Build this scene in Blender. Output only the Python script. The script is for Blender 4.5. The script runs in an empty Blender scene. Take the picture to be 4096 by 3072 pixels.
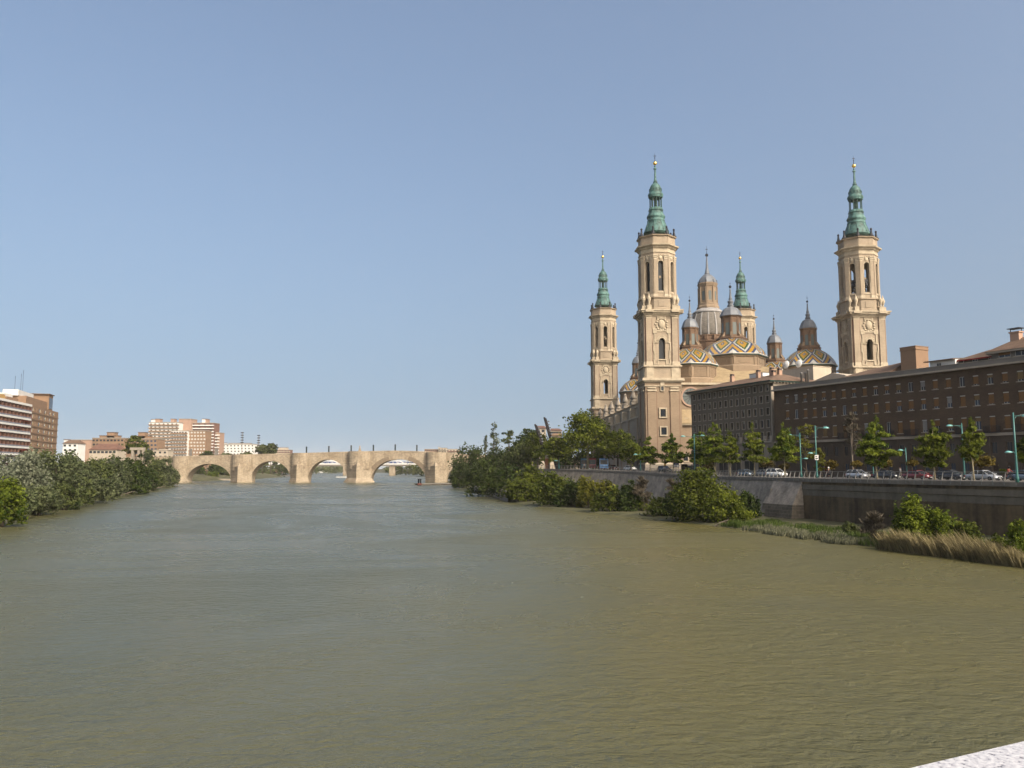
import bpy, bmesh, math, random
from mathutils import Vector, Matrix, geometry, noise

R = math.radians
rnd = random.Random(11)
SC = bpy.context.scene
COL = SC.collection

# ------------------------------------------------------------------ camera, sky, sun, exposure
EYE, F, TH = 9.0, 3241.0, R(5.99)
CT, ST = math.cos(TH), math.sin(TH)
cam = bpy.data.cameras.new("camera")
cam.sensor_width = 36.0
cam.lens = 36.0 * F / 4096.0
cam.clip_start, cam.clip_end = 0.1, 20000.0
camo = bpy.data.objects.new("camera", cam)
COL.objects.link(camo)
camo.location = (0, 0, EYE)
camo.rotation_euler = (R(90) + TH, 0, 0)
SC.camera = camo

SUN_EL, SUN_AZ = R(40), R(38)          # azimuth: to the right of straight behind the camera
sdir = Vector((math.sin(SUN_AZ) * math.cos(SUN_EL), -math.cos(SUN_AZ) * math.cos(SUN_EL), math.sin(SUN_EL)))
W = bpy.data.worlds.new("World")
SC.world = W
W.use_nodes = True
nt = W.node_tree
bg = nt.nodes["Background"]
sky = nt.nodes.new("ShaderNodeTexSky")
sky.sky_type = 'NISHITA'
sky.sun_disc = False
sky.sun_elevation = SUN_EL
sky.sun_rotation = math.pi - SUN_AZ
sky.altitude = 200
sky.air_density = 1.0
sky.dust_density = 10.0
sky.ozone_density = 1.0
# hazy day: the look-up never dips below about 11 degrees, so the sky stays pale down to the horizon
wtc = nt.nodes.new("ShaderNodeTexCoord")
wsp = nt.nodes.new("ShaderNodeSeparateXYZ")
nt.links.new(wtc.outputs["Generated"], wsp.inputs[0])
wsq = nt.nodes.new("ShaderNodeMath")
wsq.operation = 'MULTIPLY_ADD'
nt.links.new(wsp.outputs[2], wsq.inputs[0])
nt.links.new(wsp.outputs[2], wsq.inputs[1])
wsq.inputs[2].default_value = .19 ** 2
wrt = nt.nodes.new("ShaderNodeMath")
wrt.operation = 'SQRT'
nt.links.new(wsq.outputs[0], wrt.inputs[0])
wcb = nt.nodes.new("ShaderNodeCombineXYZ")
nt.links.new(wsp.outputs[0], wcb.inputs[0])
nt.links.new(wsp.outputs[1], wcb.inputs[1])
nt.links.new(wrt.outputs[0], wcb.inputs[2])
wnm = nt.nodes.new("ShaderNodeVectorMath")
wnm.operation = 'NORMALIZE'
nt.links.new(wcb.outputs[0], wnm.inputs[0])
nt.links.new(wnm.outputs[0], sky.inputs[0])
wtn = nt.nodes.new("ShaderNodeMix")
wtn.data_type, wtn.blend_type = 'RGBA', 'MULTIPLY'
wtn.inputs["Factor"].default_value = 1.0
wtn.inputs["B"].default_value = (1.0, 1.015, .985, 1)
nt.links.new(sky.outputs[0], wtn.inputs["A"])
nt.links.new(wtn.outputs["Result"], bg.inputs[0])
bg.inputs[1].default_value = 0.145
sl = bpy.data.lights.new("sun", 'SUN')
sl.energy = 2.0
sl.angle = R(0.5)
sl.color = (1.0, 0.93, 0.82)
so = bpy.data.objects.new("sun", sl)
COL.objects.link(so)
so.rotation_euler = sdir.to_track_quat('Z', 'Y').to_euler()
so.location = sdir * 300
SC.view_settings.view_transform = 'Standard'
SC.view_settings.look = 'None'
SC.view_settings.gamma = 1.0
SC.view_settings.exposure = 0.75
SC.cycles.max_bounces = 6
SC.cycles.diffuse_bounces = 3
SC.cycles.glossy_bounces = 3
SC.cycles.transmission_bounces = 3
SC.cycles.transparent_max_bounces = 6

# ------------------------------------------------------------------ survey helpers
def ray(u, v):
    """direction (dx/dy, dz/dy) of the sight line through photograph pixel (u, v)"""
    xc, yc = (u - 2048) / F, (1536 - v) / F
    fy = CT - yc * ST
    return xc / fy, (ST + yc * CT) / fy
def hz(v, Y): return EYE + ray(2048, v)[1] * Y
def wx(u, v, Y): return ray(u, v)[0] * Y
def at(u, v, Y): return Vector((wx(u, v, Y), Y, hz(v, Y)))
def lerp(a, b, t): return a + (b - a) * t
def interp(tab, y):
    if y <= tab[0][0]: return tab[0][1]
    for (a, fa), (b, fb) in zip(tab, tab[1:]):
        if y <= b: return lerp(fa, fb, (y - a) / (b - a))
    return tab[-1][1]
def sstep(a, b, x):
    t = min(1, max(0, (x - a) / (b - a)))
    return t * t * (3 - 2 * t)

# ------------------------------------------------------------------ objects
def tag(o, label=None, cat=None, group=None, kind=None):
    if label: o["label"] = label
    if cat: o["category"] = cat
    if group: o["group"] = group
    if kind: o["kind"] = kind
    return o
def thing(name, label, cat, loc=(0, 0, 0), rz=0.0, group=None):
    o = bpy.data.objects.new(name, None)
    COL.objects.link(o)
    o.location = loc
    o.rotation_euler = (0, 0, rz)
    o.empty_display_size = 0.5
    return tag(o, label, cat, group)
def link(name, me, parent=None):
    o = bpy.data.objects.new(name, me or bpy.data.meshes.new(name))
    COL.objects.link(o)
    if parent: o.parent = parent
    return o
def copy_tree(o, loc=None, rz=None, label=None, group=None, scale=None):
    def rec(s, par):
        c = s.copy()
        COL.objects.link(c)
        c.parent = par
        for ch in s.children: rec(ch, c)
        return c
    c = rec(o, None)
    if loc is not None: c.location = loc
    if rz is not None: c.rotation_euler = (0, 0, rz)
    if scale is not None: c.scale = scale
    if label: c["label"] = label
    if group: c["group"] = group
    return c

ID = Matrix.Identity(4)
def TR(x, y, z): return Matrix.Translation((x, y, z))
def RZ(a): return Matrix.Rotation(a, 4, 'Z')

class MB:
    """collects shapes and links them as one mesh object"""
    def __init__(s):
        s.v, s.f, s.m, s.uv, s.sm, s.tint = [], [], [], {}, [], []
    def add(s, vs, fs, mat=0, M=None, smooth=False, uv=None):
        b = len(s.v)
        if M is None: s.v += [tuple(p) for p in vs]
        else: s.v += [tuple(M @ Vector(p)) for p in vs]
        for i, f in enumerate(fs):
            if uv: s.uv[len(s.f)] = uv[i]
            s.f.append(tuple(b + k for k in f))
            s.m.append(mat)
            s.sm.append(smooth)
        return s
    def box(s, x0, x1, y0, y1, z0, z1, mat=0, M=None):
        vs = [(x0, y0, z0), (x1, y0, z0), (x1, y1, z0), (x0, y1, z0), (x0, y0, z1), (x1, y0, z1), (x1, y1, z1), (x0, y1, z1)]
        return s.add(vs, [(0, 3, 2, 1), (4, 5, 6, 7), (0, 1, 5, 4), (1, 2, 6, 5), (2, 3, 7, 6), (3, 0, 4, 7)], mat, M)
    def frustum(s, x0, x1, y0, y1, z0, X0, X1, Y0, Y1, z1, mat=0, M=None):
        vs = [(x0, y0, z0), (x1, y0, z0), (x1, y1, z0), (x0, y1, z0), (X0, Y0, z1), (X1, Y0, z1), (X1, Y1, z1), (X0, Y1, z1)]
        return s.add(vs, [(0, 3, 2, 1), (4, 5, 6, 7), (0, 1, 5, 4), (1, 2, 6, 5), (2, 3, 7, 6), (3, 0, 4, 7)], mat, M)
    def lathe(s, prof, n=16, mat=0, M=None, smooth=True, phase=0.0, apothem=False, caps=True):
        k = 1.0 / math.cos(math.pi / n) if apothem else 1.0
        vs, fs = [], []
        for r, z in prof:
            for i in range(n):
                a = phase + 2 * math.pi * i / n
                vs.append((r * k * math.cos(a), r * k * math.sin(a), z))
        for j in range(len(prof) - 1):
            for i in range(n):
                i2 = (i + 1) % n
                fs.append((j * n + i, j * n + i2, (j + 1) * n + i2, (j + 1) * n + i))
        if caps:
            fs.append(tuple(range(n - 1, -1, -1)))
            fs.append(tuple((len(prof) - 1) * n + i for i in range(n)))
        return s.add(vs, fs, mat, M, smooth)
    def oct(s, prof, mat=0, M=None):
        return s.lathe(prof, 8, mat, M, False, math.pi / 8, True)
    def tube(s, pts, rad, n=6, mat=0, M=None, smooth=True):
        pts = [Vector(p) for p in pts]
        if not hasattr(rad, '__len__'): rad = [rad] * len(pts)
        vs, fs = [], []
        for i, p in enumerate(pts):
            d = (pts[min(i + 1, len(pts) - 1)] - pts[max(i - 1, 0)]).normalized()
            a = d.cross(Vector((0, 0, 1)) if abs(d.z) < .9 else Vector((1, 0, 0))).normalized()
            b = d.cross(a)
            for k in range(n):
                t = 2 * math.pi * k / n
                vs.append(p + (a * math.cos(t) + b * math.sin(t)) * rad[i])
        for j in range(len(pts) - 1):
            for k in range(n):
                k2 = (k + 1) % n
                fs.append((j * n + k, (j + 1) * n + k, (j + 1) * n + k2, j * n + k2))
        fs.append(tuple(range(n)))
        fs.append(tuple((len(pts) - 1) * n + k for k in range(n - 1, -1, -1)))
        return s.add(vs, fs, mat, M, smooth)
    def ball(s, c, r, n=10, mat=0, M=None, sc=(1, 1, 1)):
        prof = [(max(.001, math.sin(math.pi * j / (n // 2 + 1))), -math.cos(math.pi * j / (n // 2 + 1))) for j in range(n // 2 + 2)]
        T = TR(*c) @ Matrix.Diagonal((r * sc[0], r * sc[1], r * sc[2], 1))
        return s.lathe(prof, n, mat, (M @ T) if M is not None else T, True, caps=False)
    def panel(s, outer, holes, thick, mat=0, M=None):
        """flat slab in the x-z plane, front at y=0, back at y=thick, with holes cut through"""
        loops = [outer] + holes
        flat = [p for l in loops for p in l]
        tri = geometry.tessellate_polygon([[Vector((p[0], p[1], 0)) for p in l] for l in loops])
        n = len(flat)
        vs = [(p[0], 0, p[1]) for p in flat] + [(p[0], thick, p[1]) for p in flat]
        fs = []
        for t in tri:
            a, b, c = [flat[i] for i in t]
            ccw = (b[0] - a[0]) * (c[1] - a[1]) - (b[1] - a[1]) * (c[0] - a[0]) > 0
            t = tuple(t) if ccw else tuple(reversed(t))
            fs.append(t)
            fs.append(tuple(n + i for i in reversed(t)))
        b0 = 0
        for k, l in enumerate(loops):
            m = len(l)
            area = sum(l[i][0] * l[(i + 1) % m][1] - l[(i + 1) % m][0] * l[i][1] for i in range(m))
            fwd = (area > 0) == (k == 0)
            for i in range(m):
                i2 = (i + 1) % m
                q = (b0 + i, b0 + i2, n + b0 + i2, n + b0 + i)
                fs.append(tuple(reversed(q)) if fwd else q)
            b0 += m
        return s.add(vs, fs, mat, M)
    def grid_wall(s, x0, x1, z0, z1, holes, thick, mat=0, M=None, rmat=None):
        """wall with rectangular openings (hx0,hx1,hz0,hz1), front at y=0, reveals to y=thick"""
        r6 = lambda q: round(q, 4)
        xs = sorted({r6(x0), r6(x1)} | {r6(h[0]) for h in holes} | {r6(h[1]) for h in holes})
        zs = sorted({r6(z0), r6(z1)} | {r6(h[2]) for h in holes} | {r6(h[3]) for h in holes})
        idx = {}
        vs, fs = [], []
        def V(x, z):
            if (x, z) not in idx:
                idx[(x, z)] = len(vs)
                vs.append((x, 0, z))
            return idx[(x, z)]
        for i in range(len(xs) - 1):
            for j in range(len(zs) - 1):
                cx, cz = (xs[i] + xs[i + 1]) / 2, (zs[j] + zs[j + 1]) / 2
                if any(h[0] < cx < h[1] and h[2] < cz < h[3] for h in holes): continue
                fs.append((V(xs[i], zs[j]), V(xs[i + 1], zs[j]), V(xs[i + 1], zs[j + 1]), V(xs[i], zs[j + 1])))
        s.add(vs, fs, mat, M)
        for a, b, c, d in holes:
            vs = [(a, 0, c), (b, 0, c), (b, 0, d), (a, 0, d), (a, thick, c), (b, thick, c), (b, thick, d), (a, thick, d)]
            s.add(vs, [(0, 1, 5, 4), (1, 2, 6, 5), (2, 3, 7, 6), (3, 0, 4, 7)], mat if rmat is None else rmat, M)
        return s
    def mesh(s, name, mats):
        me = bpy.data.meshes.new(name)
        me.from_pydata(s.v, [], s.f)
        for m in (mats if isinstance(mats, (list, tuple)) else [mats]): me.materials.append(m)
        me.polygons.foreach_set("material_index", s.m)
        me.polygons.foreach_set("use_smooth", s.sm)
        if s.uv:
            l = me.uv_layers.new(name="UVMap")
            for i, uvs in s.uv.items():
                for k, li in enumerate(me.polygons[i].loop_indices): l.data[li].uv = uvs[k]
        if s.tint:
            a = me.attributes.new("tint", 'FLOAT', 'FACE')
            a.data.foreach_set("value", s.tint)
        me.update()
        return me
    def build(s, name, mats, parent=None, M=None):
        o = link(name, s.mesh(name, mats), parent)
        return o

def arch_pts(cx, z0, w, h, n=10):
    """outline of a round-headed opening, anticlockwise from bottom left"""
    r = w / 2
    pts = [(cx - r, z0), (cx + r, z0)]
    for k in range(n + 1):
        a = math.pi * k / n
        pts.append((cx + r * math.cos(a), z0 + h - r + r * math.sin(a)))
    return pts
def rect(x0, x1, z0, z1): return [(x0, z0), (x1, z0), (x1, z1), (x0, z1)]

# ------------------------------------------------------------------ materials
def lin(h):
    h = h.lstrip('#')
    o = []
    for i in (0, 2, 4):
        c = int(h[i:i + 2], 16) / 255
        o.append(c / 12.92 if c <= .04045 else ((c + .055) / 1.055) ** 2.4)
    return o
def NM(name):
    m = bpy.data.materials.new(name)
    m.use_nodes = True
    t = m.node_tree
    return m, t, t.nodes["Principled BSDF"]
def N(t, typ, **kw):
    n = t.nodes.new(typ)
    for k, v in kw.items(): setattr(n, k, v)
    return n
ALB = .58                                           # one common scale for all the albedos below
def pbr(name, col, var=.14, scale=.6, rough=.85, bump=0.0, bscale=None, metal=0.0, col2=None, fine=6.0, spec=.3, stretch=None, streak=0.0):
    """surface with two octaves of blotchy variation (and optional vertical weather streaks)"""
    if isinstance(col, str): col = lin(col)
    if isinstance(col2, str): col2 = lin(col2)
    k = 1.0 if metal > .5 else ALB
    col = [c * k for c in col]
    col2 = [c * k for c in col2] if col2 else None
    m, t, p = NM(name)
    L = t.links.new
    tc = N(t, "ShaderNodeTexCoord")
    mp = N(t, "ShaderNodeMapping")
    if stretch: mp.inputs["Scale"].default_value = stretch
    L(tc.outputs["Object"], mp.inputs[0])
    n1 = N(t, "ShaderNodeTexNoise")
    n1.inputs["Scale"].default_value = scale
    n1.inputs["Detail"].default_value = 5
    n2 = N(t, "ShaderNodeTexNoise")
    n2.inputs["Scale"].default_value = scale * fine
    n2.inputs["Detail"].default_value = 3
    L(mp.outputs[0], n1.inputs["Vector"])
    L(mp.outputs[0], n2.inputs["Vector"])
    mx = N(t, "ShaderNodeMath", operation='MULTIPLY_ADD')
    L(n2.outputs["Fac"], mx.inputs[0])
    mx.inputs[1].default_value = .45
    L(n1.outputs["Fac"], mx.inputs[2])
    fac = mx.outputs[0]
    if streak:
        ms = N(t, "ShaderNodeMapping")
        ms.inputs["Scale"].default_value = (1.3, 1.3, .09)
        L(tc.outputs["Object"], ms.inputs[0])
        n3 = N(t, "ShaderNodeTexNoise")
        n3.inputs["Scale"].default_value = 1.0
        n3.inputs["Detail"].default_value = 4
        L(ms.outputs[0], n3.inputs["Vector"])
        ma = N(t, "ShaderNodeMath", operation='MULTIPLY_ADD')
        L(n3.outputs["Fac"], ma.inputs[0])
        ma.inputs[1].default_value = streak
        L(fac, ma.inputs[2])
        mb_ = N(t, "ShaderNodeMath", operation='SUBTRACT')
        L(ma.outputs[0], mb_.inputs[0])
        mb_.inputs[1].default_value = streak * .5
        fac = mb_.outputs[0]
    rp = N(t, "ShaderNodeValToRGB")
    lo = [c * (1 - var) for c in col]
    hi = [min(1, c * (1 + var)) for c in (col2 or col)]
    rp.color_ramp.elements[0].position = .45
    rp.color_ramp.elements[0].color = (*lo, 1)
    rp.color_ramp.elements[1].position = 1.0
    rp.color_ramp.elements[1].color = (*hi, 1)
    L(fac, rp.inputs[0])
    L(rp.outputs[0], p.inputs["Base Color"])
    p.inputs["Roughness"].default_value = rough
    p.inputs["Metallic"].default_value = metal
    p.inputs["Specular IOR Level"].default_value = spec
    if bump:
        nb = N(t, "ShaderNodeTexNoise")
        nb.inputs["Scale"].default_value = bscale or scale * 5
        nb.inputs["Detail"].default_value = 4
        L(mp.outputs[0], nb.inputs["Vector"])
        b = N(t, "ShaderNodeBump")
        b.inputs["Strength"].default_value = 1.0
        b.inputs["Distance"].default_value = bump
        L(nb.outputs["Fac"], b.inputs["Height"])
        L(b.outputs[0], p.inputs["Normal"])
    m["ramp"] = rp.name
    return m
def courses(m, w, h, mortar=.012, mcol=.75, vary=.2, bump=.01, vertical='Z'):
    """adds brick or ashlar courses to a wall material: object x+y run along the wall, z up"""
    t = m.node_tree
    L = t.links.new
    p = t.nodes["Principled BSDF"]
    src = p.inputs["Base Color"].links[0].from_socket
    tc = N(t, "ShaderNodeTexCoord")
    sp = N(t, "ShaderNodeSeparateXYZ")
    L(tc.outputs["Object"], sp.inputs[0])
    ad = N(t, "ShaderNodeMath", operation='ADD')
    L(sp.outputs[0], ad.inputs[0])
    L(sp.outputs[1], ad.inputs[1])
    cb = N(t, "ShaderNodeCombineXYZ")
    L(ad.outputs[0], cb.inputs[0])
    L(sp.outputs[2], cb.inputs[1])
    br = N(t, "ShaderNodeTexBrick")
    br.inputs["Scale"].default_value = 1.0
    br.inputs["Brick Width"].default_value = w
    br.inputs["Row Height"].default_value = h
    br.inputs["Mortar Size"].default_value = mortar
    br.inputs["Color1"].default_value = (1 - vary, 1 - vary, 1 - vary, 1)
    br.inputs["Color2"].default_value = (1 + vary * .4, 1 + vary * .4, 1 + vary * .4, 1)
    br.inputs["Mortar"].default_value = (mcol, mcol, mcol, 1)
    L(cb.outputs[0], br.inputs["Vector"])
    mx = N(t, "ShaderNodeMix", data_type='RGBA', blend_type='MULTIPLY')
    mx.inputs["Factor"].default_value = 1.0
    L(src, mx.inputs["A"])
    L(br.outputs["Color"], mx.inputs["B"])
    L(mx.outputs["Result"], p.inputs["Base Color"])
    if bump:
        b = N(t, "ShaderNodeBump")
        b.inputs["Distance"].default_value = bump
        b.invert = True
        L(br.outputs["Fac"], b.inputs["Height"])
        if p.inputs["Normal"].links: L(p.inputs["Normal"].links[0].from_socket, b.inputs["Normal"])
        L(b.outputs[0], p.inputs["Normal"])
    return m
def leafmat(name, dark, light, trans=.35):
    m, t, p = NM(name)
    L = t.links.new
    a = N(t, "ShaderNodeAttribute", attribute_name="tint")
    rp = N(t, "ShaderNodeValToRGB")
    rp.color_ramp.elements[0].color = (*[c * .72 for c in dark], 1)
    rp.color_ramp.elements[1].color = (*[c * .72 for c in light], 1)
    L(a.outputs["Fac"], rp.inputs[0])
    L(rp.outputs[0], p.inputs["Base Color"])
    p.inputs["Roughness"].default_value = .75
    p.inputs["Specular IOR Level"].default_value = .12
    tr = N(t, "ShaderNodeBsdfTranslucent")
    L(rp.outputs[0], tr.inputs[0])
    mx = N(t, "ShaderNodeMixShader")
    mx.inputs[0].default_value = trans
    L(p.outputs[0], mx.inputs[1])
    L(tr.outputs[0], mx.inputs[2])
    L(mx.outputs[0], t.nodes["Material Output"].inputs[0])
    return m
def glassmat(name, col, rough=.08):
    m, t, p = NM(name)
    p.inputs["Base Color"].default_value = (*col, 1)
    p.inputs["Roughness"].default_value = rough
    p.inputs["Specular IOR Level"].default_value = .35
    return m
M = {}
M['stone'] = courses(pbr('tower stone', (.47, .375, .27), var=.15, scale=.25, bump=.02, streak=.35), .9, .32, .012, .82, .07, .01)
M['trim'] = pbr('pale carved stone', (.57, .475, .345), var=.25, scale=.9, bump=.03, streak=.4)
M['brickpink'] = courses(pbr('pinkish tower brick', (.375, .275, .185), var=.13, scale=.2, bump=.01, streak=.3), .6, .12, .012, .85, .1, .006)
M['drumbrick'] = courses(pbr('brown drum brick', (.225, .14, .09), var=.22, scale=.5, streak=.3), .6, .14, .014, .8, .15, .01)
M['copper'] = pbr('verdigris copper', (.05, .112, .10), var=.5, scale=.5, rough=.6, col2=(.10, .205, .185), fine=4, streak=.6)
M['copperdark'] = pbr('dark weathered copper', (.045, .10, .085), var=.35, scale=1.0, rough=.6)
M['gold'] = pbr('gilded metal', (.85, .55, .16), var=.1, rough=.28, metal=1.0)
M['iron'] = pbr('dark iron', (.035, .037, .045), var=.2, rough=.5, metal=.4)
M['lead'] = pbr('grey lead sheet', (.19, .205, .23), var=.22, scale=.6, rough=.5, streak=.5)
M['slate'] = courses(pbr('pale slate scales', (.26, .23, .195), var=.25, scale=.5, rough=.7, streak=.7), .35, .28, .02, .7, .2, .012)
M['rib'] = pbr('pale dome rib', (.42, .40, .385), var=.25, scale=.8, streak=.7)
M['rooftile'] = pbr('ochre roof tiles', (.40, .30, .175), var=.25, scale=.7, bump=.05, bscale=4)
M['browntile'] = pbr('brown roof tiles', (.19, .12, .08), var=.35, scale=.8, bump=.05, bscale=5)
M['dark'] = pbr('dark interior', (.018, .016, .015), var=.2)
M['lantglass'] = glassmat('lantern glass', (.09, .105, .10), .25)
M['glass'] = glassmat('window glass', (.018, .022, .028), .08)
M['glassblue'] = glassmat('bluish window glass', (.035, .05, .075), .12)
M['brick'] = courses(pbr('dark brown brick', (.112, .072, .045), var=.2, scale=.3, streak=.3), .5, .13, .014, .85, .2, .006)
M['rust'] = pbr('brown rusticated stone', (.10, .075, .057), var=.2, scale=.4, streak=.4)
M['greyrender'] = pbr('grey brown render', (.15, .122, .092), var=.13, scale=.2, streak=.35)
M['palestone'] = pbr('pale dressed stone', (.42, .36, .29), var=.15, scale=.6, streak=.4)
M['cream'] = pbr('cream render', (.60, .51, .40), var=.12, scale=.3, streak=.4)
M['white'] = pbr('white paint', (.92, .90, .86), var=.07, scale=.4, streak=.25)
M['parapet'] = pbr('grey parapet render', (.21, .195, .175), var=.16, scale=.25, streak=.35)
M['pinkrender'] = pbr('pink render', (.56, .36, .26), var=.1, scale=.3, streak=.3)
M['shutter'] = pbr('orange roller blind', (.25, .125, .045), var=.15, stretch=(1, 1, 12), scale=.9)
M['shutter2'] = pbr('ochre roller blind', (.25, .16, .065), var=.15, stretch=(1, 1, 12), scale=.9)
M['greyshut'] = pbr('grey roller blind', (.32, .30, .28), var=.12, stretch=(1, 1, 12), scale=.9)
M['winwhite'] = pbr('white window frame', (.70, .68, .63), var=.06)
M['teal'] = pbr('teal painted steel', (.03, .17, .155), var=.15, rough=.45, spec=.5)
M['tealhead'] = pbr('pale teal lamp hood', (.16, .44, .42), var=.1, rough=.3, spec=.5)
M['steel'] = pbr('brushed steel', (.30, .29, .27), var=.15, rough=.5, metal=.2)
M['concrete'] = pbr('weathered concrete', (.235, .21, .18), var=.22, scale=.5, bump=.02, streak=.5)
M['wallstone'] = pbr('rubble quay stone', (.38, .325, .265), var=.45, scale=.55, bump=.1, bscale=2.2, fine=5, streak=.4)
M['walldark'] = pbr('dark stained concrete', (.09, .062, .034), var=.5, scale=.3, col2=(.125, .09, .05), bump=.02, streak=.8)
M['wallband'] = pbr('grey wall band', (.18, .155, .12), var=.3, scale=.4, streak=.6)
M['bridge'] = courses(pbr('old bridge ashlar', (.43, .325, .215), var=.22, scale=.14, bump=.04, bscale=1.2, col2=(.50, .415, .305), fine=8, streak=.5), 1.3, .62, .03, .72, .26, .03)
M['bridgedark'] = pbr('dark weathered arch ring', (.26, .20, .14), var=.2, scale=.3)
M['asphalt'] = pbr('asphalt', (.05, .05, .05), var=.2, scale=1.5)
M['paving'] = pbr('paving stone', (.22, .20, .18), var=.2, scale=.8)
M['soil'] = pbr('earth and grass bank', (.062, .075, .026), var=.45, scale=.25, col2=(.11, .10, .045))
M['bark'] = pbr('bark', (.11, .085, .06), var=.35, scale=2.0, bump=.02)
M['palebark'] = pbr('pale plane bark', (.34, .29, .18), var=.3, scale=2.0)
M['greybark'] = pbr('grey dry branches', (.22, .18, .14), var=.25, scale=2.0)
M['redpaint'] = pbr('red paint', (.33, .03, .025), var=.08)
M['skin'] = pbr('skin', (.45, .27, .19), var=.05)
M['black'] = pbr('black rubber', (.015, .015, .016), var=.2, rough=.6)
M['flatbrick'] = pbr('tan brick', (.34, .215, .135), var=.13, scale=.25, streak=.2)
M['flatbrick2'] = pbr('light brown brick', (.37, .25, .17), var=.12, scale=.2)
M['redline'] = pbr('red brown brick fillet', (.22, .12, .085), var=.15)
M['mast'] = pbr('blackened iron', (.02, .016, .017), var=.2, rough=.8)
M['salmon'] = pbr('salmon render', (.50, .33, .245), var=.08, scale=.2)
M['redbrick'] = pbr('red brick', (.24, .125, .095), var=.15, scale=.3)
M['redroof'] = pbr('red tile roof', (.20, .105, .075), var=.2, scale=.5)

# ------------------------------------------------------------------ the lie of the land
RAILPTS = [(40, 87), (60, 77), (78, 68.5), (96, 60.9), (108, 55.8), (119, 52.0), (137, 47.6), (158, 44.2), (182, 40.2), (206, 34.6), (220, 30.2), (236, 22.5), (250, 13.0), (266, 2.0), (284, -7), (310, -15)]
RAIL = []
for i in range(len(RAILPTS) - 1):
    p0, p1, p2, p3 = [RAILPTS[min(max(i + k, 0), len(RAILPTS) - 1)] for k in (-1, 0, 1, 2)]
    for j in range(8):
        t = j / 8
        RAIL.append((lerp(p1[0], p2[0], t), .5 * (2 * p1[1] + (p2[1] - p0[1]) * t + (2 * p0[1] - 5 * p1[1] + 4 * p2[1] - p3[1]) * t * t + (3 * p1[1] - p0[1] - 3 * p2[1] + p3[1]) * t ** 3)))
RAIL.append(RAILPTS[-1])
def railx(Y): return interp(RAIL, Y)
def GZ(Y): return 7.42 + 1.55 * sstep(165, 262, Y)
XLT = [(-80, -30), (0, -45), (60, -58), (122, -76), (148, -88), (196, -106.5), (260, -125.6), (344, -150), (442, -186), (555, -236), (600, -238), (650, -228), (720, -226), (800, -243), (900, -252), (1020, -288), (1300, -380), (1560, -440), (2000, -560), (2600, -760)]
XRT = [(-80, 96), (0, 76), (40, 62), (74, 47.5), (100, 39.5), (119.5, 35), (140, 28), (183, 8.8), (224, -1), (280, -10), (328, -16), (400, -26), (480, -36), (555, -46), (700, -50), (1100, -60), (1560, -170), (2000, -330), (2600, -700)]
def XL(Y): return interp(XLT, Y)
def XR(Y): return interp(XRT, Y)

def build_ground():
    ys = [-80, -40, 0, 30] + list(range(40, 312, 4)) + [330, 360, 400, 440, 480, 520, 555, 600, 650, 700, 760, 822, 900, 1020, 1150, 1300, 1560, 1800, 2000, 2300, 2600, 3200, 5000, 9000]
    m = MB()
    rows = []
    for y in ys:
        xl, xr, g = XL(y), XR(y), GZ(y)
        rf = 1 - sstep(2300, 2600, y)
        q = y <= 263
        bx = max(railx(y), xr + 2) if q else xr + 9
        far = 8.0 if y < 700 else 5.5
        sec = [(xl - 5000, far), (xl - 60, far - 1.5), (xl - 22, 4.6), (xl - 9, 2.2), (xl - 2.5, .55), (xl + .4, -.25), (xl + 8, -2.6), (xr - 8, -2.6), (xr - .4, -.25), (xr + 1.5, .25)]
        if q: sec += [(lerp(xr, bx, .5), .7), (bx + .25, .95), (bx + .45, g), (bx + 40, g), (bx + 130, g), (bx + 5000, g)]
        else: sec += [(xr + 3, .9), (xr + 6, 2.0), (xr + 12, g - 2.5), (xr + 40, g), (xr + 130, g), (xr + 5000, g)]
        rows.append([(x, y, lerp(6, z, rf)) for x, z in sec])
    n = len(rows[0])
    fs, ms = [], []
    for j in range(len(rows) - 1):
        for i in range(n - 1):
            fs.append((j * n + i, j * n + i + 1, (j + 1) * n + i + 1, (j + 1) * n + i))
            ms.append(1 if i >= 12 and ys[j] < 400 else 0)
    m.add([p for r in rows for p in r], fs)
    m.m = ms
    o = m.build("ground", [M['soil'], M['paving']])
    tag(o, "earthy river banks and paved quayside terrace", "ground", kind="structure")
build_ground()

def ribbon(name, off0, off1, dz, y0, y1, mat, kerb=0.0):
    m = MB()
    ys = [y for y in range(40, 312, 4) if y0 <= y <= y1]
    vs, fs = [], []
    for y in ys:
        x, g = railx(y), GZ(y)
        vs += [(x + off0, y, g + dz), (x + off1, y, g + dz), (x + off0, y, g + .001), (x + off1, y, g + .001)]
    for j in range(len(ys) - 1):
        a, b = j * 4, j * 4 + 4
        fs.append((a, a + 1, b + 1, b))
        if kerb: fs += [(a + 1, a + 3, b + 3, b + 1), (a + 2, a, b, b + 2)]
    m.add(vs, fs)
    o = m.build(name, mat)
    return tag(o, kind="structure")
tag(ribbon("pavement", .6, 4.2, .13, 40, 300, M['paving'], .13), "grey riverside pavement behind the steel railing", "pavement")
tag(ribbon("road", 4.2, 14.5, .012, 40, 300, M['asphalt']), "dark asphalt riverside road", "road")
m = MB()
for k in range(34):
    y = 60 + k * 6.0
    x, g = railx(y) + 9.3, GZ(y) + .02
    x2, g2 = railx(y + 2) + 9.3, GZ(y + 2) + .02
    m.add([(x, y, g), (x + .14, y, g), (x2 + .14, y + 2, g2), (x2, y + 2, g2)], [(0, 1, 2, 3)])
tag(m.build("road_marking", M['white']), "dashed white lane line on the riverside road", "road marking", kind="structure")

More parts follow.
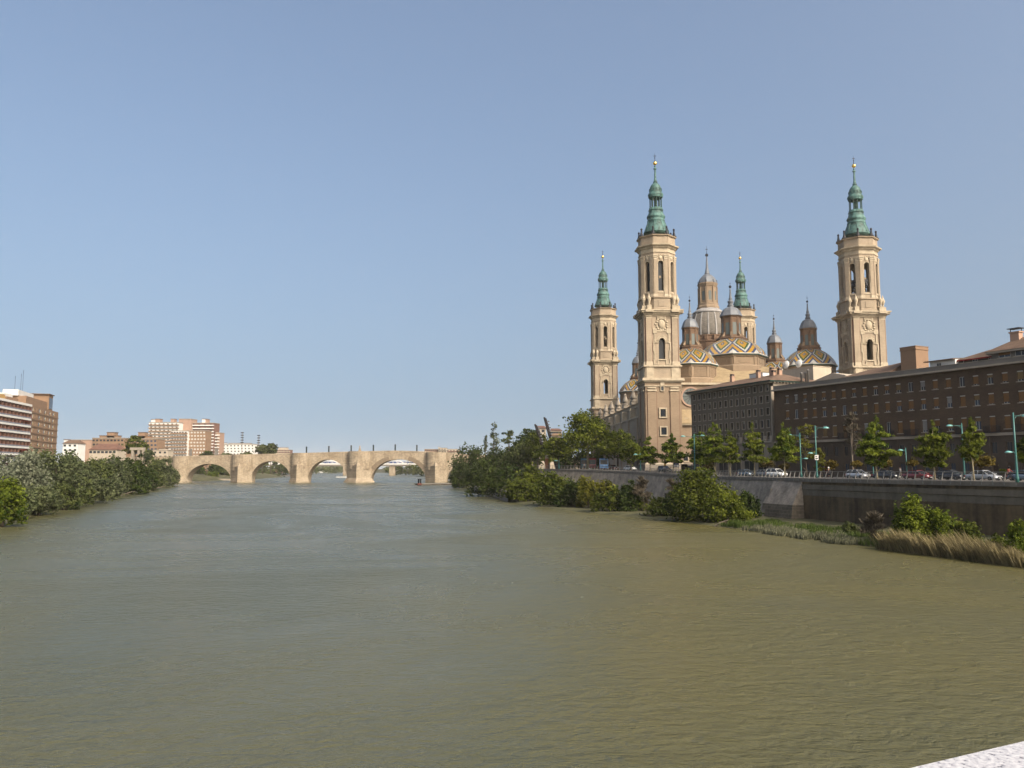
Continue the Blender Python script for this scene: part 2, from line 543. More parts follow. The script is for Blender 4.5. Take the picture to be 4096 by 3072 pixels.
# ------------------------------------------------------------------ the river
def water_material():
    m, t, p = NM("silty river water")
    L = t.links.new
    g = N(t, "ShaderNodeNewGeometry")
    def nz(scale, stretch, detail=3, rough=.55, rot=0.0, dist=0.0):
        mp = N(t, "ShaderNodeMapping")
        mp.inputs["Scale"].default_value = stretch
        mp.inputs["Rotation"].default_value = (0, 0, rot)
        L(g.outputs["Position"], mp.inputs[0])
        n = N(t, "ShaderNodeTexNoise")
        n.inputs["Scale"].default_value = scale
        n.inputs["Detail"].default_value = detail
        n.inputs["Roughness"].default_value = rough
        n.inputs["Distortion"].default_value = dist
        L(mp.outputs[0], n.inputs["Vector"])
        return n.outputs["Fac"]
    # silt: slow patches of browner water
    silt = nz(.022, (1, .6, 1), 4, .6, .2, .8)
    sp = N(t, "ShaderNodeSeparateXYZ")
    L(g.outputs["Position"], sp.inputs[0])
    side = N(t, "ShaderNodeMapRange", interpolation_type='SMOOTHSTEP')  # dark bank reflected instead of sky, painted in as browner water by x
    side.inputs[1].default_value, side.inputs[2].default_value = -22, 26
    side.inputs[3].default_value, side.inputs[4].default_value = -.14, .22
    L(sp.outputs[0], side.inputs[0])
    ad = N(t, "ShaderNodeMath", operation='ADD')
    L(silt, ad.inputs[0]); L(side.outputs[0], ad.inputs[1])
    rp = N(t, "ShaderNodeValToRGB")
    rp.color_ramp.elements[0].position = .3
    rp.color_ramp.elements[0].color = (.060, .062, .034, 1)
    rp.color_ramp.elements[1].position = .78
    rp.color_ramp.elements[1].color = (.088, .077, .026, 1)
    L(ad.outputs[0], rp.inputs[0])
    # thin pale streaks mixed into the water colour
    fr = nz(.2, (1.0, .22, 1), 5, .68, .55, 1.4)
    fm = N(t, "ShaderNodeMapRange")
    fm.inputs[1].default_value, fm.inputs[2].default_value = .60, .74
    fm.inputs[3].default_value, fm.inputs[4].default_value = 0, .34
    L(fr, fm.inputs[0])
    fd = N(t, "ShaderNodeMapRange", interpolation_type='SMOOTHSTEP')        # the streaks fade out towards the camera
    fd.inputs[1].default_value, fd.inputs[2].default_value = 55, 130
    L(sp.outputs[1], fd.inputs[0])
    fmul = N(t, "ShaderNodeMath", operation='MULTIPLY')
    L(fm.outputs[0], fmul.inputs[0]); L(fd.outputs[0], fmul.inputs[1])
    fx = N(t, "ShaderNodeMix", data_type='RGBA')
    L(fmul.outputs[0], fx.inputs["Factor"])
    L(rp.outputs[0], fx.inputs["A"])
    fx.inputs["B"].default_value = (.21, .225, .22, 1)
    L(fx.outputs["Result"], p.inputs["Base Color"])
    p.inputs["IOR"].default_value = 1.33
    p.inputs["Specular IOR Level"].default_value = .5
    # wind: patches of rougher ripples drifting across
    wind = nz(.03, (.8, 1.1, 1), 5, .62, -.35, 1.5)
    wr = N(t, "ShaderNodeMapRange")
    wr.inputs[1].default_value, wr.inputs[2].default_value = .38, .64
    wr.inputs[3].default_value, wr.inputs[4].default_value = .45, 1.0
    L(wind, wr.inputs[0])
    rr = N(t, "ShaderNodeMapRange")
    rr.inputs[1].default_value, rr.inputs[2].default_value = .36, .66
    rr.inputs[3].default_value, rr.inputs[4].default_value = .22, .36
    L(wind, rr.inputs[0])
    L(rr.outputs[0], p.inputs["Roughness"])
    a = nz(1.15, (.85, 1.3, 1), 4, .6, -.2, .6)
    b = nz(4.2, (.8, 1.25, 1), 3, .6, .15, .3)
    c = nz(.22, (.9, 1.2, 1), 3, .5, -.4, .9)
    s1 = N(t, "ShaderNodeMath", operation='MULTIPLY_ADD')
    L(b, s1.inputs[0]); s1.inputs[1].default_value = .30; L(a, s1.inputs[2])
    s2 = N(t, "ShaderNodeMath", operation='MULTIPLY_ADD')
    L(c, s2.inputs[0]); s2.inputs[1].default_value = .8; L(s1.outputs[0], s2.inputs[2])
    bm = N(t, "ShaderNodeBump")
    L(s2.outputs[0], bm.inputs["Height"])
    L(wr.outputs[0], bm.inputs["Strength"])
    bm.inputs["Distance"].default_value = .35
    L(bm.outputs[0], p.inputs["Normal"])
    return m
m = MB()
ys = [-80, -20, 20, 60, 100, 150, 220, 300, 400, 555, 800, 1200, 1800, 2700]
xs = [-900, -400, -200, -100, -40, 0, 40, 110]
m.add([(x, y, 0) for y in ys for x in xs], [(j * 8 + i, j * 8 + i + 1, j * 8 + i + 9, j * 8 + i + 8) for j in range(len(ys) - 1) for i in range(7)])
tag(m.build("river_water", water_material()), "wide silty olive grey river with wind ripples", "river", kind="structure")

# ------------------------------------------------------------------ basilica
BX, BY, BA = 42.9, 235.0, R(1.95)
BG = 8.5
bas = thing("basilica", "baroque brick basilica with four green-spired towers and tiled domes", "basilica", (BX, BY, BG), BA)
def zb(v, Y): return hz(v, Y) - BG
TF = 229.9                                         # distance of the near tower's west face
zt = lambda v: zb(v, TF)
ROT4 = [RZ(math.pi / 2 * k) for k in range(4)]

def make_tower(name_label, sx, sy, open_bells=False):
    o = link("bell_tower", None, bas)
    o.location = (sx, sy, 0)
    if name_label: o["label"] = name_label
    H1, H2, H3 = 5.1, 4.75, 5.1
    z0, zpl, zs, zc = -1.5, zt(1851), zt(1544), zt(1517)
    zp, zsc, zcap, zmc = zt(1467), zt(1462), zt(1273), zt(1240)
    # shaft ---------------------------------------------------------------
    m = MB()
    m.box(-H1 - .5, H1 + .5, -H1 - .5, H1 + .5, z0, zpl - .5, 2)
    m.frustum(-H1 - .55, H1 + .55, -H1 - .55, H1 + .55, zpl - .5, -H1 - .1, H1 + .1, -H1 - .1, H1 + .1, zpl, 1)
    m.box(-H1, H1, -H1, H1, zpl, zs, 0)
    for Q in ROT4:                                  # broad flat strips of the lower shaft
        for x in (-3.25, 3.25):
            m.box(x - 1.25, x + 1.25, -H1 - .28, -H1, zpl, zs - 1.6, 0, Q)
            for ex in (-1.33, 1.33): m.box(x + ex - .09, x + ex + .09, -H1 - .12, -H1, zpl, zs - 1.6, 4, Q)
            m.box(x - 1.35, x + 1.35, -H1 - .5, -H1 - .28, zs - 1.5, zs - 1.05, 1, Q)
            m.box(x - 1.2, x + 1.2, -H1 - .42, -H1 - .28, zs - .7, zs - .3, 1, Q)
        m.box(-H1 - .3, H1 + .3, -H1 - .32, -H1, zs - .12, zs + .12, 1, Q)
    for (a, b, pr) in ((zs + .1, zc - .9, .12), (zc - .9, zc - .45, .45), (zc - .45, zc + .1, .95), (zc + .1, zc + .35, .75)):
        m.box(-H1 - pr, H1 + pr, -H1 - pr, H1 + pr, a, b, 1 if pr > .2 else 0)
    m.box(-H1 + .1, H1 - .1, -H1 + .1, H1 - .1, zc + .35, zp, 5)     # pedestal band
    for Q in ROT4:
        for x in (-3.6, 3.6): m.box(x - 1.1, x + 1.1, -H1 - .12, -H1 + .1, zc + .35, zp, 1, Q)
    m.box(-H1 - .45, H1 + .45, -H1 - .45, H1 + .45, zp, zsc + .1, 1)
    zu0, zu1 = zsc + .1, zmc - 2.2
    ow, oz, oh = 1.85, zt(1435), zt(1350) - zt(1435)
    for Q in ROT4:                                  # hollow upper stage with one arched opening a side
        m.panel(rect(-H2, H2, zu0, zu1), [arch_pts(0, oz, ow, oh)], 1.2, 5, Q @ TR(0, -H2, 0))
        for x in (-3.75, 3.75):
            m.box(x - .82, x + .82, -H2 - .34, -H2, zu0 + 1.1, zcap, 5, Q)
            for ex in (-.92, .92): m.box(x + ex - .08, x + ex + .08, -H2 - .12, -H2, zu0 + 1.1, zcap, 4, Q)
            m.frustum(x - 1.0, x + 1.0, -H2 - .55, -H2, zu0, x - .86, x + .86, -H2 - .38, -H2, zu0 + 1.1, 1, Q)
            for k in range(4):                      # leafy capital
                zz = zcap + k * .52
                e = .02 + .07 * k
                m.box(x - .84 - e, x + .84 + e, -H2 - .36 - e, -H2, zz, zz + .40, 1, Q)
        m.box(-H2 - .2, H2 + .2, -H2 - .3, -H2, zcap + 2.15, zcap + 2.45, 1, Q)
        # impost band, archivolt and stepped frame round the opening
        for k, (r, pr) in enumerate(((1.02, .30), (1.28, .20), (1.6, .12))):
            pts = [(-r, 0), (-r, -oh + ow / 2 + (1.6 if k == 2 else 0)), (-r + .2, -oh + ow / 2 + (1.6 if k == 2 else 0))]
            ring = [(-r * math.cos(math.pi * i / 12), r * math.sin(math.pi * i / 12)) for i in range(13)]
            inner = [(x * (r - .2) / r, z * (r - .2) / r) for x, z in ring]
            for i in range(12):
                a, b, c, d = ring[i], ring[i + 1], inner[i + 1], inner[i]
                zz = oz + oh - ow / 2
                vs = [(q[0], -H2 - pr, zz + q[1]) for q in (a, b, c, d)] + [(q[0], -H2, zz + q[1]) for q in (a, b, c, d)]
                m.add(vs, [(0, 1, 2, 3), (0, 4, 5, 1), (2, 6, 7, 3)], 1, Q)
        for sx_ in (-1, 1):
            def db(x0, x1, y0, y1, pr=.22, mt=1):
                k = .0278
                a, b = sx_ * (378 - x0) * -k, sx_ * (378 - x1) * -k
                m.box(min(a, b), max(a, b), -H2 - pr, -H2 + .02, zt(1250 + y1 / 2.553), zt(1250 + y0 / 2.553), mt, Q)
            db(283, 327, 162, 210)
            db(291, 319, 170, 202, .12)
            db(299, 311, 211, 300)
            db(285, 311, 300.5, 312)
            db(285, 297, 312.5, 385)
            db(285, 305, 385.5, 397)
            db(295, 306, 397.5, 478)
            db(288, 300, 478.5, 518)
            db(288, 340, 518.5, 531)
            db(327, 340, 486, 518)
            db(308, 346, 296, 306, .3)
            db(327.5, 378, 178, 192)
            db(334, 378, 476, 486, .3)
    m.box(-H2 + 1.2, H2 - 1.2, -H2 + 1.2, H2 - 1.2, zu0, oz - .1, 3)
    m.box(-H2, H2, -H2, H2, zu1, zmc - 1.6, 5)
    for (a, b, pr) in ((zmc - 1.6, zmc - 1.25, .35), (zmc - 1.25, zmc - .8, .62), (zmc - .8, zmc - .3, 1.15), (zmc - .3, zmc + .05, 1.45)):
        m.box(-H2 - pr, H2 + pr, -H2 - pr, H2 + pr, a, b, 1)
    for Q in ROT4:
        for x in (-3.75, 3.75): m.box(x - 1.15, x + 1.15, -H2 - 1.7, -H2 - 1.4, zmc - .75, zmc + .0, 1, Q)
        for k in range(17): m.box(-4.8 + k * .6 - .14, -4.8 + k * .6 + .14, -H2 - .8, -H2 - .6, zmc - 1.2, zmc - .85, 1, Q)
    o.data = m.mesh("bell_tower", [M['brickpink'], M['trim'], M['palestone'], M['dark'], M['redline'], M['stone']])
    # coats of arms -----------------------------------------------------------
    for k in (0, 3):
        c = MB()
        zz = zt(1296)
        c.ball((0, -.12, zz), 1.0, 12, 0, None, (.95, .35, 1.35))
        for a in range(14):
            t = a * 2 * math.pi / 14
            rr = 1.5 + .2 * (a % 2)
            c.ball((rr * math.cos(t), -.08, zz + 1.5 * math.sin(t) * 1.1), .34, 8, 0, None, (1.1, .6, 1))
        for a in range(7): c.box(-1.3 + a * .37, -1.1 + a * .37, -.35, 0, zz + 1.75, zz + 2.25, 0)
        c.box(-1.35, 1.35, -.32, 0, zz + 1.55, zz + 1.75, 0)
        cc = c.build("coat_of_arms", M['trim'], o)
        cc.matrix_local = ROT4[k] @ TR(0, -H2 - .02, 0)
    # little square windows of the west face ----------------------------------
    for (u0, u1, v0, v1) in ((358, 440, 972, 1078), (362, 445, 1160, 1262), (375, 416, 710, 805)):
        k = .0278
        x0, x1, za, zb_ = (u0 - 405) * k, (u1 - 405) * k, zt(1250 + v1 / 2.553), zt(1250 + v0 / 2.553)
        w = MB()
        t_ = .38 if v0 > 800 else .2
        zt_ = zb_ - t_ if v0 > 800 else zb_ - 1.0
        w.box(x0, x1, -.32, 0, zt_, zb_, 0).box(x0, x1, -.32, 0, za, za + t_, 0)
        w.box(x0, x0 + t_, -.30, 0, za + t_, zt_, 0).box(x1 - t_, x1, -.30, 0, za + t_, zt_, 0)
        w.box(x0 + t_, x1 - t_, -.10, 0, za + t_, zt_, 1)
        wo = w.build("window", [M['trim'], M['glass']], o)
        wo.location = (0, -H1 - .02, 0)
    # octagonal belfry ------------------------------------------------------
    b = MB()
    zq = zmc + .05
    zst, zcb, zsill, ztop = zt(1186), zt(1176), zt(1162), zt(1042)
    zk0, zk1, zar, zco, zat = zt(1037), zt(1016), zt(1008), zt(980), zt(937)
    b.oct([(5.35, zq), (5.35, zq + .6), (5.15, zq + .7), (5.15, zst - .5), (5.5, zst - .35), (5.5, zst)], 0)
    AP = 5.0
    FW = AP * math.tan(math.pi / 8) * 2
    for k in range(8):
        Q = RZ(math.pi / 4 * k)
        b.panel(rect(-FW / 2, FW / 2, zst, zar), [arch_pts(0, zsill, 1.5, ztop - zsill)], 1.1, 0, Q @ TR(0, -AP, 0))
        for x in (-1.52, 1.52):
            b.box(x - .52, x + .52, -AP - .25, -AP, zst + .75, zk0, 0, Q)
            b.frustum(x - .62, x + .62, -AP - .42, -AP, zst, x - .55, x + .55, -AP - .3, -AP, zst + .75, 1, Q)
            for j in range(3):
                e = .03 + .06 * j
                b.box(x - .52 - e, x + .52 + e, -AP - .27 - e, -AP, zk0 + j * .5, zk0 + j * .5 + .4, 1, Q)
        ring = [(-.98 * math.cos(math.pi * i / 8), .98 * math.sin(math.pi * i / 8)) for i in range(9)]
        zz = ztop - .75
        for i in range(8):
            a, c = ring[i], ring[i + 1]
            vs = [(a[0], -AP - .2, zz + a[1]), (c[0], -AP - .2, zz + c[1]), (c[0] * .8, -AP - .2, zz + c[1] * .8), (a[0] * .8, -AP - .2, zz + a[1] * .8)]
            vs += [(p[0], -AP, p[2]) for p in vs]
            b.add(vs, [(0, 1, 2, 3), (0, 4, 5, 1), (2, 6, 7, 3)], 1, Q)
        hh = ztop - zsill
        for sx_ in (-1, 1):
            for (xa, xb, za, zb_) in ((.8, .97, .68, .9), (.8, 1.12, .665, .68), (.95, 1.12, .33, .665), (.8, 1.12, .315, .33), (.8, .97, .0, .315), (.8, 1.15, -.05, -.0)):
                x0, x1 = sorted((sx_ * xa, sx_ * xb))
                b.box(x0, x1, -AP - .18, -AP, zsill + za * hh, zsill + zb_ * hh, 1, Q)
        b.box(-.79, .79, -AP - .18, -AP, zsill - .62, zsill - .3, 1, Q)
        b.ball((0, -AP - .02, ztop + .95), .62, 8, 1, Q, (1, .4, 1.1))          # medallion and swags
        for a in range(6): b.ball((.95 * math.cos(a * math.pi / 5), -AP - .05, ztop + .75 + .95 * math.sin(a * math.pi / 5)), .22, 6, 1, Q)
        b.box(-FW / 2 + .35, FW / 2 - .95, -AP - .06, -AP, zco + .9, zat - .9, 0, Q)
        b.box(-.9, .9, -5.27, -5.15, zq + 1.1, zst - 1.1, 0, Q)
        b.box(-FW / 2 + .1, -.9, -AP - .10, -AP, zco + .5, zat - .55, 0, Q)
        b.box(.9, FW / 2 - .1, -AP - .10, -AP, zco + .5, zat - .55, 0, Q)
    b.oct([(5.2, zar), (5.2, zar + .25), (5.0, zar + .3), (5.0, zco - .9), (5.3, zco - .7), (5.45, zco - .3), (6.05, zco - .1), (6.15, zco + .25), (5.9, zco + .35)], 1)
    b.oct([(5.05, zco + .35), (5.0, zat - .5), (5.45, zat - .3), (5.55, zat), (5.2, zat + .1)], 0)
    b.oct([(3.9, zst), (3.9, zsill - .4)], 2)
    b.box(-AP + .9, AP - .9, -.28, .28, zsill + 3.9, zsill + 4.6, 0)               # beams across the openings
    b.box(-.28, .28, -AP + .9, AP - .9, zsill + 3.9, zsill + 4.6, 0)
    bo = b.build("belfry", [M['stone'], M['trim'], M['dark']], o)
    # urns on the belfry's diagonal pedestals ---------------------------------
    u = MB()
    u.box(-.62, .62, -.55, .55, 0, 1.35, 0)
    u.lathe([(.3, 1.35), (.42, 1.5), (.2, 1.75), (.36, 2.3), (.55, 2.95), (.6, 3.25), (.5, 3.4), (.55, 3.6), (.34, 3.75), (.22, 4.2), (.12, 4.7), (.02, 5.0)], 10, 0)
    um = u.mesh("urn", [M['trim']])
    for (x, y) in ((-4.5, -3.55), (-3.3, -4.6), (4.6, -3.55), (3.4, -4.6), (-4.5, 3.55), (4.6, 3.55), (-3.4, 4.6), (3.4, 4.6)):
        uo = link("urn", um, o)
        uo.location = (x * 1.08, y * 1.08, zq)
    # copper spire ------------------------------------------------------------
    s = MB()
    k = .01530
    zs6 = lambda y: zb(600 + y / 4.738, 235)
    P = [(250, 1592), (246, 1575), (215, 1500), (185, 1420), (165, 1372), (172, 1365), (172, 1345), (162, 1335), (160, 1318), (172, 1300), (180, 1284), (180, 1274), (166, 1248), (150, 1225), (146, 1212), (138, 1185), (136, 1165), (145, 1160), (145, 1148), (136, 1140), (132, 1108)]
    s.lathe([(r * k, zs6(y)) for r, y in P], 16, 0)
    for a in range(8):                                                             # raised seams of the copper skirt
        t = math.pi / 8 + a * math.pi / 4
        s.tube([(r * k * math.cos(t), r * k * math.sin(t), zs6(y)) for r, y in P[1:5]], .09, 4, 0)
    for a in range(10):                                                            # columns of the open lantern
        t = a * math.pi / 5 + .2
        s.lathe([(.19, zs6(1108)), (.15, zs6(1095)), (.14, zs6(935)), (.2, zs6(922)), (.22, zs6(912))], 6, 1, TR(1.72 * math.cos(t), 1.72 * math.sin(t), 0))
    s.lathe([(.5, zs6(1108)), (.5, zs6(912))], 8, 1)
    P = [(128, 918), (140, 905), (138, 896), (146, 882), (150, 868), (150, 852), (141, 846), (143, 836), (122, 822), (121, 812), (118, 775), (112, 740), (103, 705), (86, 675), (62, 650), (58, 642), (40, 636), (38, 620), (43, 614), (43, 606), (34, 598), (27, 575), (21, 540), (18, 450), (15, 385), (17, 374), (31, 366), (31, 352), (22, 344), (13, 338), (12, 322), (18, 316), (18, 308), (9, 302), (9, 288)]
    s.lathe([(r * k, zs6(y)) for r, y in P], 16, 0)
    for a in range(12):
        t = a * math.pi / 6
        s.box(-.12, .12, 1.68, 1.9, zs6(790), zs6(745), 1, RZ(t))
    so_ = s.build("spire", [M['copper'], M['copperdark']], o)
    g = MB().ball((0, 0, zs6(253)), .6, 16)
    g.build("gilded_ball", M['gold'], o)
    c = MB()
    c.tube([(0, 0, zs6(216)), (0, 0, zs6(150)), (0, 0, zs6(60))], [.09, .07, .03], 6)
    c.box(-.42, .42, -.06, .06, zs6(118), zs6(110), 0)
    c.ball((0, 0, zs6(150)), .17, 6)
    c.build("cross", M['iron'], o)
    f = MB()
    f.lathe([(.8, 0), (.7, .25), (.42, .5), (.46, .75), (.28, 1.0), (.38, 1.2), (.17, 1.4), (.34, 1.6), (.14, 1.8), (.32, 2.0), (.34, 2.25), (.2, 2.45), (.02, 2.6)], 8)
    fm = f.mesh("finial", [M['iron']])
    for a in range(8):
        t = math.pi / 8 + a * math.pi / 4
        fo = link("finial", fm, o)
        fo.location = (5.2 * math.cos(t), 5.2 * math.sin(t), zat + .1)
    # bells ---------------------------------------------------------------------
    if open_bells:
        q = MB()
        q.lathe([(.62, 0), (.5, .15), (.38, .7), (.3, .95), (.1, 1.05)], 12, 0)
        q.box(-.7, .7, -.12, .12, 1.0, 1.25, 0)
        q.box(-.45, .45, -.18, .18, 1.25, 2.0, 0)
        qm = q.mesh("bell", [M['iron']])
        for a in range(8):
            t = a * math.pi / 4
            qo = link("bell", qm, o)
            qo.location = (4.4 * math.cos(t), 4.4 * math.sin(t), zsill + 2.0)
            qo.rotation_euler = (0, 0, t + math.pi / 2)
    return o
tw = make_tower("slender tower nearest the river road, its upper openings closed by dark glass", 0, 0)
make_tower("sunlit tower rising behind the brown building, bells hanging in its openings", 60.6, 0, True)
for (x, y, lb) in ((0, 108, "smaller looking tower far left behind the plane trees"), (60, 108, "far tower half hidden behind the domes")):
    c = copy_tree(tw, (x, y, 0))
    c.parent = bas
    c["label"] = lb
gm1 = MB().box(-.75, .75, -3.95, -3.9, zt(1162), zt(1042)).mesh("window", [M['glass']])
gm2 = MB().box(-.95, .95, -3.6, -3.55, zt(1435), zt(1350)).mesh("window", [M['glass']])
for k in range(8):                                                 # glazed screens in the near tower's openings
    link("window", gm1, tw).rotation_euler = (0, 0, k * math.pi / 4)
for k in range(4): link("window", gm2, tw).rotation_euler = (0, 0, k * math.pi / 2)

# tiled domes ---------------------------------------------------------------------
def tile_material():
    m, t, p = NM("glazed dome tiles")
    L = t.links.new
    uv = N(t, "ShaderNodeUVMap")
    sp = N(t, "ShaderNodeSeparateXYZ")
    L(uv.outputs[0], sp.inputs[0])
    def ma(op, a, b=None):
        n = N(t, "ShaderNodeMath", operation=op)
        for i, q in enumerate((a, b)):
            if q is None: continue
            if isinstance(q, (int, float)): n.inputs[i].default_value = q
            else: L(q, n.inputs[i])
        return n.outputs[0]
    # rows of tiles: quantise so that the bands step like real tiles
    q = lambda s, n: ma('DIVIDE', ma('FLOOR', ma('MULTIPLY', s, n)), n)
    x, y = q(sp.outputs[0], 26.0), q(sp.outputs[1], 40.0)
    d = ma('ADD', ma('MULTIPLY', ma('ABSOLUTE', x), .92), ma('MULTIPLY', ma('ABSOLUTE', ma('SUBTRACT', y, .54)), 1.75))
    rp = N(t, "ShaderNodeValToRGB")
    rp.color_ramp.interpolation = 'CONSTANT'
    wh, bl, ye, gr = (.56, .54, .49, 1), (.028, .055, .15, 1), (.50, .275, .018, 1), (.026, .085, .018, 1)
    seq = [(0, wh), (.07, bl), (.18, ye), (.51, gr), (.70, wh), (.86, bl), (1.04, ye), (1.34, bl), (1.54, wh)]
    els = rp.color_ramp.elements
    els[0].position, els[0].color = 0, seq[0][1]
    els[1].position, els[1].color = seq[1][0] / 2, seq[1][1]
    for pos, c in seq[2:]:
        e = els.new(pos / 2)
        e.color = c
    L(ma('MULTIPLY', d, .5), rp.inputs[0])
    wv = N(t, "ShaderNodeTexNoise")
    wv.inputs["Scale"].default_value = 40
    L(uv.outputs[0], wv.inputs["Vector"])
    mx = N(t, "ShaderNodeMix", data_type='RGBA', blend_type='MULTIPLY')
    mx.inputs["Factor"].default_value = .6
    L(rp.outputs[0], mx.inputs["A"])
    L(ma('ADD', ma('MULTIPLY', wv.outputs["Fac"], .9), .45), mx.inputs["B"])
    L(mx.outputs["Result"], p.inputs["Base Color"])
    p.inputs["Roughness"].default_value = .32
    b = N(t, "ShaderNodeBump")
    b.inputs["Distance"].default_value = .06
    s = ma('SINE', ma('MULTIPLY', sp.outputs[0], 26 * 2 * math.pi))
    L(s, b.inputs["Height"])
    L(b.outputs[0], p.inputs["Normal"])
    return m
M['tiles'] = tile_material()

def make_dome(label, sx, sy, r_e, z_e, z_t, r_t, z_drum, lant, stretch=1.0, phase=math.pi / 8, barred=False):
    """octagonal tiled dome on a drum, with a brick lantern, lead cap and spirelet.
       lant = (ledge_z, ledge_r, body_r, win_z0, win_z1, cap_z, cap_r, captop_z, bulb_z, ball_z, tip_z)"""
    o = link("tiled_dome", None, bas)
    o.location = (sx, sy, 0)
    o["label"] = label
    S = Matrix.Diagonal((1, stretch, 1, 1))
    m = MB()
    nv = 10
    n = 8
    ac = 1 / math.cos(math.pi / 8)
    prof = []
    for j in range(nv + 1):
        t = j / nv
        a = t * R(62)
        r = lerp(r_e, r_t, (1 - math.cos(a)) / (1 - math.cos(R(62))) * .55 + .45 * t)
        z = lerp(z_e, z_t, math.sin(a) / math.sin(R(62)))
        prof.append((r, z))
    for i in range(n):
        a0, a1 = phase + i * math.pi / 4, phase + (i + 1) * math.pi / 4
        vs, fs, uvs = [], [], []
        for r, z in prof:
            vs += [(r * ac * math.cos(a0), r * ac * math.sin(a0), z), (r * ac * math.cos(a1), r * ac * math.sin(a1), z)]
        for j in range(nv):
            fs.append((2 * j, 2 * j + 1, 2 * j + 3, 2 * j + 2))
            wa, wb = 1.0, 1.0
            uvs.append([(-wa, j / nv), (wa, j / nv), (wb, (j + 1) / nv), (-wb, (j + 1) / nv)])
        m.add(vs, fs, 0, S, False, uvs)
    m.lathe([(r_e - .3, z_e - .28), (r_e + .28, z_e - .18), (r_e + .3, z_e), (r_e - .02, z_e + .05)], 8, 1, S, False, phase, True)
    m.lathe([(r_e - .6, z_e - .55), (r_e + .12, z_e - .5), (r_e + .12, z_e - .28), (r_e - .6, z_e - .28)], 8, 2, S, False, phase, True)
    o.data = m.mesh("tiled_dome", [M['tiles'], M['white'], M['copperdark']])
    d = MB()
    rd = r_e - .55
    d.lathe([(rd + .45, z_drum - 8), (rd + .45, z_drum + .5), (rd + .25, z_drum + .8), (rd, z_drum + .9), (rd, z_e - 1.15), (rd + .25, z_e - 1.0), (rd + .3, z_e - .5)], 8, 0, S, False, phase, True)
    FW = rd * math.tan(math.pi / 8) * 2
    for i in range(8):
        Q = S @ RZ(phase + math.pi / 8 + i * math.pi / 4 + math.pi / 2)
        for x in (-1, 1): d.box(x * FW / 2 * .86 - .35, x * FW / 2 * .86 + .35, -rd - .22, -rd + .1, z_drum + .9, z_e - 1.1, 0, Q)
        if barred:
            for j in range(6):
                zz = z_drum + 1.1 + j * (z_e - z_drum - 2.6) / 5
                for (xa, xb) in (((-.62, -.05), (.05, .62)) if j % 2 else ((-.3, .3), (-.62, -.38), (.38, .62))): d.box(xa * FW / 2, xb * FW / 2, -rd - .14, -rd + .05, zz, zz + .22, 0, Q)
        else:
            d.box(-.5 * FW / 2, .5 * FW / 2, -rd - .1, -rd + .05, z_drum + 1.6, z_e - 1.9, 0, Q)
    d.build("drum", [M['brickpink']], o)
    (zl, rl, rb, w0, w1, zc, rc, zct, zbulb, zball, ztip) = lant
    l = MB()
    l.lathe([(r_t + .1, z_t - .4), (r_t + .1, zl - .9), (rl - .15, zl - .5), (rl, zl - .3), (rl, zl), (rl - .4, zl + .1), (rl - .4, zl + .35), (rb + .2, zl + .4)], 8, 0, None, False, phase, True)
    l.lathe([(rb, zl + .3), (rb, zc - .5), (rb + .2, zc - .35), (rb + .3, zc)], 8, 0, None, False, phase, True)
    FW = rb * math.tan(math.pi / 8) * 2
    for i in range(8):
        Q = RZ(phase + math.pi / 8 + i * math.pi / 4 + math.pi / 2)
        for x in (-1, 1): l.box(x * FW / 2 * .82 - .16, x * FW / 2 * .82 + .16, -rb - .14, -rb + .05, zl + .4, zc - .5, 0, Q)
        Q2 = RZ(phase + i * math.pi / 4 + math.pi / 2)
        hh = (w1 - w0) * .42
        for (a, b2, c) in ((0, .34, 1.0), (.34, .6, .6), (.6, .85, .35)): l.box(-.28, .28, -rb * ac - .95 * c, -rb + .1, zl + .35 + hh * a * 1.1, zl + .35 + hh * b2 * 1.1, 1, Q2)
    l.build("lantern", [M['drumbrick'], M['brickpink']], o)
    wmb = MB().box(-FW * .27, FW * .27, -rb - .04, -rb + .03, w0, w1, 0)
    wm = wmb.mesh("window", [M['lantglass']])
    for i in range(8):
        wo = link("window", wm, o)
        wo.rotation_euler = (0, 0, phase + math.pi / 8 + i * math.pi / 4 + math.pi / 2)
    c = MB()
    hh = zct - zc
    c.lathe([(rc, zc), (rc + .05, zc + .12), (rc * .93, zc + .25 * hh), (rc * .8, zc + .58 * hh), (rc * .6, zc + .85 * hh), (rc * .3, zct), (rc * .28, zct + .25)], 8, 0, None, False, phase, True)
    q = zbulb - zct
    c.lathe([(rc * .33, zct + .2), (rc * .36, zct + .4), (rc * .2, zct + q * .55), (rc * .3, zct + q * .75), (rc * .3, zct + q), (rc * .14, zbulb + .3), (rc * .2, zbulb + .6), (rc * .13, zbulb + 1.2), (rc * .06, lerp(zbulb, zball, .72)), (rc * .1, lerp(zbulb, zball, .76)), (rc * .05, lerp(zbulb, zball, .82)), (.04, zball)], 8, 0)
    c.ball((0, 0, zball), rc * .14, 10, 1)
    c.tube([(0, 0, zball), (0, 0, ztip)], [.05, .02], 5, 1)
    c.box(-.22, .22, -.03, .03, lerp(zball, ztip, .55), lerp(zball, ztip, .62), 1)
    c.build("lead_cap", [M['lead'], M['iron']], o)
    return o
V = lambda v, Y: zb(v, Y)
def small(label, s, e, phase=R(22.5 + 8)):
    Y = 247
    return make_dome(label, s, e, 7.45, V(1449.6, Y - 7.3), V(1393, Y - 3), 3.2, V(1519, Y - 7), (V(1382, Y - 3), 3.35, 2.15, V(1377, Y - 2), V(1334, Y - 2), V(1307, Y - 2.4), 2.45, V(1273, Y), V(1266, Y) + 1.0, V(1201.7, Y), V(1177, Y)), 1.0, phase, True)
small("tiled dome just right of the near tower, grey capped lantern on top", 12.6, 12)
small("tiled dome behind the pair of satellite dishes", 49.6, 12)
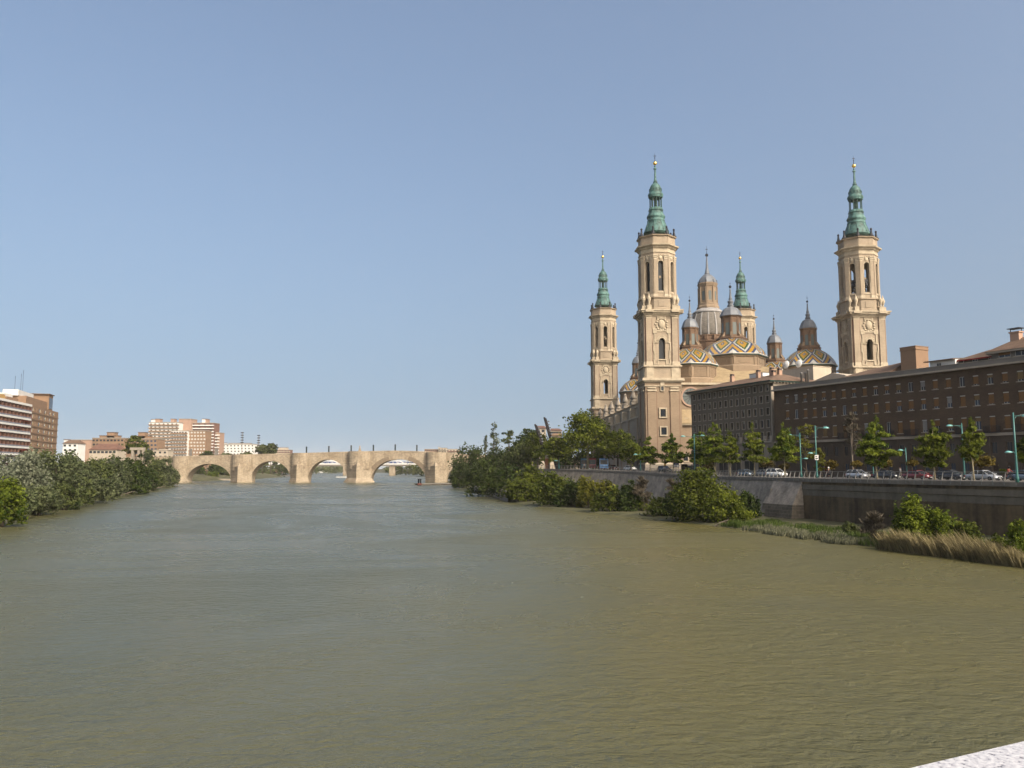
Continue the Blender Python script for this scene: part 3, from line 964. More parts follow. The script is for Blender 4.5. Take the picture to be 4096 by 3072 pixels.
small("tiled dome mostly hidden behind the grey building's roof, its lantern between larger domes", 49.6, 41.4)
small("tiled dome between the two left towers", 12.6, 97)
Y = 261
make_dome("widest tiled dome, below the big slate dome", 29.5, 25, 9.9, V(1412.6, Y - 10.5), V(1355, Y - 4), 4.3, V(1470, Y - 10), (V(1346, Y - 4.5), 4.55, 2.85, V(1336, Y - 3), V(1288, Y - 3), V(1259.7, Y - 3.3), 3.35, V(1229, Y), V(1217, Y) + 1.0, V(1147, Y), V(1126, Y)), 1.15, R(22.5 + 4))
# central dome ---------------------------------------------------------------------
Y = 290
zc2 = lambda y: V(900 + y / 2.765, Y - lerp(0, 6.5, sstep(600, 1000, y)))
kc = 290 / F / 2.765 * 1.05
o = link("slate_dome", None, bas)
o.location = (30.2, 54, 0)
o["label"] = "largest dome, clad in pale slates with ribs and a tall windowed lantern"
m = MB()
prof = [(210, 1212), (211, 1180), (210, 1140), (206, 1095), (198, 1050), (187, 1010), (173, 975), (157, 948)]
m.lathe([(r * kc * .99, zc2(y)) for r, y in prof], 32, 0)
m.lathe([(163 * kc, zc2(952)), (168 * kc, zc2(940)), (140 * kc, zc2(920)), (110 * kc, zc2(898))], 24, 1)
for a in range(16):
    t = a * math.pi / 8 + .12
    for j in range(len(prof) - 1):
        (r0, y0), (r1, y1) = prof[j], prof[j + 1]
        w0, w1 = .62 * (1 - .07 * j), .62 * (1 - .07 * (j + 1))
        Q = RZ(t)
        vs = []
        for (r, y, w) in ((r0, y0, w0), (r1, y1, w1)):
            rr = r * kc
            vs += [(rr + .1, -w / 2, zc2(y)), (rr + .1, w / 2, zc2(y)), (rr - .2, -w / 2, zc2(y)), (rr - .2, w / 2, zc2(y))]
        m.add(vs, [(0, 1, 5, 4), (0, 4, 6, 2), (1, 3, 7, 5)], 1, Q)
o.data = m.mesh("slate_dome", [M['slate'], M['rib']])
d = MB()
d.lathe([(8.6, V(1480, Y)), (8.6, zc2(1300)), (8.9, zc2(1290)), (8.9, zc2(1278)), (7.6, zc2(1270)), (7.3, zc2(1228)), (7.5, zc2(1222)), (7.5, zc2(1210))], 16, 0, None, False)
for a in range(16): d.box(-.5, .5, -8.3, -7.2, zc2(1270), zc2(1215), 0, RZ(a * math.pi / 8))
d.build("drum", M['drumbrick'], o)
l = MB()
l.oct([(3.75, zc2(900)), (3.75, zc2(880)), (3.45, zc2(870)), (3.45, zc2(848)), (3.1, zc2(842)), (3.0, zc2(690)), (3.15, zc2(684)), (3.3, zc2(668)), (3.45, zc2(655)), (3.1, zc2(645))], 0)
for k in range(8):
    Q = RZ(math.pi / 8 + k * math.pi / 4)
    l.box(-.35, .35, -3.55, -3.0, zc2(842), zc2(690), 0, Q)
    l.lathe([(.2, 0), (.25, .3), (.12, .5), (.22, .8), (.02, 1.1)], 6, 1, Q @ TR(0, -3.3, zc2(648)))
l.build("lantern", [M['brickpink'], M['iron']], o)
wm = MB().panel(arch_pts(0, zc2(820), 1.05, zc2(730) - zc2(820), 8), [], .1, 0, TR(0, -3.09, 0)).mesh("window", [M['lantglass']])
for k in range(8):
    wo = link("window", wm, o)
    wo.rotation_euler = (0, 0, k * math.pi / 4)
c = MB()
c.oct([(3.25, zc2(646)), (3.1, zc2(630)), (2.5, zc2(590)), (1.6, zc2(560)), (.95, zc2(548))], 0)
c.lathe([(.95, zc2(550)), (1.0, zc2(540)), (.85, zc2(530)), (.5, zc2(480)), (.28, zc2(390)), (.2, zc2(355)), (.08, zc2(345))], 8, 0)
c.ball((0, 0, zc2(333)), .58, 12, 1)
c.tube([(0, 0, zc2(318)), (0, 0, zc2(232))], [.08, .04], 6, 1)
c.box(-.4, .4, -.05, .05, zc2(272), zc2(266), 1)
c.build("lead_cap", [M['lead'], M['iron']], o)

# body of the church -----------------------------------------------------------------
body = MB()
zN = 30.0                                                          # eaves of the nave wall above the ground
XN = -2.6
zn1, zn2 = zb(1596, 242), zb(1664, 241)
body.box(XN, 62.5, 4.2, 104, -1, zn1 - 1.5, 0)
body.box(XN - 2.1, XN, 5.0, 103, -1, zn2 - .35, 0)                 # chapels
body.box(XN - 2.5, XN, 4.9, 103.2, zn2 - .35, zn2, 1)
body.box(XN - .35, 63, 4.0, 104.2, zn1 - 1.5, zn1 - 1.1, 1)
body.box(XN - .1, 62.6, 4.2, 104, zn1 - 1.1, zn1 - .4, 0)
for k in range(7):                                                 # buttress strips with an urn pair on each
    y = 10 + k * 14.8
    body.box(XN - 1.7, XN, y - .8, y + .8, zn2, zn1 - 1.6, 1)
    body.box(XN - 2.6, XN - 2.1, y - 1.6, y + 1.6, -1, zn2 - .4, 0)
bo = body.build("nave_wall", [M['stone'], M['trim']], bas)
u = MB()
u.box(-.85, .85, -.75, .75, 0, .9)
u.lathe([(.75, .9), (.95, 1.1), (.7, 1.5), (.42, 1.7), (.95, 2.05), (1.0, 2.25), (.62, 3.0), (.38, 3.7), (.2, 4.2), (.3, 4.4), (.2, 4.6), (.03, 5.0)], 10, 0)
um = u.mesh("urn", [M['palestone']])
for k in range(7):
    for dy in (-.9, .95):
        q = link("urn", um, bas)
        q.location = (XN - .5, 10 + k * 14.8 + dy, zn1 - .4)
# roofs between the domes, falling to the west gable and to the sides
r = MB()
zr0, zr1 = zb(1522, 246), zb(1480, 252)
def slope(x0, x1, y0, y1, za, X0, X1, Y0, Y1, zt_): r.frustum(x0, x1, y0, y1, za, X0, X1, Y0, Y1, zt_, 0)
slope(XN - .4, 62.9, 3.8, 104.5, zn1 - .4, 6, 54, 12, 98, zr0 + .5)
slope(14, 46, 5, 104, zr0 - 1.2, 20, 40, 17, 92, zr1 + 1.2)
r.build("tiled_roof", M['rooftile'], bas)
# west front between the towers, with the big round window
wf = MB()
wz0 = zb(1652, 231)
wf.box(4.5, 56, -2.6, 4.5, -1, wz0 - 3, 0)
wf.box(4.5, 56, -1.2, 4.5, wz0 - 3, zb(1535, 231), 0)
wf.box(4.5, 56, -2.0, 4.5, zb(1535, 231), zb(1527, 231), 1)
wf.box(4.5, 56, -3.4, -1.2, wz0 - 3.4, wz0 - 3.0, 1)
wf.box(4.5, 56, -3.1, -2.6, -1, zb(1851, 229), 2)
ca = MB()
pts = [(2.9 * math.cos(i * math.pi / 16), 2.9 * math.sin(i * math.pi / 16)) for i in range(32)]
wf.build("west_front", [M['brickpink'], M['trim'], M['palestone']], bas)
rw = MB()
rw.panel([(x * 1.0, z) for x, z in pts], [[(x * .84, z * .84) for x, z in pts]], .35, 1)
rw.panel([(x * .84, z * .84) for x, z in pts], [], .12, 0, TR(0, .15, 0))
for k in range(6): rw.box(-.07, .07, .08, .2, -2.4, 2.4, 2, Matrix.Rotation(k * math.pi / 6, 4, 'Y'))
ro = rw.build("round_window", [M['lantglass'], M['salmon'], M['iron']], bas)
ro.location = (8.9, -1.55, zb(1583, 231))
lt = MB()
lt.frustum(4.6, 20, -3.6, -1.1, wz0 - 3.0, 4.6, 20, -1.4, -1.1, wz0 + 1.2, 0)
lt.build("lean_to_roof", M['rooftile'], bas)
sw = MB().box(-.55, .55, -.2, .1, -.6, .6, 0).box(-.3, .3, -.22, -.19, -.35, .35, 1)
swo = sw.build("window", [M['trim'], M['glass']], bas)
swo.location = (7.0, -2.6, zb(1677, 229))
bw = MB().box(-1.0, 1.0, -.3, .1, -1.3, 1.3, 0).box(-.65, .65, -.32, -.29, -.9, .9, 1)
bwo = bw.build("window", [M['trim'], M['glass']], bas)
bwo.location = (6.6, -2.6, zb(1830, 229))
bdoor = MB().panel(arch_pts(0, 0, 3.0, 9.5), [], .3, 0)
bd = bdoor.build("arched_niche", M['dark'], bas)
bd.location = (XN - 2.65, 17.4, .5)
bd.rotation_euler = (0, 0, -math.pi / 2)

# ------------------------------------------------------------------ riverside buildings on the right
def window_unit(parent, x, y, z0, z1, w, rng, style):
    """one window: frame and panes, with its sill and roller blind as sub-parts"""
    key = (round(w, 2), round(z1 - z0, 2), style)
    h = z1 - z0
    if key not in WCACHE:
        f = MB()
        b = .07
        f.box(-w / 2, w / 2, 0, .06, h - b, h, 0).box(-w / 2, w / 2, 0, .06, 0, b, 0)
        f.box(-w / 2, -w / 2 + b, 0, .06, b, h - b, 0).box(w / 2 - b, w / 2, 0, .06, b, h - b, 0).box(-b / 2, b / 2, 0, .06, b, h - b, 0)
        f.box(-w / 2 + b, w / 2 - b, .03, .05, b, h - b, 1)
        if style == 'grey':
            y0, y1 = -.37, -.25
            f.box(-w / 2 - .14, w / 2 + .14, y0, y1, -.15, -.005, 2).box(-w / 2 - .12, -w / 2 - .005, y0, y1, 0, h, 2).box(w / 2 + .005, w / 2 + .12, y0, y1, 0, h, 2).box(-w / 2 - .12, w / 2 + .12, y0, y1, h + .005, h + .12, 2)
            f.box(-w / 2 - .02, w / 2 + .02, -.25, .02, -.04, -.0, 2)
        s = MB().box(-w / 2 - .16, w / 2 + .16, -.36, -.02, -.14, -.01, 0)
        WCACHE[key] = (f.mesh("window", [M['winwhite'] if style not in ('dark', 'grey') else M['greyshut'] if style == 'grey' else M['greyrender'], M['glassblue'] if rng.random() < .5 and style != 'grey' else M['glass'], M['palestone']]), s.mesh("sill", [M['palestone']]))
    fm, sm = WCACHE[key]
    o = link("window", fm, parent)
    o.location = (x, y, z0)
    if style in ('brick', 'balcony'):
        if style == 'brick':
            s = link("sill", sm, o)
        if rng.random() < .86:
            frac = rng.choice((.35, .5, .6, .7, .8, .85, .92, 1.0))
            k = ('b', round(w, 2), round(h, 2), frac)
            mt = rng.choice(('shutter', 'shutter', 'shutter', 'shutter2', 'shutter2', 'greyshut'))
            k += (mt,)
            if k not in WCACHE:
                q = MB().box(-w / 2 + .03, w / 2 - .03, -.07, -.02, h * (1 - frac), h - .17, 0).box(-w / 2, w / 2, -.14, -.01, h - .17, h, 1)
                WCACHE[k] = q.mesh("blind", [M[mt], M['winwhite']])
            link("blind", WCACHE[k], o)
    elif style == 'grey' and rng.random() < .55:
        frac = rng.choice((.3, .45, .6, .85))
        k = ('g', round(w, 2), round(h, 2), frac)
        if k not in WCACHE: WCACHE[k] = MB().box(-w / 2 + .03, w / 2 - .03, -.06, -.02, h * (1 - frac), h - .02, 0).mesh("blind", [M['dark'] if frac > .5 else M['greyshut']])
        link("blind", WCACHE[k], o)
    return o
WCACHE = {}
rng = random.Random(5)

# brown brick building ---------------------------------------------------------------
AB = math.atan2(-.891, .453)
BO = Vector((56.9, 175.3))
bz0 = 7.4
brown = thing("apartment_building", "long dark brown brick building with orange blinds along the quay road", "building", (BO.x, BO.y, bz0), AB)
yb = 137.5
H = lambda v: hz(v, yb) - bz0
zpt, zpb = H(1455), H(1482)
rows = [(H(1548), H(1509), 'brick'), (H(1627), H(1583), 'brick'), (H(1722), H(1671), 'brick'), (hz(1814, 131.5) - bz0, hz(1767, 131.5) - bz0, 'dark'), (hz(1884, 131.5) - bz0, hz(1850, 131.5) - bz0, 'dark')]
zs_t, zs_b = H(1737), H(1748)
LB, DB = 64.0, 13.0
xs = [3.7 + 2.46 * k for k in range(25)]
holes_u, holes_l = [], []
for ri, (za, zb_, st) in enumerate(rows):
    for k, x in enumerate(xs):
        if ri >= 3 and k in (0, 1): continue
        if ri == 4 and k in (4, 5): continue
        zz = za - 1.15 if ri == 2 and k % 2 == 0 and k > 5 else za
        (holes_l if ri >= 3 else holes_u).append((x - .5, x + .5, zz, zb_, st, ri, k))
m = MB()
m.grid_wall(0, LB, zs_t, zpb, [h[:4] for h in holes_u], .34, 0)
m.grid_wall(0, LB, -1, zs_b, [h[:4] for h in holes_l], .34, 1)
m.box(0, LB, .34, DB, -1, zpb, 0)
for j in range(12):                                                 # channels of the rusticated base as raised courses
    zz = .2 + j * (zs_b - .3) / 12
    for k in range(len(xs) + 1):
        xa = 0 if k == 0 else xs[k - 1] + .62
        xb = LB if k == len(xs) else xs[k] - .62
        m.box(xa, xb, -.07, -.002, zz, zz + (zs_b - .3) / 12 - .07, 1)
wall = m.build("wall", [M['brick'], M['rust']], brown)
t = MB()
t.box(-.1, LB, -.42, .1, zs_b, zs_t, 0)
t.build("string_course", M['palestone'], brown)
p = MB()
p.box(-.25, LB, -.75, .2, zpb, zpb + .16, 0).box(-.2, LB, -.6, .2, zpb + .16, zpb + .32, 0).box(-.05, LB, -.1, .25, zpb + .32, zpt - .08, 1).box(-.1, LB, -.16, .3, zpt - .08, zpt, 0)
p.build("parapet", [M['palestone'], M['parapet']], brown)
cnt = 0
for (xa, xb, za, zb_, st, ri, k) in holes_u + holes_l:
    if (xa + xb) / 2 > 56.5: st2 = st
    if cnt > 98 : break
    if (xa + xb) / 2 > 55.8: continue
    cnt += 1
    window_unit(brown, (xa + xb) / 2, .24, za, zb_, 1.0, rng, 'balcony' if zb_ - za > 2.6 else st)
# wrought iron balconies of the third row
bm_ = MB()
for k in range(20): bm_.box(-1.2 + k * 2.4 / 19 - .015, -1.2 + k * 2.4 / 19 + .015, -.72, -.69, .05, 1.0)
for s_ in (-1, 1):
    for k in range(5): bm_.box(s_ * 1.2 - .015, s_ * 1.2 + .015, -.69 + k * .14, -.66 + k * .14, .05, 1.0)
    bm_.box(s_ * 1.2 - .02, s_ * 1.2 + .02, -.72, 0, 1.0, 1.05)
bm_.box(-1.22, 1.22, -.73, -.68, 1.0, 1.05).box(-1.22, 1.22, -.73, -.68, .02, .06).box(-1.25, 1.25, -.75, 0, -.1, 0)
bme = bm_.mesh("balcony", [M['iron']])
for k in range(6, 22, 2):
    b = link("balcony", bme, brown)
    b.location = (xs[k], -.02, zs_t + .12)
d = MB()
d.box(-.75, .75, -.12, .05, 0, 2.9, 1).box(-.55, .55, -.16, -.12, 0, 2.5, 0)
dd = d.build("door", [pbr('dark red door', (.10, .02, .015), var=.2), M['concrete']], brown)
dd.location = ((xs[4] + xs[5]) / 2 - 1.0, -.08, 0)
# penthouse set back on the roof
px = lambda u, v, off: None
ph = MB()
def roofx(u, back, v=1460):
    """local x on the brown building where the sight line through column u meets the plane 'back' metres behind its face"""
    rx = ray(u, v)[0]
    ox, oy = BO.x + .891 * back, BO.y + .453 * back
    s = (rx * oy - ox) / (.453 + rx * .891)
    return s, oy - .891 * s
def RH(u, v, back):
    s, Y = roofx(u, back, v)
    return s, hz(v, Y) - bz0
xa, _ = RH(3720, 1470, 3.5)
xb, _ = RH(3822, 1470, 3.5)
_, zt1 = RH(3722, 1446, 3.5)
ph.box(xa, xb, 3.5, 9, zpb, zt1, 0)
ph.build("penthouse_wall", M['white'], brown)
ph = MB()
xc, _ = RH(3978, 1430, 4.5)
_, zt2 = RH(3900, 1432, 4.5)
ph.box(xb, xc, 4.6, 11, zpb, zt2 - .05, 0)
xd, zt3 = RH(4060, 1397, 3.6)
ph.box(xc, LB, 3.6, 11, zpb, zt3, 0)
ph.build("penthouse_wall", M['parapet'], brown)
pr = MB()
def lean(x0, x1, y0, y1, za, zb_, mt): pr.add([(x0, y0, za - .18), (x1, y0, za - .18), (x1, y1, zb_ - .18), (x0, y1, zb_ - .18), (x0, y0, za), (x1, y0, za), (x1, y1, zb_), (x0, y1, zb_)], [(0, 3, 2, 1), (4, 5, 6, 7), (0, 1, 5, 4), (1, 2, 6, 5), (2, 3, 7, 6), (3, 0, 4, 7)], mt)
lean(xa - .8, xb, 2.8, 9, zt1, zt1 + .5, 0)
pr.add([(xb - .5, 3.9, zt2 - .1), (xc, 3.9, zt2 - .1), (xc, 7.5, zt2 + 1.8), (xb + 3.5, 7.5, zt2 + 1.5), (xb - .5, 11, zt2 - .1), (xc, 11, zt2 - .1)], [(0, 1, 2, 3), (3, 2, 5, 4), (0, 3, 4)], 0)
pr.box(xb - .5, xc, 3.88, 3.9, zt2 - .32, zt2 - .1, 1)
pr.add([(xc - .6, 2.7, zt3), (LB, 2.7, zt3), (LB, 7.3, zt3 + 2.6), (xc + 2.6, 7.3, zt3 + 2.4), (xc - .6, 11.6, zt3), (LB, 11.6, zt3)], [(0, 1, 2, 3), (3, 2, 5, 4), (0, 3, 4)], 0)
pr.box(xc - .5, LB, 2.8, 3.7, zt3 - .35, zt3 - .02, 2)
pr.build("penthouse_roof", [M['browntile'], M['redpaint'], M['palestone']], brown)
for (u, vb, vt, w_, back) in ((3756, 1465, 1452, .9, 3.48), (3830, 1458, 1441, 1.0, 4.58), (3844, 1457, 1440, .9, 4.58), (3900, 1446, 1437, 1.0, 4.58), (3963, 1438, 1430, .8, 4.58), (4018, 1430, 1406, 2.0, 3.58), (4085, 1422, 1398, 2.0, 3.58)):
    x, z1 = RH(u, vt, back)
    _, z0 = RH(u, vb, back)
    window_unit(brown, x, back - .06, z0, z1, w_, rng, 'brick' if u > 4000 else 'plain')
xk, zk = RH(4063, 1318, 6.8)
_, zk0 = RH(4063, 1372, 6.8)
k_ = MB().box(-.75, .75, -.55, .55, 0, zk - zk0, 0).box(-.9, .9, -.7, .7, zk - zk0, zk - zk0 + .2, 0).box(-.7, -.6, -.5, -.4, zk - zk0 + .2, zk - zk0 + .7, 1).box(.6, .7, .4, .5, zk - zk0 + .2, zk - zk0 + .7, 1).box(-1.05, 1.05, -.85, .85, zk - zk0 + .7, zk - zk0 + .8, 1)
ko = k_.build("chimney", [M['pinkrender'], M['iron']], brown)
ko.location = (xk, 6.8, zk0 - .6)
# lower buildings whose tops look over the brown parapet
def roof_thing(name, label, cat, u, v, back):
    s, Y = roofx(u, back, v)
    p_ = BO + Vector((.453, -.891)) * s + Vector((.891, .453)) * back
    return thing(name, label, cat, (p_.x, p_.y, bz0), AB), Y
bx, Yb = roof_thing("brick_tower_block", "square tan brick stair tower sticking up behind the brown building's parapet", "building", 3656, 1400, 17)
k17 = Yb / F
zT = hz(1389, Yb) - bz0
m = MB().box(-1.75, 1.75, -1.9, 1.9, 0, zT - .7, 0).box(-1.87, 1.87, -2.02, 2.02, zT - .75, zT - .6, 0).box(-1.8, 1.8, -1.95, 1.95, zT - .6, zT - .12, 0).box(-1.87, 1.87, -2.02, 2.02, zT - .12, zT, 0)
m.build("wall", M['flatbrick'], bx)
w = MB().box(-3.3, -3.2, -.5, .0, zT - 2.2, zT - 1.6, 0)
bx2, Yb = roof_thing("tiled_roof_house", "low house with an old brown tiled roof behind the parapet, by the sunlit tower", "house", 3505, 1490, 17)
zT = hz(1510, Yb) - bz0
za_, zb_ = hz(1503, Yb) - bz0, hz(1470, Yb) - bz0
m = MB().box(-5.6, 5.6, -3.0, 7, 0, za_, 0)
m.build("wall", M['redbrick'], bx2)
m = MB()
m.add([(-6.2, -3.8, za_), (6.2, -3.8, za_), (6.0, 2.2, zb_ + .8), (-3.8, 2.2, zb_), (-6.2, 8, za_), (6.2, 8, za_)], [(0, 1, 2, 3), (3, 2, 5, 4), (0, 3, 4), (1, 5, 2)], 0)
m.build("roof", M['browntile'], bx2)
bx3, Yb = roof_thing("gabled_house", "cream gable wall peeking over the parapet beside the vent pipes", "house", 3315, 1505, 15)
za_, zb_ = hz(1516, Yb) - bz0, hz(1493, Yb) - bz0
m = MB()
m.panel([(-5.2, 0), (4.6, 0), (4.6, za_ + .4), (1.0, zb_), (-5.2, za_ - .2)], [], 7.0, 0)
o_ = m.build("wall", M['cream'], bx3)
bx4, Yb = roof_thing("cream_rooftop_block", "blank cream stair block below the two satellite dishes", "building", 3215, 1500, 22)
zT4 = hz(1476, Yb) - bz0
m = MB().box(-6.2, 4.8, -2.0, 4, 0, zT4, 0).box(-6.3, 4.9, -2.1, 4.1, zT4, zT4 + .15, 0)
m.build("wall", M['cream'], bx4)
for (u, v, rr, lb) in ((3149, 1459, 1.45, "white satellite dish, left one of the pair above the cream block"), (3200, 1455, 1.5, "white satellite dish, right one of the pair above the cream block")):
    dsh, Yd = roof_thing("satellite_dish", lb, "satellite dish", u, v, 22)
    dsh["group"] = "satellite dishes on the roof"
    zc_ = hz(v, Yd) - bz0
    rr = 16.5 / F * Yd
    q = MB()
    q.lathe([(.02, .38), (rr * .4, .30), (rr * .75, .14), (rr, 0), (rr * .98, -.05), (rr * .7, .06), (.02, .28)], 20, 0, TR(0, -.4, zc_) @ Matrix.Rotation(R(78), 4, 'X'))
    q.build("dish", M['white'], dsh)
    q = MB().tube([(0, 0, zT4), (0, -.1, zc_)], .09, 6).tube([(0, -.2, zc_ - rr * .8), (0, -1.5, zc_ + .1)], .05, 5).tube([(0, -.2, zc_ + rr * .8), (0, -1.5, zc_ + .1)], .05, 5).ball((0, -1.5, zc_ + .1), .2, 8)
    q.build("mast", M['steel'], dsh)
for (u, vt) in ((3205, 1490), (3222, 1489), (3232, 1478)):
    vp, Yv = roof_thing("vent_pipe", "metal flue pipe with a cap beside the grey building's roof", "vent pipe", u, 1500, 9)
    vp["group"] = "metal vent pipes on the roof"
    zt_ = hz(vt, Yv) - bz0
    MB().lathe([(.22, 12), (.22, zt_ - .3), (.3, zt_ - .25), (.3, zt_ - .1), (.12, zt_)], 10).build("pipe", M['steel'], vp)

# grey office block --------------------------------------------------------------------
AG = math.atan2(-.923, .385)
GO = Vector((45.6, 205.6))
gz0 = 7.9
grey = thing("office_building", "grey brown office block with a dense grid of windows and low hipped roof", "building", (GO.x, GO.y, gz0), AG)
yg = 179.5
G = lambda v: hz(v, yg) - gz0
LG = 30.0
gs = .3
cx = [1.35 + k * (LG - 2.6) / 13 for k in range(14)]
grow = [(G(1564), G(1541)), (G(1610), G(1583)), (G(1660), G(1632)), (G(1710), G(1680)), (G(1759), G(1728)), (G(1815), G(1785))]
zeave = G(1530)
m = MB()
hl = []
for ri, (za, zb_) in enumerate(grow):
    for x in cx: hl.append((x - .46, x + .46, za, zb_, ri))
zband = G(1767)
m.grid_wall(0, LG, zband, zeave, [h[:4] for h in hl if h[4] < 5], .4, 0)
m.grid_wall(0, LG, -1, zband, [h[:4] for h in hl if h[4] == 5], .4, 1)
m.box(0, LG, .4, 14, -1, zeave, 0)
m.box(LG, LG + .35, -.25, .4, -1, zeave - 1, 1)
# sunlit end wall
m.box(LG, LG + .2, .4, 14, -1, zeave - .9, 2)
m.box(LG, LG + .3, .4, 14, zeave - .9, zeave - .1, 1)
m.build("wall", [M['greyrender'], M['palestone'], M['pinkrender']], grey)
bd = MB().box(-.1, LG + .2, -.5, -.002, zband - .25, zband + .15)
for k in range(14): bd.box(cx[k] + .62, cx[k] + 1.45, -.35, -.002, zband + .15, zband + 1.3)
bd.build("string_course", M['palestone'], grey)
for (xa, xb, za, zb_, ri) in hl: window_unit(grey, (xa + xb) / 2, .30, za, zb_, .92, rng, 'grey')
ev = MB()
ev.box(-1.0, LG + 1.0, -1.1, 14.5, zeave, zeave + .28, 0)
for k in range(42): ev.box(-.6 + k * .75, -.35 + k * .75, -.95, -.002, zeave - .3, zeave, 1)
for k in range(16): ev.box(LG + .25, LG + .85, .3 + k * .9, .55 + k * .9, zeave - .3, zeave, 1)
ev.build("eaves", [M['copperdark'], M['palestone']], grey)
rf = MB()
zr_ = zeave + .28
rf.add([(-1.2, -1.3, zr_), (LG + 1.2, -1.3, zr_), (LG + 1.2, 14.7, zr_), (-1.2, 14.7, zr_), (5.5, 6.5, zr_ + 2.3), (LG - 4.5, 6.5, zr_ + 2.3)], [(0, 1, 5, 4), (1, 2, 5), (2, 3, 4, 5), (3, 0, 4)])
rf.build("roof", M['browntile'], grey)
for (x, y, h) in ((9.5, 5.6, 3.4), (20.2, 4.8, 3.2), (24.0, 5.5, 3.4), (26.0, 6.0, 3.0), (25.2, 5.0, 2.6)):
    c = MB().box(-.42, .42, -.42, .42, 0, h, 0).box(-.52, .52, -.52, .52, h, h + .12, 0).box(-.36, .36, -.36, .36, h + .12, h + .5, 1).box(-.45, .45, -.45, .45, h + .5, h + .6, 0)
    co = c.build("chimney", [M['pinkrender'], M['iron']], grey)
    co.location = (x, y, zr_ - .1)
dm = MB().box(-2.4, 2.4, -1.2, 1.2, 0, 2.4, 0).box(-2.5, 2.5, -1.3, 1.3, 2.4, 2.5, 1)
do = dm.build("dormer", [M['white'], M['iron']], grey)
do.location = (17.5, 7.5, zr_ + .8)
# shop fronts at street level
for k in range(6):
    x0 = 1.5 + k * 4.7
    s = MB().box(0, 3.6, -.1, .0, .1, 3.2, 0).box(.2, 3.4, -.13, -.1, .4, 2.9, 1).box(1.75, 1.85, -.15, -.1, .4, 2.9, 0)
    q = s.build("shop_window", [M['palestone'], M['glass']], grey)
    q.location = (x0, -.02, 0)

# ------------------------------------------------------------------ quay wall and railing
def along(y0, y1, step):
    """points at even spacing along the quay edge from y0 to y1: (x, y, tangent angle)"""
    out, acc, last = [], 0.0, None
    y = y0
    while y <= y1:
        p = Vector((railx(y), y))
        if last is None or (p - last).length >= step:
            q = Vector((railx(y + .5), y + .5)) - p
            out.append((p.x, p.y, math.atan2(q.y, q.x)))
            last = p
        y += .05
    return out
def quay(name, label, y0, y1, secs, mats):
    """sweeps a section of (offset towards the land, z or None for the quay top, material) along the quay edge"""
    m = MB()
    pts = along(y0, y1, 2.0)
    vs, fs, ms = [], [], []
    n = len(secs)
    for (x, y, a) in pts:
        nx, ny = -math.sin(a), math.cos(a)
        if nx < 0: nx, ny = -nx, -ny
        g = GZ(y)
        for (off, z, dz, mt) in secs: vs.append((x + nx * off, y + ny * off, (g if z is None else z) + dz))
    for j in range(len(pts) - 1):
        for i in range(n - 1):
            fs.append((j * n + i, (j + 1) * n + i, (j + 1) * n + i + 1, j * n + i + 1))
            ms.append(secs[i][3])
    m.add(vs, fs)
    m.m = ms
    for e in (0, len(pts) - 1): m.add([vs[e * n + i] for i in range(n)], [tuple(range(n))], 0)
    return m.build(name, mats)
YJ = 138.0
q = quay("quay_wall", "dark stained concrete quay wall with horizontal joints, behind the reed bank", 44, YJ,
         [(1.2, -.6, 0, 0), (-.3, -.6, 0, 0), (-.25, 2.05, 0, 0), (-.19, 2.05, 0, 0), (-.19, 2.12, 0, 0), (-.25, 2.12, 0, 0), (-.24, 3.35, 0, 0), (-.18, 3.35, 0, 0), (-.18, 3.42, 0, 0), (-.24, 3.42, 0, 0), (-.22, 4.65, 0, 0), (-.16, 4.65, 0, 0), (-.16, 4.72, 0, 0), (-.22, 4.72, 0, 1), (-.24, None, -1.75, 1), (-.36, None, -1.7, 1), (-.36, None, -.95, 0), (-.15, None, -.95, 0), (-.15, None, -.5, 0), (1.2, None, -.5, 0)], [M['walldark'], M['wallband']])
tag(q, "dark stained concrete quay wall with horizontal joints, behind the reed bank", "wall")
q = quay("quay_wall", "", YJ, 263, [(1.2, -.6, 0, 0), (-2.2, -.6, 0, 0), (-1.5, 2.2, 0, 0), (-.25, None, -.5, 0), (1.2, None, -.5, 0)], [M['wallstone']])
tag(q, "pale rubble stone quay wall rising above the riverside bushes", "wall")
# the older pier where the two walls meet, with dressed blocks at its foot
pier = thing("wall_pier", "leaning pale stone corner pier where rubble wall meets dark concrete wall", "wall pier", (railx(143), 143, 0), math.atan2(.97, -.22))
m = MB()
g = GZ(143) - .5
m.add([(-8.6, 2.6, 3.1), (.5, 2.7, 3.1), (.4, .5, g), (-8.3, .5, g), (-8.6, -1, 3.1), (.5, -1, 3.1), (.4, -1, g), (-8.3, -1, g)], [(0, 1, 2, 3), (1, 5, 6, 2), (4, 0, 3, 7)], 0)
m.add([(-8.8, 3.3, -.6), (.6, 3.4, -.6), (.5, 2.7, 3.1), (-8.6, 2.6, 3.1), (-8.8, -1, -.6), (.6, -1, -.6), (.5, -1, 3.1), (-8.6, -1, 3.1)], [(0, 1, 2, 3), (1, 5, 6, 2), (4, 0, 3, 7)], 1)
M['blocks'] = courses(pbr('dressed stone blocks', (.185, .155, .115), var=.3, scale=.5, bump=.04), 1.1, .55, .03, 1.5, .25, .03)
m.build("masonry", [M['wallstone'], M['blocks']], pier)
m = MB().add([(-.4, 3.9, -.5), (.9, 3.9, -.5), (.8, 1.5, 5.6), (-.3, 1.5, 5.6), (-.4, 0, -.5), (.9, 0, -.5), (.8, 0, 5.6), (-.3, 0, 5.6)], [(0, 1, 2, 3), (1, 5, 6, 2), (4, 0, 3, 7), (3, 2, 6, 7)])
m.build("buttress", M['concrete'], pier)
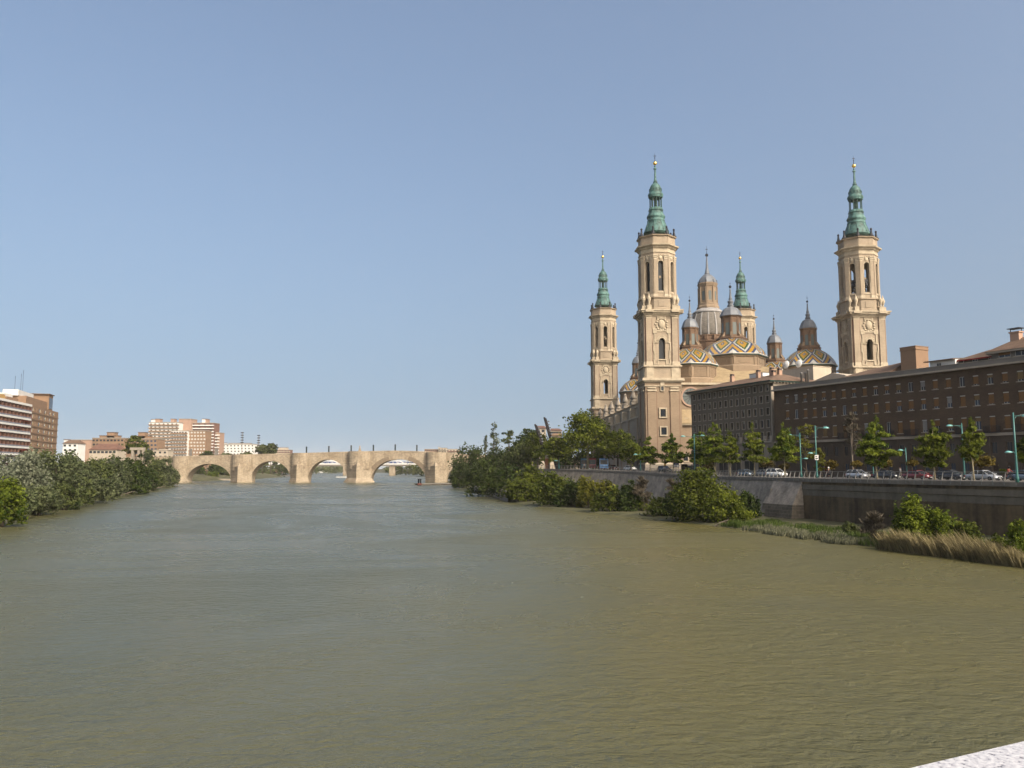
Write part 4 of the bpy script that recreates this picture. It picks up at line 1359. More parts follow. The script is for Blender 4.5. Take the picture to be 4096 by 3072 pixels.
cop = quay("coping", "", 44, 263, [(-.38, None, -.52, 0), (-.42, None, 0.0, 0), (-.36, None, .12, 0), (.6, None, .14, 0), (.6, None, -.2, 0)], [M['concrete']])
tag(cop, "continuous grey concrete coping along the top of the quay walls", "coping")

rail = thing("railing", "steel promenade railing with slanted posts and wire cables along the quay", "railing", (railx(96), 96, GZ(96)))
posts = along(76, 262, 1.42)
pm = MB()
pm.add([(-.45, -.04, -.35), (-.30, -.04, -.35), (-.30, .04, -.35), (-.45, .04, -.35), (-.40, -.04, .15), (-.2, -.04, .15), (-.2, .04, .15), (-.40, .04, .15)], [(0, 3, 2, 1), (4, 5, 6, 7), (0, 1, 5, 4), (1, 2, 6, 5), (2, 3, 7, 6), (3, 0, 4, 7)])
pm.add([(-.40, -.03, .15), (-.2, -.03, .15), (-.2, .03, .15), (-.40, .03, .15), (-.05, -.03, 1.18), (.02, -.03, 1.18), (.02, .03, 1.18), (-.05, .03, 1.18)], [(0, 3, 2, 1), (4, 5, 6, 7), (0, 1, 5, 4), (1, 2, 6, 5), (2, 3, 7, 6), (3, 0, 4, 7)])
pme = pm.mesh("post", [M['steel']])
rest = MB()
for i, (x, y, a) in enumerate(posts):
    an = a - math.pi / 2
    if i < 99:
        p = link("post", pme, rail)
        p.location = (x - rail.location.x, y - rail.location.y, GZ(y) - rail.location.z)
        p.rotation_euler = (0, 0, an)
    else:
        T = TR(x - rail.location.x, y - rail.location.y, GZ(y) - rail.location.z) @ RZ(an)
        rest.add(pm.v, pm.f, 0, T)
if rest.v: tag(rest.build("post", M['steel'], rail), "far run of small posts", kind="stuff")
def railtube(off, dz, r, nm):
    m = MB()
    pts = []
    for (x, y, a) in along(70, 262, 2.0):
        nx, ny = -math.sin(a), math.cos(a)
        if nx < 0: nx, ny = -nx, -ny
        pts.append((x + nx * off - rail.location.x, y + ny * off - rail.location.y, GZ(y) + dz - rail.location.z))
    m.tube(pts, r, 6)
    m.build(nm, M['steel'], rail)
railtube(-.02, 1.2, .045, "handrail")
for (off, dz) in ((-.28, .25), (-.21, .43), (-.15, .62), (-.09, .82), (-.05, 1.0)): railtube(off, dz, .013, "cable")

# ------------------------------------------------------------------ old stone bridge
YB = 552.0
kB = lambda u, v=1880: wx(u, v, YB)
zB = lambda v: hz(v, YB)
bridge = thing("stone_bridge", "old pale stone bridge of wide arches across the river", "bridge", (0, YB, 0))
deck = [(-268, 1831), (kB(690), 1828), (kB(930), 1821.7), (kB(1165), 1815.8), (kB(1397), 1809), (kB(1580), 1805), (kB(1700), 1808.5), (kB(1842), 1817), (kB(2060), 1832), (50, 1838)]
dk = [(x, zB(v) - .5) for x, v in deck]
arches = [(747, 925, 1855), (1003, 1164, 1844.5), (1231, 1391, 1838.5), (1484, 1704, 1837.5), (1788, 1960, 1850)]
out = [(-268, -2.5)]
for (u0, u1, vt) in arches:
    x0, x1, zt_ = kB(u0), kB(u1), zB(vt)
    out.append((x0, -2.5))
    c, rx = (x0 + x1) / 2, (x1 - x0) / 2
    for i in range(25):
        a = math.pi * (1 - i / 24)
        out.append((c + rx * math.cos(a), .3 + (zt_ - .3) * math.sin(a) ** .92))
    out.append((x1, -2.5))
out.append((50, -2.5))
poly = out + list(reversed(dk))
m = MB()
m.panel(poly, [], 10.0, 0)
m.build("spandrel_wall", M['bridge'], bridge)
m = MB()
for (x0, z0), (x1, z1) in zip(dk, dk[1:]):
    m.add([(x0, -.18, z0), (x1, -.18, z1), (x1, 10.18, z1), (x0, 10.18, z0), (x0, -.18, z0 + .25), (x1, -.18, z1 + .25), (x1, 10.18, z1 + .25), (x0, 10.18, z0 + .25)], [(0, 1, 5, 4), (4, 5, 6, 7), (2, 3, 7, 6), (0, 3, 2, 1)])
    for y0 in (-.05, 9.6): m.add([(x0, y0, z0 + .25), (x1, y0, z1 + .25), (x1, y0 + .45, z1 + .25), (x0, y0 + .45, z0 + .25), (x0, y0, z0 + 1.0), (x1, y0, z1 + 1.0), (x1, y0 + .45, z1 + 1.0), (x0, y0 + .45, z0 + 1.0)], [(0, 1, 5, 4), (4, 5, 6, 7), (2, 3, 7, 6)])
m.build("parapet", M['bridge'], bridge)
def dz(x): return interp(dk, x)
# darker voussoirs over the haunches of the widest arch
m = MB()
x0, x1, zt_ = kB(1484), kB(1704), zB(1837.5)
c, rx = (x0 + x1) / 2, (x1 - x0) / 2
for (ia, ib) in ((4.0, 9.5), (14.5, 20.0)):
    for i in range(8):
        a0, a1 = [math.pi * (1 - lerp(ia, ib, (i + e) / 8) / 24) for e in (0, .97)]
        q = lambda a, e: (c + (rx + e) * math.cos(a), -.12, .3 + (zt_ - .3 + e) * math.sin(a) ** .92)
        m.add([q(a0, .05), q(a1, .05), q(a1, 2.9), q(a0, 2.9)], [(3, 2, 1, 0)])
        m.add([q(a0, .05), q(a1, .05), q(a1, 2.9), q(a0, 2.9)] + [(p[0], 0, p[2]) for p in (q(a0, .05), q(a1, .05), q(a1, 2.9), q(a0, 2.9))], [(0, 1, 5, 4), (2, 3, 7, 6)])
m.build("arch_ring", M['bridgedark'], bridge)
# piers with pointed cutwaters, pyramid caps and half-round turrets
for (u0, u1, v_cap, v_ap, foot) in ((690, 752, 0, 0, 2.2), (929, 1010, 1871, 1851, 1.0), (1166, 1233, 1863, 1848, 2.2), (1392, 1484, 1864, 1842, 4.5), (1704, 1787, 1866, 1842, .6), (1962, 2040, 1868, 1850, 1.0)):
    x0, x1 = kB(u0), kB(u1)
    c, w = (x0 + x1) / 2, (x1 - x0) / 2
    p = link("pier", None, bridge)
    m = MB()
    zt_ = dz(c) + .95
    n = 12
    zc_ = zB(v_cap) if v_cap else 4
    if v_cap:
        L_ = w * 1.05 + 2.2
        m.add([(-w - foot, -1.6, -2), (0, -L_ - foot, -2), (w + foot, -1.6, -2), (-w - foot * .1, -1.5, 3.0), (0, -L_ - foot * .1, 3.0), (w + foot * .1, -1.5, 3.0), (-w, -1.5, zc_), (0, -L_, zc_), (w, -1.5, zc_), (-w - foot, .1, -2), (-w, .1, zc_), (w + foot, .1, -2), (w, .1, zc_), (-w - foot * .1, .1, 3.0), (w + foot * .1, .1, 3.0)],
              [(0, 1, 4, 3), (1, 2, 5, 4), (3, 4, 7, 6), (4, 5, 8, 7), (9, 0, 3, 13), (13, 3, 6, 10), (2, 11, 14, 5), (5, 14, 12, 8)], 0)
        m.add([(-w - .2, -1.4, zc_), (0, -L_ - .3, zc_), (w + .2, -1.4, zc_), (-w - .2, -1.4, zc_ + .45), (0, -L_ - .3, zc_ + .45), (w + .2, -1.4, zc_ + .45)], [(0, 1, 4, 3), (1, 2, 5, 4), (0, 2, 1), (3, 4, 5)], 0)
        za = zB(v_ap)
        m.add([(-w * .75, -1.5, zc_ + .45), (0, -L_ + .3, zc_ + .45), (w * .75, -1.5, zc_ + .45), (0, -w * .8 - .6, za)], [(0, 1, 3), (1, 2, 3)], 0)
    vs = []
    for zz in (max(zc_ - 2, -2) if v_cap else -2, zt_):
        vs += [(-w * .97 * math.cos(math.pi * i / n), -(w * .8 + .8) * math.sin(math.pi * i / n) ** .8 if 0 < i < n else .1, zz) for i in range(n + 1)]
    m.add(vs, [(i, i + 1, n + 2 + i, n + 1 + i) for i in range(n)] + [tuple(range(n + 1, 2 * n + 2))], 0)
    if not v_cap:
        m.add([(-w - 2, -3.5, -2), (w + 3, -3.5, -2), (w, -2.8, 2.5), (-w, -2.8, 2.5), (-w - 2, .1, -2), (w + 3, .1, -2), (w, .1, 2.5), (-w, .1, 2.5)], [(0, 1, 2, 3), (1, 5, 6, 2), (4, 0, 3, 7), (3, 2, 6, 7)], 0)
    p.data = m.mesh("pier", [M['bridge']])
    p.location = (c, 0, 0)
# tall slatted lamp pillars standing on the deck
lp = None
pu = ((1226, "lamp pillar on the bridge over the pier left of the third arch"), (1315.5, "lamp pillar over the middle of the third arch"), (1404.7, "lamp pillar just left of the small stone monument"), (1493.4, "lamp pillar just right of the small stone monument"), (1580.7, "lamp pillar over the crown of the widest arch"), (1667.4, "lamp pillar over the right haunch of the widest arch"), (1840, "rightmost lamp pillar, close to the dark riverside trees"))
for (u, lb) in pu:
    x = wx(u, 1795, YB + 5)
    z0 = dz(x) + .25
    if lp is None:
        lp = thing("lamp_pillar", "tall dark " + lb, "lamp pillar", (x, YB + 5, z0), 0, "dark lamp pillars along the stone bridge")
        m = MB()
        for k in range(6):
            t = k * math.pi / 3
            m.box(-.12, .12, -.47, -.40, .4, 4.6, 0, RZ(t))
        m.box(-.55, .55, -.55, .55, 0, .4, 0)
        m.build("slat_post", M['iron'], lp)
        m = MB().lathe([(.3, .4), (.3, 4.5)], 8)
        m.build("core", M['copperdark'], lp)
        m = MB().lathe([(.5, 4.6), (.55, 4.75), (.5, 5.0), (.2, 5.15)], 10)
        m.build("cap", M['iron'], lp)
    else:
        copy_tree(lp, (x, YB + 5, z0), None, "tall dark " + lb)
x = wx(1439.6, 1795, YB + .6)
mo = thing("stone_monument", "small pale stone monument on the bridge parapet between two lamp pillars", "monument", (x, YB + .4, dz(x) + .95))
MB().box(-.9, .9, -.6, .6, 0, .9).box(-.6, .6, -.45, .45, .9, 1.9).build("pedestal", M['bridge'], mo)
MB().lathe([(.5, 1.9), (.35, 2.2), (.42, 2.8), (.3, 3.3), (.38, 3.6), (.1, 4.0)], 8).build("statue", M['bridge'], mo)

# iron truss bridge further down the river
YT = 1150.0
iron = thing("iron_bridge", "white and blue iron truss bridge seen far off through the stone arches", "bridge", (0, YT, 0))
xa, xb = -430.0, -60.0
zd = hz(1855, YT)
m = MB().box(xa, xb, -6, 6, zd - 3.4, zd - 1.2, 0).box(xa, xb, -6.4, -6, zd - 1.2, zd + .5, 1)
m.build("deck", [M['concrete'], M['white']], iron)
m = MB()
nspan = 4
for s in range(nspan):
    x0, x1 = lerp(xa, xb, s / nspan), lerp(xa, xb, (s + 1) / nspan)
    nb = 12
    for y in (-4.5, 4.5):
        top = []
        for k in range(nb + 1):
            x = lerp(x0, x1, k / nb)
            h = 1.0 + 8.0 * math.sin(math.pi * k / nb) ** .7
            top.append((x, y, zd + h))
            if 0 < k < nb: m.tube([(x, y, zd + .5), (x, y, zd + h)], .28, 4)
            if k: m.tube([(lerp(x0, x1, (k - 1) / nb), y, top[-2][2] if k % 2 else zd + .5), (x, y, zd + .5 if k % 2 else zd + h)], .25, 4)
        m.tube(top, .42, 4)
m.build("truss", M['white'], iron)
m = MB()
for (u, w) in ((1386, 4), (1570, 4)):
    x = wx(u, 1870, YT)
    MB().box(x - w, x + w, -5, 5, -2, zd - 3.4, 0).build("pier", M['bridge'], iron)
m = MB().box(xa + 160, xb, 9, 10, zd, zd + 3.0)
m.build("side_walkway", pbr('blue painted arch', (.04, .10, .32), var=.1), iron)

# ------------------------------------------------------------------ left bank flats
def block(name, label, x, y, ang, z0): return thing(name, label, "building", (x, y, z0), ang)
# white balcony block
AW = math.atan2(.977, -.214)
P0 = Vector((wx(-60, 1750, 306) - 2.6, 306))
zg = 6.6
wb = block("apartment_block", "red brick flats with long white balcony bands on the left bank", P0.x, P0.y, AW, zg)
Mloc = lambda y0: None
LW = 47.0
fl = 3.05
ztop = hz(1613, 345) - zg
nfl = 10
m = MB()
m.box(0, LW, 0, 14, -1, ztop, 0)
wall = m.build("wall", M['redbrick'], wb)
# this block's face looks back along -y of its frame: river side
DVM = MB().box(-.12, .12, -2.0, -.01, 0, fl - .96).mesh("balcony_divider", [M['redbrick']])
for f in range(nfl):
    z = ztop - .9 - f * fl
    s = MB().box(-.2, LW + .2, -2.2, -.02, z, z + .72 if f else z + .9, 0)
    b = link("balcony", s.mesh("balcony", [M['white']]), wb)
    if f:
        q = MB()
        q.box(0, LW, -2.15, -2.08, z + .72, z + 1.3, 0)
        for k in range(17): q.box(k * LW / 16 - .05, k * LW / 16 + .05, -2.18, -2.05, z + .72, z + 1.38, 1)
        b2 = q.build("glass_railing", [pbr('frosted glass', (.20, .235, .28), var=.12, rough=.3), M['redpaint']], b)
    if f < 7:
        for k in range(13): link("balcony_divider", DVM, b).location = (k * 4.0, 0, z + .9 - fl)
    wd = MB()
    wd.box(.3, LW - .3, -.08, -.01, z + .9 - fl, z - .55, 0)
    for k in range(24): wd.box(k * 2.0 + .3 + .5 * (k % 2), k * 2.0 + .45 + .5 * (k % 2) + .5 * ((k * 7 + f) % 3 == 0), -.13, -.08, z + .9 - fl, z - .55, 1)
    wd.build("balcony_glazing", [M['glassblue'], M['white']], b)
    if f in (2, 3, 6):
        aw = MB()
        for k in ((1, 9, 10) if f == 2 else (0, 7, 8) if f == 3 else (9, 10)): aw.add([(k * 4.0 + .2, -.1, z - .1), (k * 4.0 + 3.8, -.1, z - .1), (k * 4.0 + 3.8, -2.3, z - .75), (k * 4.0 + .2, -2.3, z - .75)], [(0, 1, 2, 3)])
        aw.build("awning", pbr('red awning', (.42, .06, .04), var=.15), b)
pz = MB().box(6, 20, 2.5, 12, ztop, ztop + 2.9, 0).box(20.1, 31, 2.8, 12, ztop, ztop + 2.7, 1).box(34, 46, 3.2, 12, ztop, ztop + 2.4, 2)
for k in range(3): pz.box(8 + k * 4, 9.4 + k * 4, 2.44, 2.5, ztop + 1.0, ztop + 2.2, 3)
pz.box(35, 45, 5, 12, ztop + 2.4, ztop + 4.0, 0)
pz.build("penthouse_wall", [M['white'], pbr('yellow render', (.60, .38, .14), var=.08), M['flatbrick'], M['glass']], wb)
for (x, h) in ((24, 3.2), (30, 2.2)):
    q = MB().lathe([(.5, 0), (.5, h), (.65, h), (.65, h + .25)], 8)
    c = q.build("chimney", M['white'], wb)
    c.location = (x, 3.4, ztop + .9)
# tan brick block behind it along the river
P1 = Vector((wx(122, 1700, 354), 354))
AT = math.atan2(399 - 354, wx(236, 1700, 401) - P1.x)
tb = block("apartment_block", "tan brick flats with a stepped top beside the white balcony block", P1.x, P1.y, AT, zg)
LT = (Vector((wx(236, 1700, 401), 401)) - P1).length
zt_ = hz(1622, 357) - zg
m = MB()
holes = []
rg = random.Random(3)
for f in range(10):
    z = zt_ - 2.5 - f * 3.05
    for (xa, w) in ((1.2, 2.4), (5.2, .6), (8.0, .6), (12.5, 3.2), (17.0, .7), (22.5, 2.8), (27.5, .7), (31.5, 2.6), (38, 3.0)):
        if xa + w < LT - 1: holes.append((xa, xa + w, z, z + 1.6))
m.grid_wall(0, LT, -1, zt_, holes, .3, 0)
m.box(0, LT, .3, 13, -1, zt_ - .02, 0)
for f in range(10): m.box(0, LT, -.25, -.002, zt_ - 3.2 - f * 3.05, zt_ - 2.75 - f * 3.05, 0)
m.build("wall", M['flatbrick'], tb)
wc = {}
for i, (xa, xb, za, zb_) in enumerate(holes):
    w = round(xb - xa, 2)
    v = rg.randrange(3)
    if (w, v) not in wc:
        q = MB().box(-w / 2, w / 2, 0, .06, 0, 1.6, 0)
        if w > 1: q.box(w / 2 - .4, w / 2, -.1, 0, 0, 1.6, 2).box(w * .1, w * .5, -.05, 0, (.2, .9, .5)[v], 1.5, 1)
        wc[(w, v)] = q.mesh("window", [M['glass'], M['winwhite'], pbr('yellowish shutter', (.55, .40, .17), var=.1)])
    o = link("window", wc[(w, v)], tb)
    o.location = ((xa + xb) / 2, .14, za)
zp1, zp2, zp3 = hz(1594, 370) - zg, hz(1581, 395) - zg, hz(1573, 372) - zg
st = MB().box(3, LT - 9, 3, 12, zt_, zp1, 0).box(LT - 9, LT - 1.0, 2.5, 12, zt_, zp2, 0).box(LT - 10, LT - .2, 2.0, 12.5, zp2, zp2 + .35, 1).box(2, LT - 22, 6, 12, zp1, zp3, 2).box(LT - 8.2, LT - 2, 2.3, 2.5, zt_ + 1.2, zp2 - 1.5, 3)
st.build("penthouse_wall", [M['flatbrick'], M['browntile'], M['white'], M['glassblue']], tb)
rn = MB()                                                             # rounded balconied end
for f in range(10): rn.lathe([(2.6, zt_ - 3.0 - f * 3.05), (2.6, zt_ - 1.75 - f * 3.05)], 14, 0, TR(LT - .4, 3.0, 0))
rn.lathe([(1.9, -1), (1.9, zt_ - 1)], 12, 1, TR(LT - .4, 3.2, 0))
rn.build("balcony", [M['flatbrick'], M['glass']], tb)
for (x, h) in ((4, 7), (13, 9), (16, 11)):
    q = MB().tube([(0, 0, 0), (0, 0, h)], .06, 5)
    for k in range(3): q.box(-.7, .7, -.02, .02, h - .3 - k * .35, h - .26 - k * .35)
    a = q.build("antenna", M['iron'], tb)
    a.location = (x, 8, zt_ + 6)

# ------------------------------------------------------------------ far town
def far_block(name, label, u0, u1, vtop, Y, depth, wall, bands=None, floors=8, cols=6, tops=(), wcol='glass', fh=None, skew=0.0, roof=None, group=None):
    xa, xb = wx(u0, vtop, Y), wx(u1, vtop, Y)
    zgr = 5.6
    o = thing(name, label, "building", ((xa + xb) / 2, Y, zgr), skew, group)
    w = (xb - xa) / 2
    h = hz(vtop, Y) - zgr
    m = MB()
    m.box(-w, w, 0, depth, -3, h, 0)
    if roof is None: m.box(-w - .3, w + .3, -.3, depth, h, h + .6, 1)
    m.build("wall", [wall, M['palestone']], o)
    fh = fh or 3.05
    if bands is not None:
        for f in range(floors):
            z = h - .7 - f * fh
            b = MB().box(-w - .3, w + .3, -1.3, -.002, z - 1.95, z - .95, 0).build("balcony", bands, o)
    if cols:
        q = MB().box(-.8, .8, -.12, -.01, 0, 1.35, 0).mesh("window", [M[wcol]])
        n = 0
        for f in range(floors):
            for k in range(cols):
                if n >= 98: break
                x = -w + (k + .5) * 2 * w / cols + (.35 * ((f * 7 + k * 3) % 3 - 1))
                wo = link("window", q, o)
                wo.location = (x, 0, h - 2.1 - f * fh)
                n += 1
    for (ua, ub, vt, mt) in tops:
        a_, b_ = wx(ua, vt, Y + depth * .4), wx(ub, vt, Y + depth * .4)
        q = MB().box(-(b_ - a_) / 2, (b_ - a_) / 2, 0, depth * .4, 0, hz(vt, Y + depth * .4) - zgr - h + .1, 0).box(-(b_ - a_) / 2 - .3, (b_ - a_) / 2 + .3, -.3, depth * .4 + .3, hz(vt, Y + depth * .4) - zgr - h + .1, hz(vt, Y + depth * .4) - zgr - h + .5, 1)
        r_ = q.build("roof_block", [M[mt], M['browntile']], o)
        r_.location = ((a_ + b_) / 2 - o.location.x, depth * .4, h)
    if roof:
        q = MB().add([(-w - .6, -.6, h), (w + .6, -.6, h), (w + .6, depth + .6, h), (-w - .6, depth + .6, h), (-w * .7, depth / 2, h + roof[1]), (w * .7, depth / 2, h + roof[1])], [(0, 1, 5, 4), (1, 2, 5), (2, 3, 4, 5), (3, 0, 4)])
        q.build("roof", roof[0], o)
    return o
brickband = M['flatbrick2']
far_block("tower_block", "tall block of flats striped white and brick, with two stair towers on its roof", 597, 716, 1691, 790, 16, M['white'], brickband, 14, 7, ((605, 620, 1679, 'white'), (622, 640, 1677, 'salmon'), (683, 697, 1677, 'salmon')))
far_block("tower_block", "salmon blank-sided tower rising in the middle of the far flats", 716, 764, 1677, 800, 16, M['salmon'], None, 1, 0)
far_block("tower_block", "brick and white striped far flats with a white stair turret", 764, 856, 1693, 805, 16, M['redbrick'], M['white'], 12, 4, ((808, 822, 1677, 'white'), (822, 830, 1678, 'salmon')))
far_block("tower_block", "salmon edged slab low at the right end of the far flats", 853, 878, 1732, 810, 14, M['salmon'], M['white'], 9, 1)
far_block("apartment_block", "brightest white banded flats, lower and in front of the tall striped block", 684, 750, 1724, 740, 14, M['white'], M['flatbrick'], 10, 6)
far_block("apartment_block", "plain brown brick slab with small white windows in front of the far flats", 750, 824, 1724, 744, 14, M['flatbrick'], None, 9, 6, (), 'winwhite')
far_block("apartment_block", "long low brown brick flats with a square roof block, left of the big round tree", 370, 498, 1754, 610, 14, M['flatbrick'], None, 8, 9, ((398, 472, 1744, 'flatbrick'), (428, 458, 1731, 'flatbrick')), 'glass', None, 0)
far_block("apartment_block", "low brown brick flats behind the big round tree, roof block with a dark tank", 498, 630, 1757, 622, 14, M['flatbrick'], None, 8, 9, ((525, 598, 1745, 'flatbrick'), (553, 580, 1731, 'flatbrick')), 'glassblue')
far_block("house", "white gabled house low on the left bank beside the tan flats", 252, 312, 1774, 560, 10, M['white'], None, 2, 3, ((256, 270, 1760, 'white'),), 'glass', None, 0, (M['browntile'], 2.5))
far_block("apartment_block", "plain salmon blank-walled building far behind the white gabled house", 274, 366, 1761, 680, 12, M['salmon'], None, 2, 0)
far_block("house", "low house with a red tiled roof and white dormers behind the left trees", 358, 468, 1799, 500, 12, M['cream'], None, 1, 7, ((395, 410, 1785, 'cream'),), 'glass', None, 0, (M['redroof'], 4.0))
far_block("house", "small cream two-storey house just left of the stone bridge", 613, 672, 1802, 600, 10, M['cream'], None, 3, 3, ((636, 662, 1795, 'cream'),))
far_block("office_building", "long white modern building with dark window strips behind the bridge", 876, 1018, 1778, 900, 18, M['white'], None, 4, 10, ((880, 900, 1772, 'white'), (915, 1000, 1774, 'white')), 'glass')
far_block("apartment_block", "reddish brick flats with cream top peeping over the bridge right of the poplars", 1102, 1160, 1800, 1290, 16, M['redbrick'], M['cream'], 5, 5, ((1112, 1150, 1791, 'cream'),))
far_block("apartment_block", "dark red and grey flats at the left of the far group over the bridge", 1698, 1754, 1798, 980, 16, M['redbrick'], M['flatbrick2'], 5, 7)
far_block("apartment_block", "cream flats with a white lift tower over the bridge deck", 1754, 1786, 1793, 975, 16, M['cream'], M['palestone'], 5, 3, ((1752, 1760, 1789, 'white'),))
far_block("apartment_block", "cream and red chequered flats over the right end of the bridge", 1786, 1836, 1798, 985, 16, M['cream'], M['redbrick'], 5, 4)
far_block("house", "white gable ended house above the right bank trees", 2148, 2184, 1713, 430, 12, M['cream'], None, 2, 2, (), 'glass', None, 0, (M['redroof'], 1.6))
far_block("house", "house with a red roof and a row of attic windows behind the leaning masts", 2200, 2246, 1722, 440, 12, M['cream'], M['flatbrick2'], 2, 5, (), 'glass', None, 0, (M['redroof'], 1.4))
# floodlight masts behind the white building
fm_ = None
for (u, vt, lb) in ((970, 1728, "taller floodlight mast standing before the white building"), (1035.5, 1739, "shorter floodlight mast standing by the poplars")):
    Yf = 860
    x = wx(u, vt, Yf)
    f = thing("floodlight_mast", lb, "floodlight", (x, Yf, 5.6), 0, "stadium floodlights behind the bridge")
    h = hz(vt, Yf) - 5.6
    MB().tube([(0, 0, 0), (0, 0, h)], [.45, .28], 8).build("pole", M['steel'], f)
    q = MB()
    for k in range(5):
        q.box(-1.6, 1.6, -.1, .1, h - 1.0 - k * 2.6, h - .8 - k * 2.6, 0)
        for s in (-1.2, -.4, .4, 1.2): q.box(s - .35, s + .35, -.55, -.15, h - 1.3 - k * 2.6, h - .3 - k * 2.6, 0)
    q.build("lamp_rack", M['iron'], f)
# tall concrete frame standing on the left bank
x = wx(554, 1800, 470)
fr = thing("concrete_gate", "pale concrete portal frame standing in front of the big round tree", "portal frame", (x, 470, 4))
h = hz(1790, 470) - 4
MB().box(-4.6, 3.6, -1, 1, h - 1.5, h, 0).build("lintel", M['palestone'], fr)
for xx in (-3.2, 0.4, 2.9): MB().box(xx - .6, xx + .6, -.9, .9, 0, h - 1.5, 0).build("leg", M['palestone'], fr)
# dark slab pylons by the left end of the bridge
for (u, u1, lb) in ((757, 763, "pair of dark slab pylons standing at the left end of the bridge deck, nearer one"), (764, 768, "thin dark pylon beside the wider one at the left of the bridge"), (858, 872, "broad grey pylon on the bridge deck in front of the brick slab")):
    x, xe = wx(u, 1812, YB + 8), wx(u1, 1812, YB + 8)
    p = thing("pylon", lb.replace("pair of dark slab pylons", "dark slab pylon"), "pylon", (x, YB + 8, dz(x)))
    h = hz(1797, YB + 8) - dz(x)
    MB().frustum(0, xe - x, -.4, .4, 0, .1, xe - x - .1, -.3, .3, h).box(.05, xe - x - .05, -.36, .36, h, h + .3).build("slab", M['parapet'], p)

# ------------------------------------------------------------------ trees and shrubs
M['leaf_plane'] = leafmat("plane leaves", (.024, .045, .006), (.25, .285, .03), .45)
M['leaf_dark'] = leafmat("dark leaves", (.012, .026, .006), (.085, .115, .02), .3)
M['leaf_bush'] = leafmat("bush leaves", (.018, .034, .006), (.165, .19, .022), .38)
M['leaf_olive'] = leafmat("olive leaves", (.026, .042, .012), (.165, .19, .06), .34)
M['leaf_silver'] = leafmat("silvery poplar leaves", (.05, .066, .036), (.30, .32, .22), .25)
M['leaf_grey'] = leafmat("grey willow leaves", (.034, .05, .020), (.19, .215, .10), .32)
M['leaf_bright'] = leafmat("bright fresh leaves", (.022, .052, .006), (.26, .31, .03), .45)
M['leaf_yellow'] = leafmat("yellowing leaves", (.05, .06, .010), (.25, .24, .03), .4)
M['leaf_gold'] = leafmat("golden clipped leaves", (.05, .045, .010), (.24, .17, .03), .35)
M['twig'] = leafmat("dry twigs", (.05, .042, .03), (.17, .14, .10), .1)
M['reed'] = leafmat("reed blades", (.07, .06, .028), (.40, .33, .17), .3)
M['reed_grey'] = leafmat("grey green reed blades", (.06, .065, .035), (.30, .30, .19), .3)
M['grassblade'] = leafmat("grass blades", (.03, .055, .012), (.115, .16, .035), .35)

def crown_mb(lobes, n, leaf, seed, sun=True, droop=0.0, up=.0, thin=False):
    """leaf quads gathered in clumps over the lobes: light and dark clumps with gaps between them"""
    r = random.Random(seed)
    m = MB()
    ar = [max(.05, l[3] * l[4] + l[4] * l[5] + l[3] * l[5]) for l in lobes]
    tot = sum(ar)
    vs, fs, tint = [], [], []
    for l, a in zip(lobes, ar):
        cx, cy, cz, rx, ry, rz = l
        nl = max(30, int(n * a / tot))
        nc = max(6, min(46, int(nl / 34)))
        lt = r.uniform(-.12, .12)
        for c in range(nc):
            z = r.uniform(-.85, 1)
            t = r.uniform(0, 2 * math.pi)
            q = math.sqrt(max(0, 1 - z * z))
            rad = r.uniform(.62, 1.06)
            d = Vector((q * math.cos(t), q * math.sin(t), z))
            ctr = Vector((cx + d.x * rx * rad, cy + d.y * ry * rad, cz + d.z * rz * rad))
            sg = .20 + .14 * r.random()
            ct = .46 + lt + r.gauss(0, .16)
            for k in range(nl // nc + 1):
                o = Vector((r.gauss(0, sg) * rx, r.gauss(0, sg) * ry, r.gauss(0, sg * .7) * rz))
                p = ctr + o
                nn = (d + Vector((r.gauss(0, .75), r.gauss(0, .75), r.gauss(.25 + up, .75)))).normalized()
                ax = nn.cross(Vector((r.gauss(0, 1), r.gauss(0, 1), r.gauss(0, 1) - droop))).normalized()
                bx = nn.cross(ax)
                s = leaf * r.uniform(.55, 1.25)
                b = len(vs)
                e = s * r.uniform(.5, .9)
                if thin:
                    ax = (d + Vector((r.gauss(0, .5), r.gauss(0, .5), r.gauss(.7, .5)))).normalized()
                    bx = ax.cross(nn).normalized()
                    s *= 3.0
                    e = s * .036
                vs += [p - ax * s * .5, p - bx * e * .45 + nn * s * .08, p + ax * s * .5, p + bx * e * .45 - nn * s * .08]
                fs.append((b, b + 1, b + 2, b + 3))
                tint.append(min(1, max(0, ct + r.gauss(0, .13))))
    m.add(vs, fs)
    m.tint = tint
    return m
def trunk_mb(h, r0, lobes, seed, bend=.2, z0=-.5, limbs=True):
    r = random.Random(seed)
    m = MB()
    pts, rad = [], []
    bx, by = r.uniform(-bend, bend), r.uniform(-bend, bend)
    top = h
    for k in range(6):
        t = k / 5
        pts.append((bx * math.sin(t * 2.2) * h * .15, by * math.sin(t * 2.5) * h * .15, lerp(z0, top, t)))
        rad.append(r0 * (1.25 - .25 * min(1, t * 4)) * (1 - .72 * t))
    m.tube(pts, rad, 8)
    if limbs:
        for l in lobes:
            zb_ = min(l[2] - .3, top * r.uniform(.45, .85))
            k = min(4, max(1, int(5 * (zb_ - z0) / (top - z0))))
            s = Vector(pts[k])
            e = Vector((l[0], l[1], l[2]))
            mid = (s + e) / 2 + Vector((r.uniform(-.3, .3), r.uniform(-.3, .3), .3))
            m.tube([s, mid, e], [rad[k] * .55, rad[k] * .36, rad[k] * .12], 5)
    return m
